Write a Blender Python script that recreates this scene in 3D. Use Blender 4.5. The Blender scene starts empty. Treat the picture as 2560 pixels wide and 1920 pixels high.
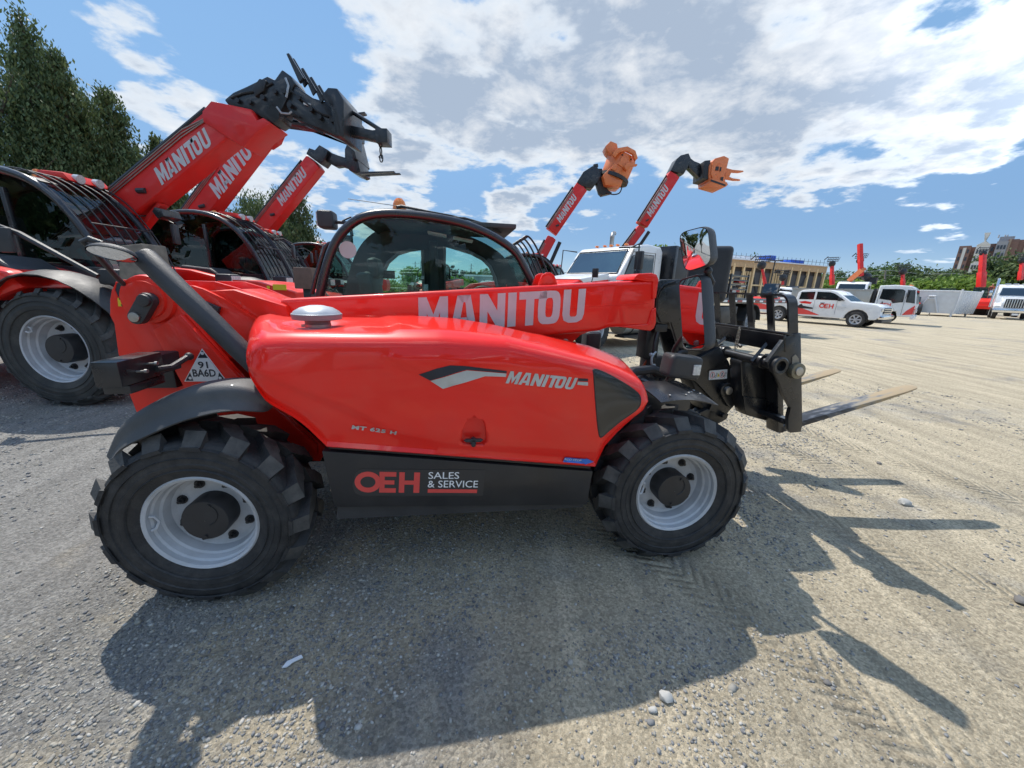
import bpy, bmesh, math, random
import numpy as np
from mathutils import Vector, Matrix, noise
from mathutils.bvhtree import BVHTree
R = math.radians
SC = bpy.context.scene
COL = SC.collection
rnd = random.Random(7)

# ------------------------------------------------------------------ camera
F_, PIT, ROL, CH = 924.0, R(14.8), R(1.9), 1.463
_f = Vector((0, math.cos(PIT), -math.sin(PIT)))
_u = Vector((0, math.sin(PIT), math.cos(PIT)))
_x = Vector((1, 0, 0))
CX = _x * math.cos(ROL) + _u * math.sin(ROL)
CU = _u * math.cos(ROL) - _x * math.sin(ROL)
cam = bpy.data.objects.new('camera', bpy.data.cameras.new('camera'))
COL.objects.link(cam)
m = Matrix((CX, CU, -_f)).transposed().to_4x4()
m.translation = (0, 0, CH)
cam.matrix_world = m
cam.data.sensor_width = 36
cam.data.lens = F_ / 2560 * 36
cam.data.clip_end = 4000
cam.data.clip_start = .05
SC.camera = cam

def ray(u, v):
    return CX * ((u - 1280) / F_) + CU * ((960 - v) / F_) + _f

def gp(u, v, z=0):
    d = ray(u, v)
    t = (z - CH) / d.z
    return Vector((d.x * t, d.y * t, z))

def wy(u, v, Y):
    d = ray(u, v)
    return Vector((d.x, d.y, d.z)) * (Y / d.y) + Vector((0, 0, CH))

# ------------------------------------------------------------------ materials
MATS = {}
def newmat(name):
    m = bpy.data.materials.new(name)
    m.use_nodes = True
    m.node_tree.nodes.clear()
    MATS[name] = m
    return m, m.node_tree.nodes, m.node_tree.links

def pbr(name, col, rough=.5, metal=0, coat=0, var=.12, scale=6, dirt=None, dirt_amt=0, bump=0, bscale=80, spec=.5, rvar=.1, dirt_scale=3):
    m, N, K = newmat(name)
    out = N.new('ShaderNodeOutputMaterial')
    p = N.new('ShaderNodeBsdfPrincipled')
    K.new(p.outputs[0], out.inputs[0])
    tc = N.new('ShaderNodeTexCoord')
    n = N.new('ShaderNodeTexNoise'); n.inputs['Scale'].default_value = scale; n.inputs['Detail'].default_value = 6
    K.new(tc.outputs['Object'], n.inputs['Vector'])
    mr = N.new('ShaderNodeMapRange'); mr.inputs[1].default_value = .3; mr.inputs[2].default_value = .7
    mr.inputs[3].default_value = 1 - var; mr.inputs[4].default_value = 1 + var
    K.new(n.outputs[0], mr.inputs[0])
    sc = N.new('ShaderNodeVectorMath'); sc.operation = 'SCALE'; sc.inputs[0].default_value = col[:3]
    K.new(mr.outputs[0], sc.inputs['Scale'])
    src = sc.outputs[0]
    if dirt:
        n2 = N.new('ShaderNodeTexNoise'); n2.inputs['Scale'].default_value = dirt_scale; n2.inputs['Detail'].default_value = 9
        n2.inputs['Roughness'].default_value = .65
        K.new(tc.outputs['Object'], n2.inputs['Vector'])
        m2 = N.new('ShaderNodeMapRange'); m2.inputs[1].default_value = .45; m2.inputs[2].default_value = .75
        m2.inputs[3].default_value = 0; m2.inputs[4].default_value = dirt_amt
        K.new(n2.outputs[0], m2.inputs[0])
        mx = N.new('ShaderNodeMix'); mx.data_type = 'RGBA'
        K.new(m2.outputs[0], mx.inputs[0]); K.new(src, mx.inputs[6]); mx.inputs[7].default_value = (*dirt, 1)
        src = mx.outputs[2]
    K.new(src, p.inputs['Base Color'])
    mr3 = N.new('ShaderNodeMapRange'); mr3.inputs[1].default_value = .3; mr3.inputs[2].default_value = .7
    mr3.inputs[3].default_value = max(.02, rough - rvar); mr3.inputs[4].default_value = min(1, rough + rvar)
    K.new(n.outputs[0], mr3.inputs[0]); K.new(mr3.outputs[0], p.inputs['Roughness'])
    p.inputs['Metallic'].default_value = metal
    p.inputs['Specular IOR Level'].default_value = spec
    p.inputs['Coat Weight'].default_value = coat
    p.inputs['Coat Roughness'].default_value = .04
    if bump:
        b = N.new('ShaderNodeBump'); b.inputs['Strength'].default_value = bump; b.inputs['Distance'].default_value = .003
        n3 = N.new('ShaderNodeTexNoise'); n3.inputs['Scale'].default_value = bscale; n3.inputs['Detail'].default_value = 4
        K.new(tc.outputs['Object'], n3.inputs['Vector']); K.new(n3.outputs[0], b.inputs['Height'])
        K.new(b.outputs[0], p.inputs['Normal'])
    return m

def glass(name, tint, gloss=.12, rough=.01, opac=0):
    m, N, K = newmat(name)
    out = N.new('ShaderNodeOutputMaterial')
    t = N.new('ShaderNodeBsdfTransparent'); t.inputs[0].default_value = (*tint, 1)
    g = N.new('ShaderNodeBsdfGlossy'); g.inputs['Roughness'].default_value = rough
    lw = N.new('ShaderNodeLayerWeight'); lw.inputs[0].default_value = .25
    mr = N.new('ShaderNodeMapRange'); mr.inputs[3].default_value = gloss; mr.inputs[4].default_value = .6
    mr.inputs[1].default_value = .4; mr.inputs[2].default_value = 1
    K.new(lw.outputs['Facing'], mr.inputs[0])
    mx = N.new('ShaderNodeMixShader')
    K.new(mr.outputs[0], mx.inputs[0]); K.new(t.outputs[0], mx.inputs[1]); K.new(g.outputs[0], mx.inputs[2])
    K.new(mx.outputs[0], out.inputs[0])
    return m

RED = pbr('red_paint', (.88, .017, .008), .36, coat=.6, var=.04, scale=2, rvar=.05, dirt=(.50, .16, .12), dirt_amt=.16, dirt_scale=2.2, spec=.2)
RED2 = pbr('red_chassis_paint', (.84, .024, .010), .42, coat=.25, spec=.25, var=.06, scale=3, dirt=(.25, .10, .07), dirt_amt=.25, bump=.15, bscale=40)
REDFAR = pbr('red_boom_paint', (.70, .022, .018), .42, coat=.25, spec=.3, var=.08, scale=2, dirt=(.3, .12, .1), dirt_amt=.2)
BLK = pbr('black_steel', (.012, .013, .016), .33, coat=.25, var=.25, scale=8, dirt=(.13, .115, .10), dirt_amt=.22, bump=.2, bscale=60)
BLKM = pbr('matt_black_paint', (.018, .018, .020), .45, var=.2, scale=5, dirt=(.12, .11, .10), dirt_amt=.15, bump=.15)
PLAS = pbr('black_plastic', (.032, .033, .036), .5, var=.12, scale=6, dirt=(.16, .15, .14), dirt_amt=.15, bump=.5, bscale=400)
PLASL = pbr('sunlit_grey_plastic', (.060, .062, .064), .55, var=.12, scale=6, dirt=(.2, .19, .175), dirt_amt=.3, bump=.5, bscale=300)  # mudguard plastic: its sunlit grey is put into the base colour
PLASG = pbr('grey_plastic', (.20, .205, .215), .42, var=.06, bump=.1)
RUB = pbr('tyre_rubber', (.024, .024, .025), .66, var=.35, scale=9, dirt=(.12, .11, .10), dirt_amt=.35, dirt_scale=14, bump=.8, bscale=120)
RUBT = pbr('dusty_tread_faces', (.062, .060, .057), .8, var=.35, scale=20, dirt=(.16, .15, .135), dirt_amt=.6, dirt_scale=12, bump=.6, bscale=90)
RUBG = pbr('dusty_tyre_rubber', (.04, .04, .038), .8, var=.3, scale=5, dirt=(.15, .14, .12), dirt_amt=.5, bump=.5, bscale=50)
RIM = pbr('grey_rim_paint', (.52, .53, .55), .42, metal=0, coat=.15, var=.07, scale=8, dirt=(.22, .2, .17), dirt_amt=.45, dirt_scale=6)
STEEL = pbr('bare_steel', (.45, .44, .42), .38, metal=.9, var=.25, scale=12, dirt=(.25, .18, .1), dirt_amt=.35)
CHROME = pbr('chrome', (.75, .76, .78), .12, metal=1, var=.05)
GALV = pbr('galvanised_cap', (.42, .44, .46), .42, metal=.25, var=.1, scale=14)
SILV = pbr('silver_lettering', (.48, .49, .48), .38, metal=.25, var=.12, scale=18, dirt=(.35, .32, .3), dirt_amt=.4, dirt_scale=9)
SILVB = pbr('boom_lettering', (.56, .56, .56), .45, var=.08, scale=9)
WHT = pbr('white_paint', (.78, .79, .80), .3, coat=.4, var=.04, scale=2, dirt=(.5, .48, .44), dirt_amt=.2)
WHTM = pbr('white_decal', (.80, .80, .80), .45, var=.03)
INK = pbr('black_ink', (.015, .018, .03), .4, var=.1)
BLUE = pbr('blue_decal', (.02, .13, .5), .3, var=.3, scale=40)
YEL = pbr('yellow_decal', (.75, .55, .02), .4, var=.06)
REDD = pbr('red_decal', (.72, .07, .06), .4, var=.04)
ORG = pbr('orange_machine_paint', (.78, .2, .05), .4, coat=.2, var=.1, scale=3, dirt=(.3, .12, .06), dirt_amt=.3)
AMB = pbr('amber_lens', (.9, .22, .01), .2, coat=.6, var=.15, scale=30)
CLR = pbr('lamp_lens', (.62, .62, .6), .12, coat=.8, var=.25, scale=60)
REDL = pbr('red_tail_lens', (.4, .02, .015), .2, coat=.5)
RUST = pbr('worn_fork_steel', (.36, .25, .12), .5, metal=.2, var=.35, scale=14, dirt=(.035, .035, .04), dirt_amt=1.6, dirt_scale=4, bump=.3)
# fork steel: bare and rusty towards the tip, black paint left near the heel
FKM, _N, _K = newmat('worn_fork_paint')
_o = _N.new('ShaderNodeOutputMaterial'); _p = _N.new('ShaderNodeBsdfPrincipled'); _K.new(_p.outputs[0], _o.inputs[0]); _t = _N.new('ShaderNodeTexCoord')
_s = _N.new('ShaderNodeSeparateXYZ'); _K.new(_t.outputs['Object'], _s.inputs[0])
_n = _N.new('ShaderNodeTexNoise'); _n.inputs['Scale'].default_value = 9; _n.inputs['Detail'].default_value = 8; _m = _N.new('ShaderNodeMapping'); _m.inputs['Scale'].default_value = (1, 3, 3); _K.new(_t.outputs['Object'], _m.inputs[0]); _K.new(_m.outputs[0], _n.inputs['Vector'])
_a = _N.new('ShaderNodeMath'); _a.operation = 'MULTIPLY_ADD'; _K.new(_n.outputs[0], _a.inputs[0]); _a.inputs[1].default_value = 1.5; _K.new(_s.outputs[0], _a.inputs[2])
_r = _N.new('ShaderNodeMapRange'); _r.inputs[1].default_value = 3.25; _r.inputs[2].default_value = 3.85; _K.new(_a.outputs[0], _r.inputs[0])
_c = _N.new('ShaderNodeValToRGB'); _K.new(_r.outputs[0], _c.inputs[0]); _c.color_ramp.elements[0].color = (.025, .028, .035, 1); _c.color_ramp.elements[1].color = (.38, .28, .16, 1)
_e = _c.color_ramp.elements.new(.35); _e.color = (.10, .11, .13, 1); _e = _c.color_ramp.elements.new(.6); _e.color = (.27, .24, .19, 1)
_K.new(_c.outputs[0], _p.inputs['Base Color']); _p.inputs['Roughness'].default_value = .45; _p.inputs['Metallic'].default_value = .15
WOOD = pbr('weathered_timber', (.21, .18, .14), .8, var=.35, scale=14, dirt=(.1, .09, .07), dirt_amt=.5, bump=.8, bscale=60)
BRWN = pbr('brown_block', (.16, .10, .075), .8, var=.2, scale=20, bump=.6)
LUMB = pbr('new_lumber', (.58, .40, .22), .75, var=.12, scale=3)
OSB = pbr('sheathing_board', (.50, .33, .18), .8, var=.18, scale=3)
TARP = pbr('grey_mesh_tarp', (.07, .068, .07), .8, var=.2)
BTARP = pbr('blue_tarp', (.01, .09, .5), .5, var=.15)
ROOFW = pbr('white_roof_wrap', (.72, .74, .77), .5, var=.08)
CONC = pbr('concrete', (.42, .41, .38), .85, var=.15, scale=2, bump=.3, bscale=20)
ALU = pbr('dirty_aluminium', (.50, .49, .45), .4, metal=.5, var=.15, scale=3, dirt=(.28, .24, .18), dirt_amt=.5)
GRYP = pbr('grey_interior_plastic', (.055, .058, .06), .6, var=.15)
SKIN = pbr('skin', (.42, .22, .15), .5, var=.08, scale=20)
NAVY = pbr('navy_cloth', (.015, .02, .06), .8, var=.2, scale=30, bump=.4)
CAPR = pbr('faded_cap_cloth', (.30, .14, .14), .8, var=.2)
HIVIS = pbr('orange_cloth', (.6, .16, .09), .8, var=.2)
HOSE = pbr('orange_hose', (.45, .10, .035), .5, var=.2, scale=20)
GLASS = glass('green_tinted_glass', (.80, .92, .89), .022)
GLASSD = glass('dark_tinted_glass', (.50, .55, .55), .05)
GLASSW = glass('windscreen_glass', (.52, .68, .68), .13)
GLASSB = glass('very_dark_glass', (.05, .06, .07), .12)
DKW = pbr('dark_window', (.012, .016, .018), .06, coat=1, var=.1, rvar=.02)
MIR, _N, _K = newmat('mirror_glass')
_o = _N.new('ShaderNodeOutputMaterial'); _g = _N.new('ShaderNodeBsdfGlossy')
_g.inputs[0].default_value = (.82, .84, .86, 1); _g.inputs['Roughness'].default_value = .004
_K.new(_g.outputs[0], _o.inputs[0])

# ------------------------------------------------------------------ mesh builder
def link(name, data, parent=None, mat=None):
    o = bpy.data.objects.new(name, data)
    COL.objects.link(o)
    if parent is not None: o.parent = parent
    if mat is not None and data is not None:
        if not data.materials: data.materials.append(mat)
    return o

class MB:
    def __init__(s): s.bm = bmesh.new()
    def _xf(s, vs, rot=None, loc=None):
        if rot is not None:
            M_ = rot if isinstance(rot, Matrix) else Matrix.Rotation(rot[1], 3, rot[0])
            for v in vs: v.co = M_ @ v.co
        if loc is not None:
            L_ = Vector(loc)
            for v in vs: v.co += L_
        return vs
    def box(s, c, d, rot=None):
        r = bmesh.ops.create_cube(s.bm, size=1)['verts']
        for v in r: v.co = Vector((v.co.x * d[0], v.co.y * d[1], v.co.z * d[2]))
        s._xf(r, rot, c); return s
    def prism(s, pts, a, b, ax='y'):
        # polygon extruded along an axis; pts are the other two coordinates
        def mk(p, t):
            if ax == 'y': return (p[0], t, p[1])
            if ax == 'x': return (t, p[0], p[1])
            return (p[0], p[1], t)
        A = [s.bm.verts.new(mk(p, a)) for p in pts]; B_ = [s.bm.verts.new(mk(p, b)) for p in pts]
        n = len(pts)
        try:
            s.bm.faces.new(A); s.bm.faces.new(B_[::-1])
        except ValueError: pass
        for i in range(n):
            s.bm.faces.new((A[i], B_[i], B_[(i + 1) % n], A[(i + 1) % n]))
        return s
    def cyl(s, p0, p1, r0, r1=None, n=16):
        p0, p1 = Vector(p0), Vector(p1); r1 = r0 if r1 is None else r1
        d = p1 - p0; L_ = d.length
        if L_ < 1e-6: return s
        q = d.to_track_quat('Z', 'Y').to_matrix()
        r = bmesh.ops.create_cone(s.bm, cap_ends=True, segments=n, radius1=r0, radius2=r1, depth=L_)['verts']
        s._xf(r, q, (p0 + p1) / 2); return s
    def tube(s, path, r, n=8, close=False):
        path = [Vector(p) for p in path]
        rings = []; k = len(path); prev = None
        for i, p in enumerate(path):
            if close: t = path[(i + 1) % k] - path[i - 1]
            else: t = path[min(i + 1, k - 1)] - path[max(i - 1, 0)]
            t.normalize()
            if prev is None:
                a = Vector((0, 0, 1)) if abs(t.z) < .9 else Vector((1, 0, 0))
                prev = (a - t * a.dot(t)).normalized()
            else: prev = (prev - t * prev.dot(t)).normalized()
            b = t.cross(prev)
            rr = r[i] if isinstance(r, (list, tuple)) else r
            rings.append([s.bm.verts.new(p + (prev * math.cos(2 * math.pi * j / n) + b * math.sin(2 * math.pi * j / n)) * rr) for j in range(n)])
        for i in range(k if close else k - 1):
            A, B_ = rings[i], rings[(i + 1) % k]
            for j in range(n): s.bm.faces.new((A[j], A[(j + 1) % n], B_[(j + 1) % n], B_[j]))
        if not close:
            s.bm.faces.new(rings[0][::-1]); s.bm.faces.new(rings[-1])
        return s
    def lathe(s, prof, n=48, ax='y', c=(0, 0, 0), caps=False):
        # prof: (radius, along axis)
        rings = []
        for r, t in prof:
            ring = []
            for j in range(n):
                a = 2 * math.pi * j / n
                if ax == 'y': co = (r * math.cos(a), t, r * math.sin(a))
                elif ax == 'z': co = (r * math.cos(a), r * math.sin(a), t)
                else: co = (t, r * math.cos(a), r * math.sin(a))
                ring.append(s.bm.verts.new(Vector(co) + Vector(c)))
            rings.append(ring)
        for A, B_ in zip(rings, rings[1:]):
            for j in range(n): s.bm.faces.new((A[j], A[(j + 1) % n], B_[(j + 1) % n], B_[j]))
        if caps:
            s.bm.faces.new(rings[0][::-1]); s.bm.faces.new(rings[-1])
        return s
    def grid(s, rows, closed=False, caps=False):
        V = [[s.bm.verts.new(p) for p in row] for row in rows]
        n = len(V[0])
        for A, B_ in zip(V, V[1:]):
            for j in range(n if closed else n - 1):
                s.bm.faces.new((A[j], A[(j + 1) % n], B_[(j + 1) % n], B_[j]))
        if caps:
            s.bm.faces.new(V[0][::-1]); s.bm.faces.new(V[-1])
        return s
    def quad(s, *p):
        s.bm.faces.new([s.bm.verts.new(q) for q in p]); return s
    def ball(s, c, r, seg=16, rot=None):
        rr = r if isinstance(r, (list, tuple)) else (r, r, r)
        v = bmesh.ops.create_uvsphere(s.bm, u_segments=seg, v_segments=max(6, seg // 2), radius=1)['verts']
        for q in v: q.co = Vector((q.co.x * rr[0], q.co.y * rr[1], q.co.z * rr[2]))
        s._xf(v, rot, c); return s
    def mesh(s, name, mat, ang=32, bevel=0, seg=2, fixn=True):
        if fixn: bmesh.ops.recalc_face_normals(s.bm, faces=s.bm.faces)
        if bevel:
            es = [e for e in s.bm.edges if len(e.link_faces) == 2 and e.calc_face_angle(0) > R(28)]
            if es:
                bmesh.ops.bevel(s.bm, geom=es, offset=bevel, segments=seg, profile=.6, affect='EDGES', clamp_overlap=True)
        for f in s.bm.faces: f.smooth = True
        for e in s.bm.edges:
            e.smooth = len(e.link_faces) == 2 and e.calc_face_angle(0) < R(ang)
        me = bpy.data.meshes.new(name)
        s.bm.to_mesh(me); s.bm.free()
        if mat: me.materials.append(mat)
        return me
    def done(s, name, mat, parent=None, bevel=0, ang=32, seg=2, loc=None, rot=None, label=None):
        o = link(name, s.mesh(name, mat, ang, bevel, seg), parent)
        if loc is not None: o.location = loc
        if rot is not None: o.rotation_euler = rot
        if label: o['label'] = label
        return o

def thing(name, label, cat, loc=(0, 0, 0), rz=0, group=None):
    o = bpy.data.objects.new(name, None); COL.objects.link(o)
    o.empty_display_size = .2
    o.location = loc; o.rotation_euler = (0, 0, rz)
    o['label'] = label; o['category'] = cat
    if group: o['group'] = group
    return o

def tag(o, label, cat, group=None, kind=None):
    if label: o['label'] = label
    if cat: o['category'] = cat
    if group: o['group'] = group
    if kind: o['kind'] = kind
    return o

def copy_tree(o, parent=None, label=None, group=None, loc=None, rz=None):
    c = o.copy(); COL.objects.link(c); c.parent = parent
    if label: c['label'] = label
    if group: c['group'] = group
    if loc is not None: c.location = loc
    if rz is not None: c.rotation_euler = (0, 0, rz)
    for ch in list(o.children): copy_tree(ch, c)
    return c

def spline(pts, n=6, close=False):
    P = [Vector(p) for p in pts]; out = []; k = len(P)
    rng = range(k) if close else range(k - 1)
    for i in rng:
        p0 = P[i - 1] if (i > 0 or close) else P[0]
        p1, p2 = P[i], P[(i + 1) % k]
        p3 = P[(i + 2) % k] if (i + 2 < k or close) else P[-1]
        for j in range(n):
            t = j / n
            out.append(.5 * ((2 * p1) + (p2 - p0) * t + (2 * p0 - 5 * p1 + 4 * p2 - p3) * t * t + (3 * p1 - p0 - 3 * p2 + p3) * t ** 3))
    if not close: out.append(P[-1])
    return out

def rrect(w, h, r, n=5, cx=0, cy=0):
    o = []
    for sx, sy, a0 in ((1, 1, 0), (-1, 1, 90), (-1, -1, 180), (1, -1, 270)):
        for i in range(n + 1):
            a = R(a0 + 90 * i / n)
            o.append((cx + sx * (w / 2 - r) + r * math.cos(a), cy + sy * (h / 2 - r) + r * math.sin(a)))
    return o

def interp(tab, x):
    if x <= tab[0][0]: return tab[0][1]
    for (a, b), (c, d) in zip(tab, tab[1:]):
        if x <= c: return b + (d - b) * (x - a) / (c - a) if c > a else d
    return tab[-1][1]

# lettering ---------------------------------------------------------------
def text_polys(s, size=1, bold=.0, spacing=1.0, shear=0):
    cu = bpy.data.curves.new('t', 'FONT'); cu.body = s; cu.size = size; cu.offset = bold
    cu.space_character = spacing; cu.shear = shear; cu.resolution_u = 3; cu.fill_mode = 'FRONT'
    ob = bpy.data.objects.new('t', cu); COL.objects.link(ob)
    bpy.context.view_layer.update()
    me = bpy.data.meshes.new_from_object(ob.evaluated_get(bpy.context.evaluated_depsgraph_get()))
    bpy.data.objects.remove(ob)
    xs = [v.co.x for v in me.vertices]; ys = [v.co.y for v in me.vertices]
    V = [(v.co.x - min(xs), v.co.y - min(ys)) for v in me.vertices]
    Fc = [tuple(p.vertices) for p in me.polygons]
    w, h = max(xs) - min(xs), max(ys) - min(ys)
    return V, Fc, w, h

def block_word():
    # heavy block capitals, each a list of convex-ish quads on a 1-high grid; returns verts/faces, width
    Q = []
    def q(*p): Q.append(p)
    x = 0
    # M
    q((0, 0), (.22, 0), (.22, 1), (0, 1)); q((.58, 0), (.80, 0), (.80, 1), (.58, 1))
    q((.22, 1), (.22, .55), (.40, .02), (.40, .5)); q((.40, .5), (.40, .02), (.58, .55), (.58, 1))
    # A
    x = .86
    q((x, 0), (x + .22, 0), (x + .40, 1), (x + .20, 1)); q((x + .40, 1), (x + .50, 0), (x + .74, 0), (x + .56, 1)); q((x + .18, .18), (x + .52, .18), (x + .50, .36), (x + .22, .36))
    q((x + .20, 1), (x + .34, .8), (x + .44, .8), (x + .56, 1))
    # N
    x = 1.68
    q((x, 0), (x + .22, 0), (x + .22, 1), (x, 1)); q((x + .50, 0), (x + .72, 0), (x + .72, 1), (x + .50, 1)); q((x + .22, 1), (x + .22, .5), (x + .50, 0), (x + .50, .5))
    # I
    x = 2.48; q((x, 0), (x + .24, 0), (x + .24, 1), (x, 1))
    # T bar joined with O
    x = 2.80
    q((x, .78), (x + .62, .78), (x + .62, 1), (x, 1)); q((x + .20, 0), (x + .44, 0), (x + .44, .78), (x + .20, .78))
    # O as ring
    def ring(cx, w, h0, h1, t, cut=False, full=True):
        import math as mm
        n = 20; rr = w / 2
        out, inn = [], []
        for i in range(n):
            a = 2 * mm.pi * i / n
            sx = mm.copysign(abs(mm.cos(a)) ** .55, mm.cos(a)); sy = mm.copysign(abs(mm.sin(a)) ** .55, mm.sin(a))
            out.append((cx + sx * rr, (h0 + h1) / 2 + sy * (h1 - h0) / 2))
            inn.append((cx + sx * (rr - t), (h0 + h1) / 2 + sy * ((h1 - h0) / 2 - t * .95)))
        for i in range(n):
            j = (i + 1) % n
            q(inn[i], out[i], out[j], inn[j])
    ring(3.69, .66, 0, 1, .22); q((3.40, .78), (3.6, .78), (3.6, 1), (3.40, 1))
    # U
    x = 4.10
    q((x, .25), (x + .22, .25), (x + .22, 1), (x, 1)); q((x + .44, .25), (x + .66, .25), (x + .66, 1), (x + .44, 1))
    q((x, .25), (x + .05, .08), (x + .24, .2), (x + .22, .25)); q((x + .05, .08), (x + .2, 0), (x + .27, .18), (x + .24, .2))
    q((x + .2, 0), (x + .46, 0), (x + .39, .18), (x + .27, .18)); q((x + .46, 0), (x + .61, .08), (x + .42, .2), (x + .39, .18)); q((x + .61, .08), (x + .66, .25), (x + .44, .25), (x + .42, .2))
    V, Fc = [], []
    for qd in Q:
        i = len(V); V += list(qd); Fc.append(tuple(range(i, i + len(qd))))
    return V, Fc, 4.76, 1.0
BWORD = block_word()

def oeh_word():
    Q = []
    n = 24
    for i in range(n):
        a, b = 2 * math.pi * i / n, 2 * math.pi * (i + 1) / n
        Q.append([(.5 + .3 * math.cos(a), .5 + .27 * math.sin(a)), (.5 + .52 * math.cos(a), .5 + .5 * math.sin(a)), (.5 + .52 * math.cos(b), .5 + .5 * math.sin(b)), (.5 + .3 * math.cos(b), .5 + .27 * math.sin(b))])
    def q(x0, y0, x1, y1): Q.append([(x0, y0), (x1, y0), (x1, y1), (x0, y1)])
    q(.95, .0, 1.62, .22); q(1.0, .40, 1.55, .60); q(.95, .78, 1.62, 1.0); q(.96, .20, 1.16, .40); q(.96, .60, 1.16, .80)
    q(1.74, 0, 1.96, 1); q(2.34, 0, 2.58, 1); q(1.96, .4, 2.34, .6)
    V, Fc = [], []
    for qd in Q:
        i = len(V); V += qd; Fc.append(tuple(range(i, i + 4)))
    return V, Fc, 2.58, 1.0
OEH = oeh_word()

def decal(name, polys, org, ux, uy, w, mat, parent, bvh=None, dirv=(0, 1, 0), off=.0025, h=None, shear=0, maxlen=.05):
    # polys placed with lower-left at org, width w along ux, height scaled by ratio (or h) along uy
    V, Fc, W_, H_ = polys
    org, ux, uy = Vector(org), Vector(ux).normalized(), Vector(uy).normalized()
    s = w / W_; sy = s if h is None else h / H_
    bm = bmesh.new()
    vs = [bm.verts.new(org + ux * (p[0] * s + shear * p[1] * sy) + uy * (p[1] * sy)) for p in V]
    for f in Fc:
        try: bm.faces.new([vs[i] for i in f])
        except ValueError: pass
    if bvh:
        for _ in range(3):
            bmesh.ops.triangulate(bm, faces=bm.faces)
            le = [e for e in bm.edges if e.calc_length() > maxlen]
            if not le: break
            bmesh.ops.subdivide_edges(bm, edges=le, cuts=1)
        d = Vector(dirv).normalized()
        for v in bm.verts:
            hit = bvh.ray_cast(v.co - d * .5, d)
            if hit[0] is not None: v.co = hit[0] - d * off
    me = bpy.data.meshes.new(name)
    bmesh.ops.recalc_face_normals(bm, faces=bm.faces)
    bm.to_mesh(me); bm.free()
    me.materials.append(mat)
    return link(name, me, parent)

def poly_decal(name, pts, mat, parent, bvh=None, dirv=(0, 1, 0), off=.0025, maxlen=.05):
    # pts are 3-D, single polygon
    bm = bmesh.new()
    bm.faces.new([bm.verts.new(p) for p in pts])
    if bvh:
        bmesh.ops.triangulate(bm, faces=bm.faces)
        for _ in range(4):
            le = [e for e in bm.edges if e.calc_length() > maxlen]
            if not le: break
            bmesh.ops.subdivide_edges(bm, edges=le, cuts=1)
            bmesh.ops.triangulate(bm, faces=bm.faces)
        d = Vector(dirv).normalized()
        for v in bm.verts:
            hit = bvh.ray_cast(v.co - d * .5, d)
            if hit[0] is not None: v.co = hit[0] - d * off
    for f in bm.faces: f.smooth = True
    me = bpy.data.meshes.new(name); bm.to_mesh(me); bm.free()
    me.materials.append(mat)
    return link(name, me, parent)

def bvh_of(o):
    me = o.data
    return BVHTree.FromPolygons([v.co.copy() for v in me.vertices], [tuple(p.vertices) for p in me.polygons])

# wheels ------------------------------------------------------------------
_WC = {}
def tyre_mesh(key, Rt, Rr, W, lug, nl, style, mat):
    # axis y; outer face at y=-W/2 ; Rt = overall radius
    if key in _WC: return _WC[key]
    b = MB(); Rc = Rt - lug; h = W / 2
    prof = [(Rr - .004, -h * .80), (Rr + .012, -h * .88), (Rr + .03, -h * .93), (Rr + (Rc - Rr) * .35, -h * 1.0), (Rr + (Rc - Rr) * .45, -h * 1.02), (Rr + (Rc - Rr) * .47, -h * 1.0), (Rr + (Rc - Rr) * .75, -h * 1.0),
            (Rc - (Rc - Rr) * .1, -h * .95), (Rc - .004, -h * .86), (Rc, -h * .6), (Rc + .004, 0)]
    prof += [(r, -t) for r, t in prof[-2::-1]]
    b.lathe(prof, 72)
    for rr0 in ((.30, .62, .86) if style != 'road' else ()):
        r_ = Rr + (Rc - Rr) * rr0
        b.lathe([(r_ - .004, -h * .99), (r_, -h * 1.035), (r_ + .004, -h * .99)], 72)
    def lugblock(path, wd, r_top, r_bot):
        # path: list (angle, y); wd tangential width
        ringsv = []
        for i, (a, y) in enumerate(path):
            ed = abs(y) / h
            rt = r_top - max(0, ed - .8) * .12 * Rt * .35
            rb = r_bot if ed < .95 else r_bot - .05 * Rt
            if ed >= .95: rt = Rc - .012
            da = wd / Rt / 2
            db = da * 1.25
            pts = []
            for (aa, rr) in ((a - db, rb), (a - da, rt), (a + da, rt), (a + db, rb)):
                pts.append(b.bm.verts.new((rr * math.cos(aa), y, rr * math.sin(aa))))
            ringsv.append(pts)
        for A, B_ in zip(ringsv, ringsv[1:]):
            for j in range(3):
                f_ = b.bm.faces.new((A[j], A[j + 1], B_[j + 1], B_[j])); f_.material_index = 1 if j == 1 and style != 'road' else 0
        b.bm.faces.new(ringsv[0]); b.bm.faces.new(ringsv[-1][::-1])
    st = 2 * math.pi / nl
    for side in (-1, 1):
        for k in range(nl):
            a0 = k * st + (st / 2 if side > 0 else 0)
            if style == 'r4':
                P = [(0, 1.06), (0, 1.0), (0, .72), (.33 * st, .42), (.36 * st, .30), (.62 * st, .02)]
            elif style == 'ag':
                P = [(0, 1.04), (0, .98), (.10 * st, .75), (.45 * st, .4), (.95 * st, .0)]
            else:
                P = [(0, 1.0), (0, .55), (.1 * st, .45)]
            lugblock([(a0 + a, side * y * h) for a, y in P], (.46 if style == 'r4' else .27 if style == 'ag' else .62) * st * Rt, Rt, Rc - .006)
    me = b.mesh('tyre', mat, 40); me.materials.append(RUBT)
    _WC[key] = me
    return me

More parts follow.
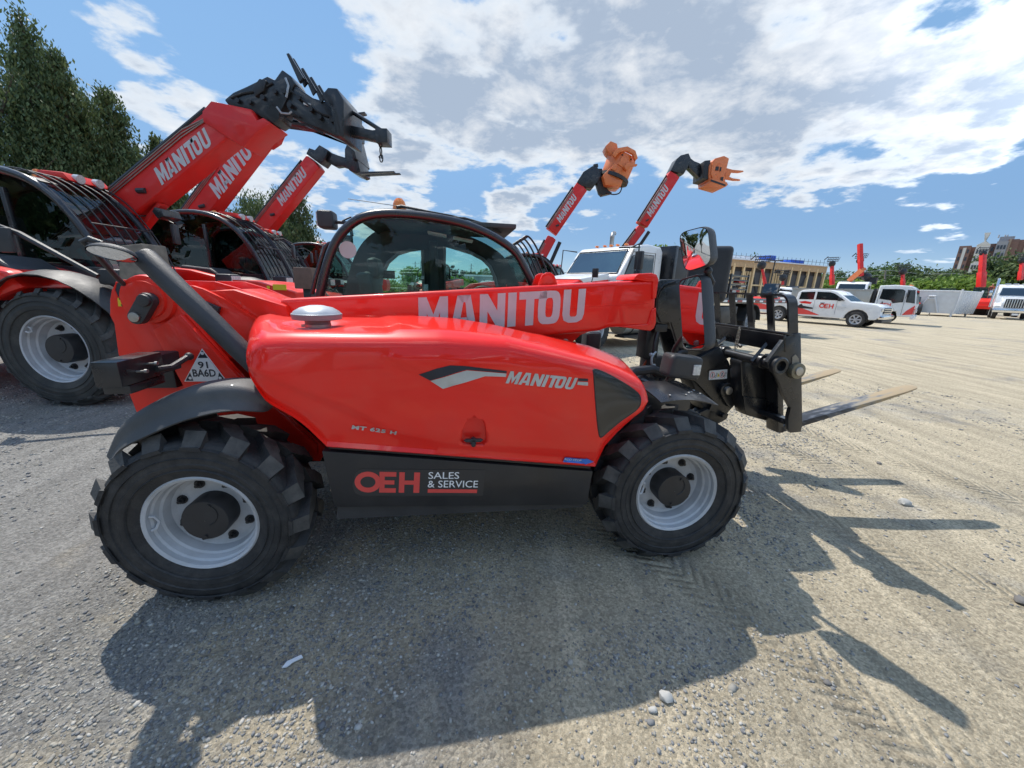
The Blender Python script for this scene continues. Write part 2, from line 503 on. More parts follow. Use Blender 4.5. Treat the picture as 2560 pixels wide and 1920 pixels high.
def rim_mesh(key, Rr, W, dish, mat=RIM, nb=8, hubr=.4):
    if key in _WC: return _WC[key]
    b = MB(); h = W / 2
    # outer lip, stepped barrel, then disc at depth `dish` behind the lip
    y0 = -h * .86
    prof = [(Rr - .006, y0 + .03), (Rr + .012, y0), (Rr + .004, y0 - .008), (Rr - .008, y0), (Rr * .965, y0 + dish * .22), (Rr * .93, y0 + dish * .28), (Rr * .90, y0 + dish * .5), (Rr * .86, y0 + dish * .56),
            (Rr * .82, y0 + dish * .9), (Rr * .74, y0 + dish * 1.0), (Rr * .5, y0 + dish * 1.0), (Rr * .3, y0 + dish), (.001, y0 + dish)]
    b.lathe(prof, 56)
    prof = [(Rr + .01, -y0), (Rr * .9, -y0 - .03), (Rr * .85, 0), (Rr * .8, y0 + dish + .01)]
    b.lathe(prof, 40)
    # valve guard
    b.tube([( -Rr * .93, y0 + .012, .035), (-Rr * .86, y0 + .02, .03), (-Rr * .82, y0 + .03, 0), (-Rr * .86, y0 + .02, -.03), (-Rr * .93, y0 + .012, -.035)], .006 * Rr / .22, 6)
    me = b.mesh('rim', mat, 28)
    _WC[key] = me
    return me

def nut_mesh(key, r, y, rc, nb, s):
    if key in _WC: return _WC[key]
    b = MB()
    for k in range(nb):
        a = 2 * math.pi * (k + .5) / nb
        x, z = rc * math.cos(a), rc * math.sin(a)
        b.cyl((x, y + .004, z), (x, y - s * .35, z), s * 1.15, s * 1.15, 14)
        b.cyl((x, y, z), (x, y - s * 1.1, z), s * .8, s * .75, 6)
        b.cyl((x, y, z), (x, y - s * 1.7, z), s * .4, s * .4, 8)
    me = b.mesh('wheel_nuts', BLKM, 30)
    _WC[key] = me
    return me

def add_wheel(parent, loc, key, Rt, Rr, W, lug=.022, nl=20, style='r4', dish=.12, hub=None, steer=0, flip=False, tmat=None, spin=0, rmat=None):
    tm = tyre_mesh(key + 't', Rt, Rr, W, lug, nl, style, tmat or RUB)
    w = link('wheel', None, parent); w.empty_display_size = .1
    w.location = loc; w.rotation_euler = (0, 0, steer + (math.pi if flip else 0))
    t = link('tyre', tm, w); t.rotation_euler = (0, spin, 0)
    rm = rim_mesh(key + 'r', Rr, W, dish, rmat or RIM)
    q = link('rim', rm, w); q.rotation_euler = (0, spin * .5, 0)
    y0 = -W / 2 * .86 + dish
    if False:
        me_ = nut_mesh('nearnut', .01, 0, 0, 1, Rr * .085)
        for k in range(8):
            a = 2 * math.pi * (k + .5) / 8 + spin * .5
            n = link('wheel_nut', me_, w); n.location = (Rr * .66 * math.cos(a), y0, Rr * .66 * math.sin(a))
    else:
        n = link('wheel_nuts', nut_mesh(key + 'n', .01, y0, Rr * .66, 8, Rr * .085), w); n.rotation_euler = (0, spin * .5, 0)
    if (key + 'h') not in _WC:
        b = MB(); r = Rr * .44
        b.lathe([(r * 1.02, y0 + .01), (r, y0), (r, y0 - dish * .72), (r * .96, y0 - dish * .8), (r * .6, y0 - dish * .82), (.001, y0 - dish * .82)], 36)
        b.tube([(r * .55 * math.cos(a), y0 - dish * .83, r * .55 * math.sin(a) + r * .3) for a in [i * .25 for i in range(-5, 4)]], .003, 5)
        for a in (1.2, 4.6): b.cyl((r * .8 * math.cos(a), y0 - dish * .8, r * .8 * math.sin(a)), (r * .8 * math.cos(a), y0 - dish * .87, r * .8 * math.sin(a)), .008, .008, 8)
        _WC[key + 'h'] = b.mesh('hub', BLKM, 30)
    link('hub', _WC[key + 'h'], w)
    return w
# ================================================================== compact telehandler in front
YAW = R(9.712); TO = Vector((-.361, 2.458, 0))
E1 = Vector((math.cos(YAW), math.sin(YAW), 0)); N1 = Vector((-math.sin(YAW), math.cos(YAW), 0))
def tl(u, v, y):
    d = ray(u, v); t = (y + TO.dot(N1)) / d.dot(N1)
    P = Vector((0, 0, CH)) + d * t
    return ((P - TO).dot(E1), P.z)

T = thing('compact_telehandler', 'small glossy red telehandler in the foreground with black side skirt reading SALES & SERVICE', 'telehandler', TO, YAW)
# wheels: track such that the rim faces stand at y = -.87
for sx, st in ((-1.15, R(0)), (1.15, R(-2))):
    add_wheel(T, (sx, -.735, .405), 'near', .434, .222, .31, lug=.042, nl=16, steer=st, spin=.1 * sx + .2, dish=.115)
    add_wheel(T, (sx, .735, .405), 'near', .434, .222, .31, lug=.042, nl=16, flip=True)

# ---- engine cover: closed loft
ZB = [(-.866, 1.125), (-.862, 1.065), (-.839, 1.011), (-.812, .964), (-.768, .928), (-.726, .90), (-.674, .853), (-.633, .798), (-.598, .753), (.655, .592), (.661, .613), (.694, .702), (.756, .779), (.832, .853), (.880, .885), (.903, .925)]
ZT = [(-.866, 1.15), (-.862, 1.172), (-.842, 1.213), (-.803, 1.242), (-.70, 1.250), (-.35, 1.252), (-.1, 1.254), (.19, 1.236), (.43, 1.185), (.63, 1.137), (.745, 1.095), (.832, 1.053), (.871, 1.02), (.892, .975), (.903, .94)]
ZC = [(-.866, 1.17), (-.84, 1.235), (-.80, 1.262), (-.6, 1.268), (-.45, 1.27), (-.27, 1.275), (-.05, 1.266), (.16, 1.241), (.31, 1.214), (.456, 1.188), (.573, 1.156), (.70, 1.12), (.80, 1.075), (.86, 1.04), (.892, .99), (.903, .95)]
def hood_row(x):
    zb, zt, zc = interp(ZB, x), interp(ZT, x), interp(ZC, x)
    e = 0
    if x < -.80: e = 1 - math.sqrt(max(0, 1 - ((-.80 - x) / .068) ** 2))
    if x > .84: e = 1 - math.sqrt(max(0, 1 - ((x - .84) / .066) ** 2))
    yo = -.885 + .05 * e
    kx = 0
    if x < -.3: kx = -.42 * ((-.3 - x) / .566) ** 1.3
    if x > .4: kx = .28 * ((x - .4) / .5)
    hgt = zt - zb; rr = min(.075, hgt * .35)
    # crease running from the shoulder down to the rear (the "eyebrow")
    pts = []
    def P(y, z, side=False):
        X = x + kx * (y + .885)
        if side:   # pressed crease sweeping down the flank from the brow
            zl = interp([(-.50, 1.27), (-.40, 1.20), (-.28, 1.13), (-.10, 1.06), (.15, 1.00), (.6, .94)], X)
            k_ = min(1, max(0, (z - zl) / .03 + .5)); k_ = k_ * k_ * (3 - 2 * k_)
            fa_ = min(1, max(0, (X + .50) / .08)) * min(1, max(0, (.45 - X) / .5))
            y -= .009 * k_ * fa_
            zl2 = interp([(-.86, 1.10), (-.5, .93), (-.3, .80), (.0, .72)], X); k2 = min(1, max(0, (zl2 - z) / .04 + .5)); y += .010 * k2 * k2 * (3 - 2 * k2) * min(1, max(0, (-.1 - X) / .3))
        if z > zt - .002 and y > -.86:
            d2 = ((X + .675) / .115) ** 2 + ((y + .60) / .115) ** 2
            z -= .030 * math.exp(-d2 * d2)
            z += .030 * min(1, max(0, (-.74 - x) / .10)) * min(1, max(0, (y + .84) / .2)) * (1 if x > -.857 else .3)
            kb = min(1, max(0, (X + .42 + .10 * math.sin((y + .4) * 3)) / .05)); z += .010 * kb * kb * (3 - 2 * kb) * min(1, max(0, (.5 - X) / .5))
        pts.append((X, y, z))
    P(yo + .07, zb + .004); P(yo + .012, zb); P(yo + .002, zb + .008); 
    fold = .10 if hgt > .2 else 0
    for i in range(1, 27):
        t = i / 27
        z = zb + .008 + (zt - rr - zb - .008) * t
        bul = .012 * math.sin(math.pi * t)
        low = .014 * max(0, 1 - t / .22) ** 1.2 * (1 if fold else 0)
        P(yo - bul + low, z, True)
    for i in range(0, 7):
        a = math.pi / 2 * i / 6
        P(yo + rr * 1.25 * (1 - math.cos(a)) , zt - rr + rr * math.sin(a))
    yi = -.27
    for i in range(1, 18):
        t = i / 18
        P(yo + rr * 1.25 + (yi - .0 - yo - rr * 1.25) * t, zt + (zc - zt) * math.sin(t * math.pi * .62) / math.sin(math.pi * .62) if t < .9 else zc)
    P(yi - .01, zc - .004); P(yi, zc - .02); P(yi, (zb + zc) / 2); P(yi, zb + .02); P(yi - .02, zb + .004)
    P(-.55, zb + .004)
    return pts
xs = [-.865, -.862, -.856, -.846, -.832, -.815, -.80, -.78, -.75, -.72, -.69, -.66, -.635, -.61, -.598] + [-.598 + 1.253 * i / 70 for i in range(1, 70)] + [.655, .661, .675, .694, .72, .75, .78, .81, .84, .86, .878, .89, .898, .902]
hb = MB(); hb.grid([hood_row(x) for x in xs], closed=True, caps=True)
hood = hb.done('engine_cover', RED, T, ang=38)
# recess for the latch, cut out of the cover
cutp = [(780 + .4159 * a, 800 + .4159 * b) for a, b in [(886, 735), (900, 660), (930, 590), (965, 567), (1030, 590), (1052, 640), (1060, 740), (1040, 760), (900, 748)]]
c2 = [tl(u, v, -.89) for u, v in cutp]
cb = MB(); cx_, cz_ = sum(p[0] for p in c2) / 9, sum(p[1] for p in c2) / 9
V1 = [(p[0], -.95, p[1]) for p in c2]; V2 = [(cx_ + (p[0] - cx_) * .86, -.855, cz_ + (p[1] - cz_) * .86 - .004) for p in c2]
cb.grid([V1, V2], closed=True, caps=True)
cut = cb.done('cutter', None, T)
md = hood.modifiers.new('b', 'BOOLEAN'); md.operation = 'DIFFERENCE'; md.object = cut; md.solver = 'EXACT'
bpy.context.view_layer.update()
dg = bpy.context.evaluated_depsgraph_get()
nm = bpy.data.meshes.new_from_object(hood.evaluated_get(dg))
if len(nm.polygons) > 500:
    hood.modifiers.clear(); hood.data = nm; nm.name = 'engine_cover'
else:
    hood.modifiers.clear()
bpy.data.objects.remove(cut)
hbv = bvh_of(hood)
b = MB()
lx, lz = tl(780 + .4159 * 970, 800 + .4159 * 722, -.885)
b.box((lx, -.885, lz), (.075, .012, .014)); b.cyl((lx, -.87, lz), (lx, -.9, lz), .012, .012, 14); b.cyl((lx, -.87, lz - .012), (lx, -.9, lz - .02), .014, .011, 14)
b.prism([(lx - .045, lz + .004), (lx - .03, lz + .010), (lx + .03, lz + .010), (lx + .045, lz + .004), (lx + .03, lz - .005), (lx - .03, lz - .005)], -.9, -.886)
b.done('latch', PLAS, hood, bevel=.002)
# side intake grille: dark perforated panel let into a rim
wpx = [(1488, 925), (1516, 934), (1560, 958), (1596, 984), (1600, 1003), (1590, 1023), (1553, 1050), (1525, 1073), (1503, 1091), (1497, 1085), (1492, 1050), (1488, 990), (1486, 940)]
def w3(pts, y=-.9): return [(tl(u, v, y)[0], y, tl(u, v, y)[1]) for u, v in pts]
wp = w3(wpx, -.89)
MESHM, N_, K_ = newmat('perforated_black_mesh')
_o = N_.new('ShaderNodeOutputMaterial'); _p = N_.new('ShaderNodeBsdfPrincipled'); K_.new(_p.outputs[0], _o.inputs[0])
_t = N_.new('ShaderNodeTexCoord'); _v = N_.new('ShaderNodeTexVoronoi'); _v.inputs['Scale'].default_value = 260; _v.inputs['Randomness'].default_value = 0
K_.new(_t.outputs['Object'], _v.inputs['Vector']); _r = N_.new('ShaderNodeMapRange'); _r.inputs[1].default_value = .25; _r.inputs[2].default_value = .45
_r.inputs[3].default_value = .004; _r.inputs[4].default_value = .035
K_.new(_v.outputs['Distance'], _r.inputs[0]); K_.new(_r.outputs[0], _p.inputs['Base Color']); _p.inputs['Roughness'].default_value = .22
_p.inputs['Coat Weight'].default_value = .3
poly_decal('intake_grille', wp, MESHM, hood, hbv, off=.003, maxlen=.03)
rim_pts = []
for p in spline(wp, 3, True):
    h_ = hbv.ray_cast(Vector((p[0], -1.3, p[2])), Vector((0, 1, 0)))
    rim_pts.append(h_[0] + Vector((0, -.001, 0)) if h_[0] is not None else p)
MB().tube(rim_pts, .0035, 6, close=True).done('grille_seal', BLKM, hood)
# decals on the cover
gx = lambda a, c: (780 + .4159 * a, 800 + .4159 * c)
poly_decal('stripe', w3([gx(640, 330), gx(745, 293), gx(830, 273), gx(920, 277), gx(1172, 308), gx(1170, 320), gx(930, 300), (1164, 926.5), gx(708, 365)][:8] + [gx(708, 365)]), INK, hood, hbv) if False else None
poly_decal('stripe', w3([gx(640, 330), gx(745, 293), gx(830, 273), gx(920, 277), gx(1172, 308), gx(1170, 320), gx(930, 299), gx(860, 318), gx(710, 366)]), INK, hood, hbv)
poly_decal('stripe', w3([gx(712, 368), gx(862, 322), gx(930, 303), gx(1170, 323), gx(1166, 342), gx(1040, 338), gx(787, 415)]), SILV, hood, hbv)
poly_decal('stripe', w3([gx(1606, 354), gx(1664, 357), gx(1664, 372), gx(1604, 369)]), INK, hood, hbv)
poly_decal('stripe', w3([gx(1602, 374), gx(1664, 377), gx(1663, 398), gx(1598, 392)]), SILV, hood, hbv)
def px_word(name, polys, p0, p1, hpx, y, mat, parent, bvh=None, shear=0, off=.0025):
    a, c = tl(p0[0], p0[1], y), tl(p1[0], p1[1], y)
    t = tl(p0[0], p0[1] - hpx, y)
    A, C = Vector((a[0], y, a[1])), Vector((c[0], y, c[1]))
    ux = (C - A).normalized(); uy = Vector((-ux.z, 0, ux.x))
    return decal(name, polys, A, ux, uy, (C - A).length, mat, parent, bvh, h=abs(t[1] - a[1]), off=off, shear=shear)
px_word('lettering', BWORD, gx(1163, 380), gx(1570, 421), 31, -.9, SILV, hood, hbv, shear=.28)
px_word('lettering', text_polys('MT 625 H', 1, .045, 1.15), gx(236, 657), gx(505, 689), 11, -.89, SILV, hood, hbv, shear=.15, off=.006)
px_word('eco_badge', ([(0, 0), (.70, 0), (.72, -.12), (1, .5), (.72, 1.1), (.68, .95), (.03, .95)], [(0, 1, 2, 3, 4, 5, 6)], 1, 1), gx(1510, 857), gx(1695, 872), 13, -.89, BLUE, hood, hbv, off=.006)
px_word('lettering', text_polys('ECO STOP', 1, .01, 1), gx(1522, 848), gx(1622, 856), 5, -.895, WHTM, hood, hbv, off=.008)
# ---- intake cap
icx, icy = -.675, -.60
b = MB(); b.lathe([(.001, 1.349), (.03, 1.348), (.07, 1.338), (.096, 1.322), (.104, 1.312), (.107, 1.311)], 40, 'z', (icx, icy, 0)); b.done('intake_cap', GALV, T)
b = MB(); b.lathe([(.107, 1.311), (.109, 1.308), (.106, 1.286), (.09, 1.283), (.05, 1.282), (.048, 1.262)], 40, 'z', (icx, icy, 0)); b.lathe([(.055, 1.284), (.055, 1.262), (.05, 1.245)], 32, 'z', (icx, icy, 0)); b.done('intake_neck', PLASG, T)
b = MB(); b.lathe([(.052, 1.262), (.057, 1.262), (.057, 1.248), (.052, 1.248)], 32, 'z', (icx, icy, 0)); b.box((icx - .055, icy - .02, 1.255), (.02, .012, .012)); b.done('hose_clamp', STEEL, T)

# ---- side skirt (battery / step box)
def sk(u, v, y=-.86): return tl(u, v, y)
SKp = [sk(804, 1127), sk(1483, 1178), sk(1478, 1200), sk(1468, 1262), sk(835, 1268)]
b = MB(); b.prism(SKp, -.862, -.50); skirt = b.done('side_skirt', BLKM, T, bevel=.008)
b = MB(); b.tube([(-.60, -.84, .742), (.0, -.845, .665), (.64, -.845, .58)], .012, 6); b.done('cover_seal', BLKM, T)
low = [sk(835, 1268), sk(1468, 1262), sk(1465, 1275), sk(832, 1306)]
b = MB(); b.prism([(low[0][0] + .01, low[0][1] + .01), (low[1][0] - .01, low[1][1] + .01), (low[2][0] - .01, low[2][1]), (low[3][0] + .01, low[3][1])], -.835, -.52); b.done('lower_guard', PLAS, skirt)
# skirt label
y = -.8645
def skq(a, c): return gx(a, c)
pl = [skq(250, 960), skq(262, 920), skq(300, 897), skq(1042, 902), skq(1028, 1056), skq(300, 1056), skq(258, 1040), skq(243, 1000)]
LBG = pbr('label_background', (.03, .03, .032), .35, var=.05)
b = MB(); b.prism([tl(u, v, y) for u, v in pl], y, y + .0015); b.done('label_plate', LBG, skirt)
px_word('lettering', OEH, skq(259, 1036), skq(644, 1039), 52.5, y - .001, REDD, skirt)
px_word('lettering', text_polys('SALES', 1, .004), skq(699, 955), skq(884, 955), 17, y - .001, WHTM, skirt)
px_word('lettering', text_polys('& SERVICE', 1, .004), skq(695, 1007), skq(996, 1007), 17.5, y - .001, WHTM, skirt)
px_word('underline', ([(0, 0), (1, 0), (1, 1), (0, 1)], [(0, 1, 2, 3)], 1, 1), skq(695, 1038), skq(991, 1040), 9, y - .001, REDD, skirt)

# ---- chassis
b = MB()
b.box((0, 0, .56), (2.5, .62, .30)); b.box((0, -.3, .5), (1.1, .5, .22)); b.box((0, .4, .5), (1.2, .5, .25))
for sx in (-1.15, 1.15):
    b.cyl((sx, -.62, .405), (sx, .62, .405), .085, .085, 18); b.ball((sx, 0, .405), (.17, .2, .17), 18)
    for sy in (-1, 1): b.cyl((sx, sy * .55, .405), (sx, sy * .68, .405), .15, .13, 22)
b.box((-.2, .45, .8), (1.2, .7, .35))
ch = b.done('chassis', BLK, T, bevel=.012)
# rear frame plates with boom pivot
zq = lambda a, c: (200 + .3617 * a, 680 + .3617 * c)
RY = -.36
rp = [zq(215, 130), zq(240, 80), zq(290, 52), zq(520, 62), zq(600, 100), zq(690, 235), zq(1180, 790), zq(1400, 970), zq(1700, 1220), zq(1660, 1310), zq(1180, 1250), zq(820, 1060), zq(400, 1215), zq(420, 1100), zq(395, 985), zq(330, 820), zq(262, 560), zq(235, 360), zq(205, 300), zq(205, 190)]
rp2 = [tl(u, v, RY) for u, v in rp]
b = MB(); b.prism(rp2, RY, RY + .025); rf = b.done('rear_frame', RED2, T, bevel=.006)
b = MB(); b.prism(rp2, .10, .13)
b.prism([(rp2[0][0] + .03, .7), (rp2[0][0] + .03, 1.0), (rp2[4][0], 1.38), (rp2[4][0] + .05, 1.36), (-1.3, .7)], RY + .025, .10); b.done('frame_side', RED2, T, bevel=.006)
# folded outer stiffener (from pivot down to the wheel arch)
fp = [tl(u, v, RY - .03) for u, v in [zq(500, 400), zq(690, 290), zq(1170, 800), zq(1280, 905), zq(1420, 1010), zq(1640, 1200), zq(1640, 1260), zq(1000, 1000), zq(745, 845)]]
b = MB(); b.prism(fp, RY - .035, RY - .001); b.done('stiffener', RED2, rf, bevel=.012)
# box wall going down behind the wheel
b = MB(); b.prism([tl(*zq(560, 1030), -.45), tl(*zq(830, 1030), -.45), tl(*zq(1000, 1150), -.45), tl(*zq(700, 1260), -.45), tl(*zq(410, 1215), -.45)], -.46, -.36); b.done('arch_plate', RED2, rf, bevel=.006)
# collar + black pivot lever + pin
cxp, czp = tl(*zq(470, 190), RY - .01)
b = MB(); b.lathe([(.118, RY - .002), (.112, RY - .02), (.09, RY - .024), (.088, RY - .04), (.06, RY - .045), (.001, RY - .045)], 36, 'y', (cxp, 0, czp)); b.done('pivot_collar', RED2, rf)
p1_, p2_ = tl(*zq(463, 195), RY - .07), tl(*zq(398, 310), RY - .07)
b = MB(); dd = Vector((p2_[0] - p1_[0], 0, p2_[1] - p1_[1])).normalized(); pp = []
for i in range(9):
    a = math.pi * i / 8; n_ = Vector((dd.z, 0, -dd.x)); q = Vector((p1_[0], 0, p1_[1])) - dd * math.sin(a) * .035 + n_ * math.cos(a) * .035; pp.append((q.x, q.z))
for i in range(9):
    a = math.pi * i / 8; q = Vector((p2_[0], 0, p2_[1])) + dd * math.sin(a) * .035 - n_ * math.cos(a) * .035; pp.append((q.x, q.z))
b.prism(pp, RY - .085, RY - .04); b.cyl((p1_[0], RY - .04, p1_[1]), (p1_[0], RY - .1, p1_[1]), .03, .028, 20); b.done('pivot_lever', PLAS, rf, bevel=.008)
b = MB(); b.cyl((p2_[0], RY - .08, p2_[1]), (p2_[0], RY - .096, p2_[1]), .024, .023, 28); b.done('pin_head', STEEL, rf, bevel=.003)
# lifting hole
hx, hz = tl(*zq(298, 125), RY - .002)
b = MB(); b.prism([(hx - .028, hz - .035), (hx - .035, hz), (hx - .02, hz + .035), (hx + .02, hz + .035), (hx + .035, hz + .01), (hx + .022, hz - .03)], RY - .003, RY + .0); b.done('lifting_eye', INK, rf)
b = MB(); b.tube([(hx - .028, RY - .002, hz - .035), (hx - .035, RY - .002, hz), (hx - .02, RY - .002, hz + .035), (hx + .02, RY - .002, hz + .035), (hx + .035, RY - .002, hz + .01), (hx + .022, RY - .002, hz - .03)], .004, 6, True); b.ball((hx + .012, RY - .006, hz + .004), (.016, .01, .022), 12); b.done('eye_edge', RED2, rf)
# yellow hook sticker
s_ = [tl(u, v, RY - .002) for u, v in [zq(258, 173), zq(330, 173), zq(338, 238), zq(265, 237)]]
b = MB(); b.prism(s_, RY - .0025, RY - .001); stk = b.done('hook_sticker', YEL, rf)
sxm, szm = sum(p[0] for p in s_) / 4, sum(p[1] for p in s_) / 4
b = MB(); b.tube([(sxm + .012 * math.cos(a), RY - .004, szm + .014 + .010 * math.sin(a)) for a in [k * .5 for k in range(13)]], .0014, 5)
b.tube([(sxm, RY - .004, szm + .006), (sxm, RY - .004, szm - .006), (sxm + .008, RY - .004, szm - .014), (sxm + .004, RY - .004, szm - .022), (sxm - .007, RY - .004, szm - .02), (sxm - .009, RY - .004, szm - .013)], .0022, 5)
b.tube([(sxm - .006, RY - .004, szm + .018), (sxm + .006, RY - .004, szm + .018)], .001, 4); b.done('hook_symbol', INK, stk)
# triangular registration plate
tp = [tl(u, v, RY - .038) for u, v in [zq(842, 530), zq(1016, 757), zq(720, 757)]]
def shrink(P, k):
    cx, cz = sum(p[0] for p in P) / len(P), sum(p[1] for p in P) / len(P)
    return [(cx + (p[0] - cx) * k, cz + (p[1] - cz) * k) for p in P]
b = MB(); b.prism(tp, RY - .0375, RY - .034); plt = b.done('registration_plate', WHTM, rf)
b = MB(); b.prism(shrink(tp, .93), RY - .0385, RY - .0375); b.done('plate_field', INK, plt)
tt = shrink(tp, .93)
mid = lambda A, C, t: (A[0] + (C[0] - A[0]) * t, A[1] + (C[1] - A[1]) * t)
hexp = [mid(tt[0], tt[2], .25), mid(tt[0], tt[1], .25), mid(tt[1], tt[0], .28), mid(tt[1], tt[2], .2), mid(tt[2], tt[1], .2), mid(tt[2], tt[0], .28)]
b = MB(); b.prism(hexp, RY - .0395, RY - .0385); b.done('plate_panel', WHTM, plt)
yy = RY - .041
def tri_word(s, p0, p1, hpx, bold=.02):
    px_word('lettering', text_polys(s, 1, bold), p0, p1, hpx, yy, INK, plt)
tri_word('91', zq(820, 666), zq(888, 666), 17); tri_word('BA6D', zq(783, 724), zq(942, 724), 19)
for q in ((845, 563), (762, 733), (968, 733)):
    c_ = tl(*zq(*q), yy)
    b = MB(); b.cyl((c_[0], yy, c_[1]), (c_[0], yy - .0006, c_[1]), .0075, .0075, 16); b.done('plate_dot', WHTM, plt)
# counterweight block at the tail
wq = lambda a, c: (0 + .2772 * a, 560 + .2772 * c)
CWX, CWZ = -1.372, 1.083
b = MB(); b.box((CWX + .005, -.755, CWZ + .0), (.09, .23, .10)); b.box((CWX, -.74, CWZ - .070), (.095, .19, .035)); cw = b.done('counterweight', BLK, T, bevel=.005)
b = MB(); b.box((-1.55, -.1, .98), (.2, .6, .16)); b.box((-1.43, -.55, 1.06), (.10, .22, .09)); b.done('rear_bar', BLKM, cw, bevel=.01)
b = MB()
for dz in (.0, .020):
    b.cyl((CWX + .05, -.79 + dz * 3, CWZ - .005 + dz), (CWX + .085, -.79 + dz * 3, CWZ - .003 + dz), .0045, .0045, 8); b.cyl((CWX + .08, -.79 + dz * 3, CWZ - .003 + dz), (CWX + .09, -.79 + dz * 3, CWZ - .003 + dz), .008, .008, 8)
b.done('bolts', STEEL, cw)
b = MB(); b.tube([(CWX + .06, -.70, CWZ - .015), (CWX + .075, -.64, CWZ - .02), (CWX + .08, -.58, CWZ - .005), (CWX + .09, -.54, CWZ + .01)], .013, 8); b.ball((CWX + .09, -.535, CWZ + .01), .019, 10); b.done('tow_pin', PLAS, cw)

# ---- mudguard over the rear wheel
mp = [(232, 1165), (245, 1130), (262, 1100), (300, 1067), (350, 1037), (420, 1005), (490, 990), (560, 986), (610, 1000), (645, 1022), (652, 1040)]
out = [tl(u, v, -.885) for u, v in mp]
rows = []
for i, (x, z) in enumerate(out):
    t = i / (len(out) - 1); dz = .010 + .05 * math.sin(min(1, t * 1.1) * math.pi * .6)
    nx, nz = (x + 1.15), (z - .405); L_ = math.hypot(nx, nz); nx, nz = nx / L_, nz / L_
    w_ = -.60
    e = math.sin(math.pi * min(max(t, .13), .965)) ** .35
    yc = (-.885 + w_) / 2; hw = (w_ + .885) / 2 * e
    row = []
    for j in range(13):
        s = -1 + 2 * j / 12
        lift = (1 - abs(s) ** 3) * .045 * e
        drop = (-.075, -.05, -.02)[j] * e * math.sin(math.pi * min(1, .12 + t ** 1.1 * .8)) if j < 3 else 0
        row.append((x - nx * .004 + nx * (lift + drop), yc + s * hw + (.018 if j == 1 else .0), z - .025 * e + nz * (lift + drop) + .01))
    rows.append(row)
b = MB(); b.grid([[Vector(q) for q in r] for r in rows]); mg = b.done('mudguard', PLASL, T, ang=50)
sm = mg.modifiers.new('s', 'SUBSURF'); sm.levels = 2; sm.render_levels = 2
so = mg.modifiers.new('t', 'SOLIDIFY'); so.thickness = .008; so.offset = -1
b = MB()
for q in ((-.955, -.80), (-.93, -.74)):
    b.ball((q[0] - .02, q[1], 1.018), (.009, .009, .005), 10)
b.done('mudguard_screws', STEEL, mg)
b = MB(); b.tube([(-1.05, -.7, .98), (-1.0, -.5, .97), (-.98, -.36, .95)], .02, 8); b.done('guard_bracket', BLK, mg)
# inner arch
b = MB(); b.prism([(-.86, .86), (-.70, .72), (-.62, .5), (-.5, .5), (-.5, .95), (-.72, .98), (-.86, .93)], -.60, -.34); b.done('wheel_arch', RED2, T, bevel=.006)
# front arch in black plus front axle carrier
b = MB(); b.prism([(.66, .45), (.67, .60), (.78, .78), (.95, .86), (1.25, .90), (1.45, .82), (1.45, .60), (1.3, .55), (1.0, .55), (.8, .45)], -.45, .45); b.done('front_frame', BLK, T, bevel=.01)

# ---- boom
ztop = lambda x: interp([(-1.55, 1.40), (-1.35, 1.425), (-1.15, 1.42), (-.95, 1.358), (.55, 1.482), (1.25, 1.535)], x)
BY0, BY1 = -.195, .055
bt = [(-1.0, 1.352), (.56, 1.479), (1.26, 1.536)]
bb = [(1.28, 1.235), (.96, 1.222), (.9, 1.20), (.7, 1.178), (.3, 1.13), (-1.0, 1.02)]
def boxprof(pts, y0, y1, ch_):
    return pts
b = MB(); b.prism(bt + bb, BY0, BY1)
boom = b.done('boom', RED, T, bevel=.028, seg=4, ang=40)
# side crease (weld line) & lower cylinder bracket
b = MB(); b.tube([(-.9, BY0 - .0005, 1.235), (.3, BY0 - .0005, 1.315), (1.22, BY0 - .0005, 1.385)], .0022, 6); b.done('weld_seam', RED, boom)
b = MB(); b.prism([(.45, 1.16), (.93, 1.215), (.80, 1.165), (.735, 1.105), (.69, 1.095), (.64, 1.11), (.55, 1.15)], -.125, -.105); b.prism([(.45, 1.16), (.93, 1.215), (.80, 1.165), (.735, 1.105), (.69, 1.095), (.64, 1.11), (.55, 1.15)], .085, .105); b.done('cylinder_bracket', RED, boom, bevel=.004)
b = MB(); b.cyl((.695, -.135, 1.118), (.695, .115, 1.118), .02, .02, 20); b.done('bracket_pin', STEEL, boom, bevel=.002)
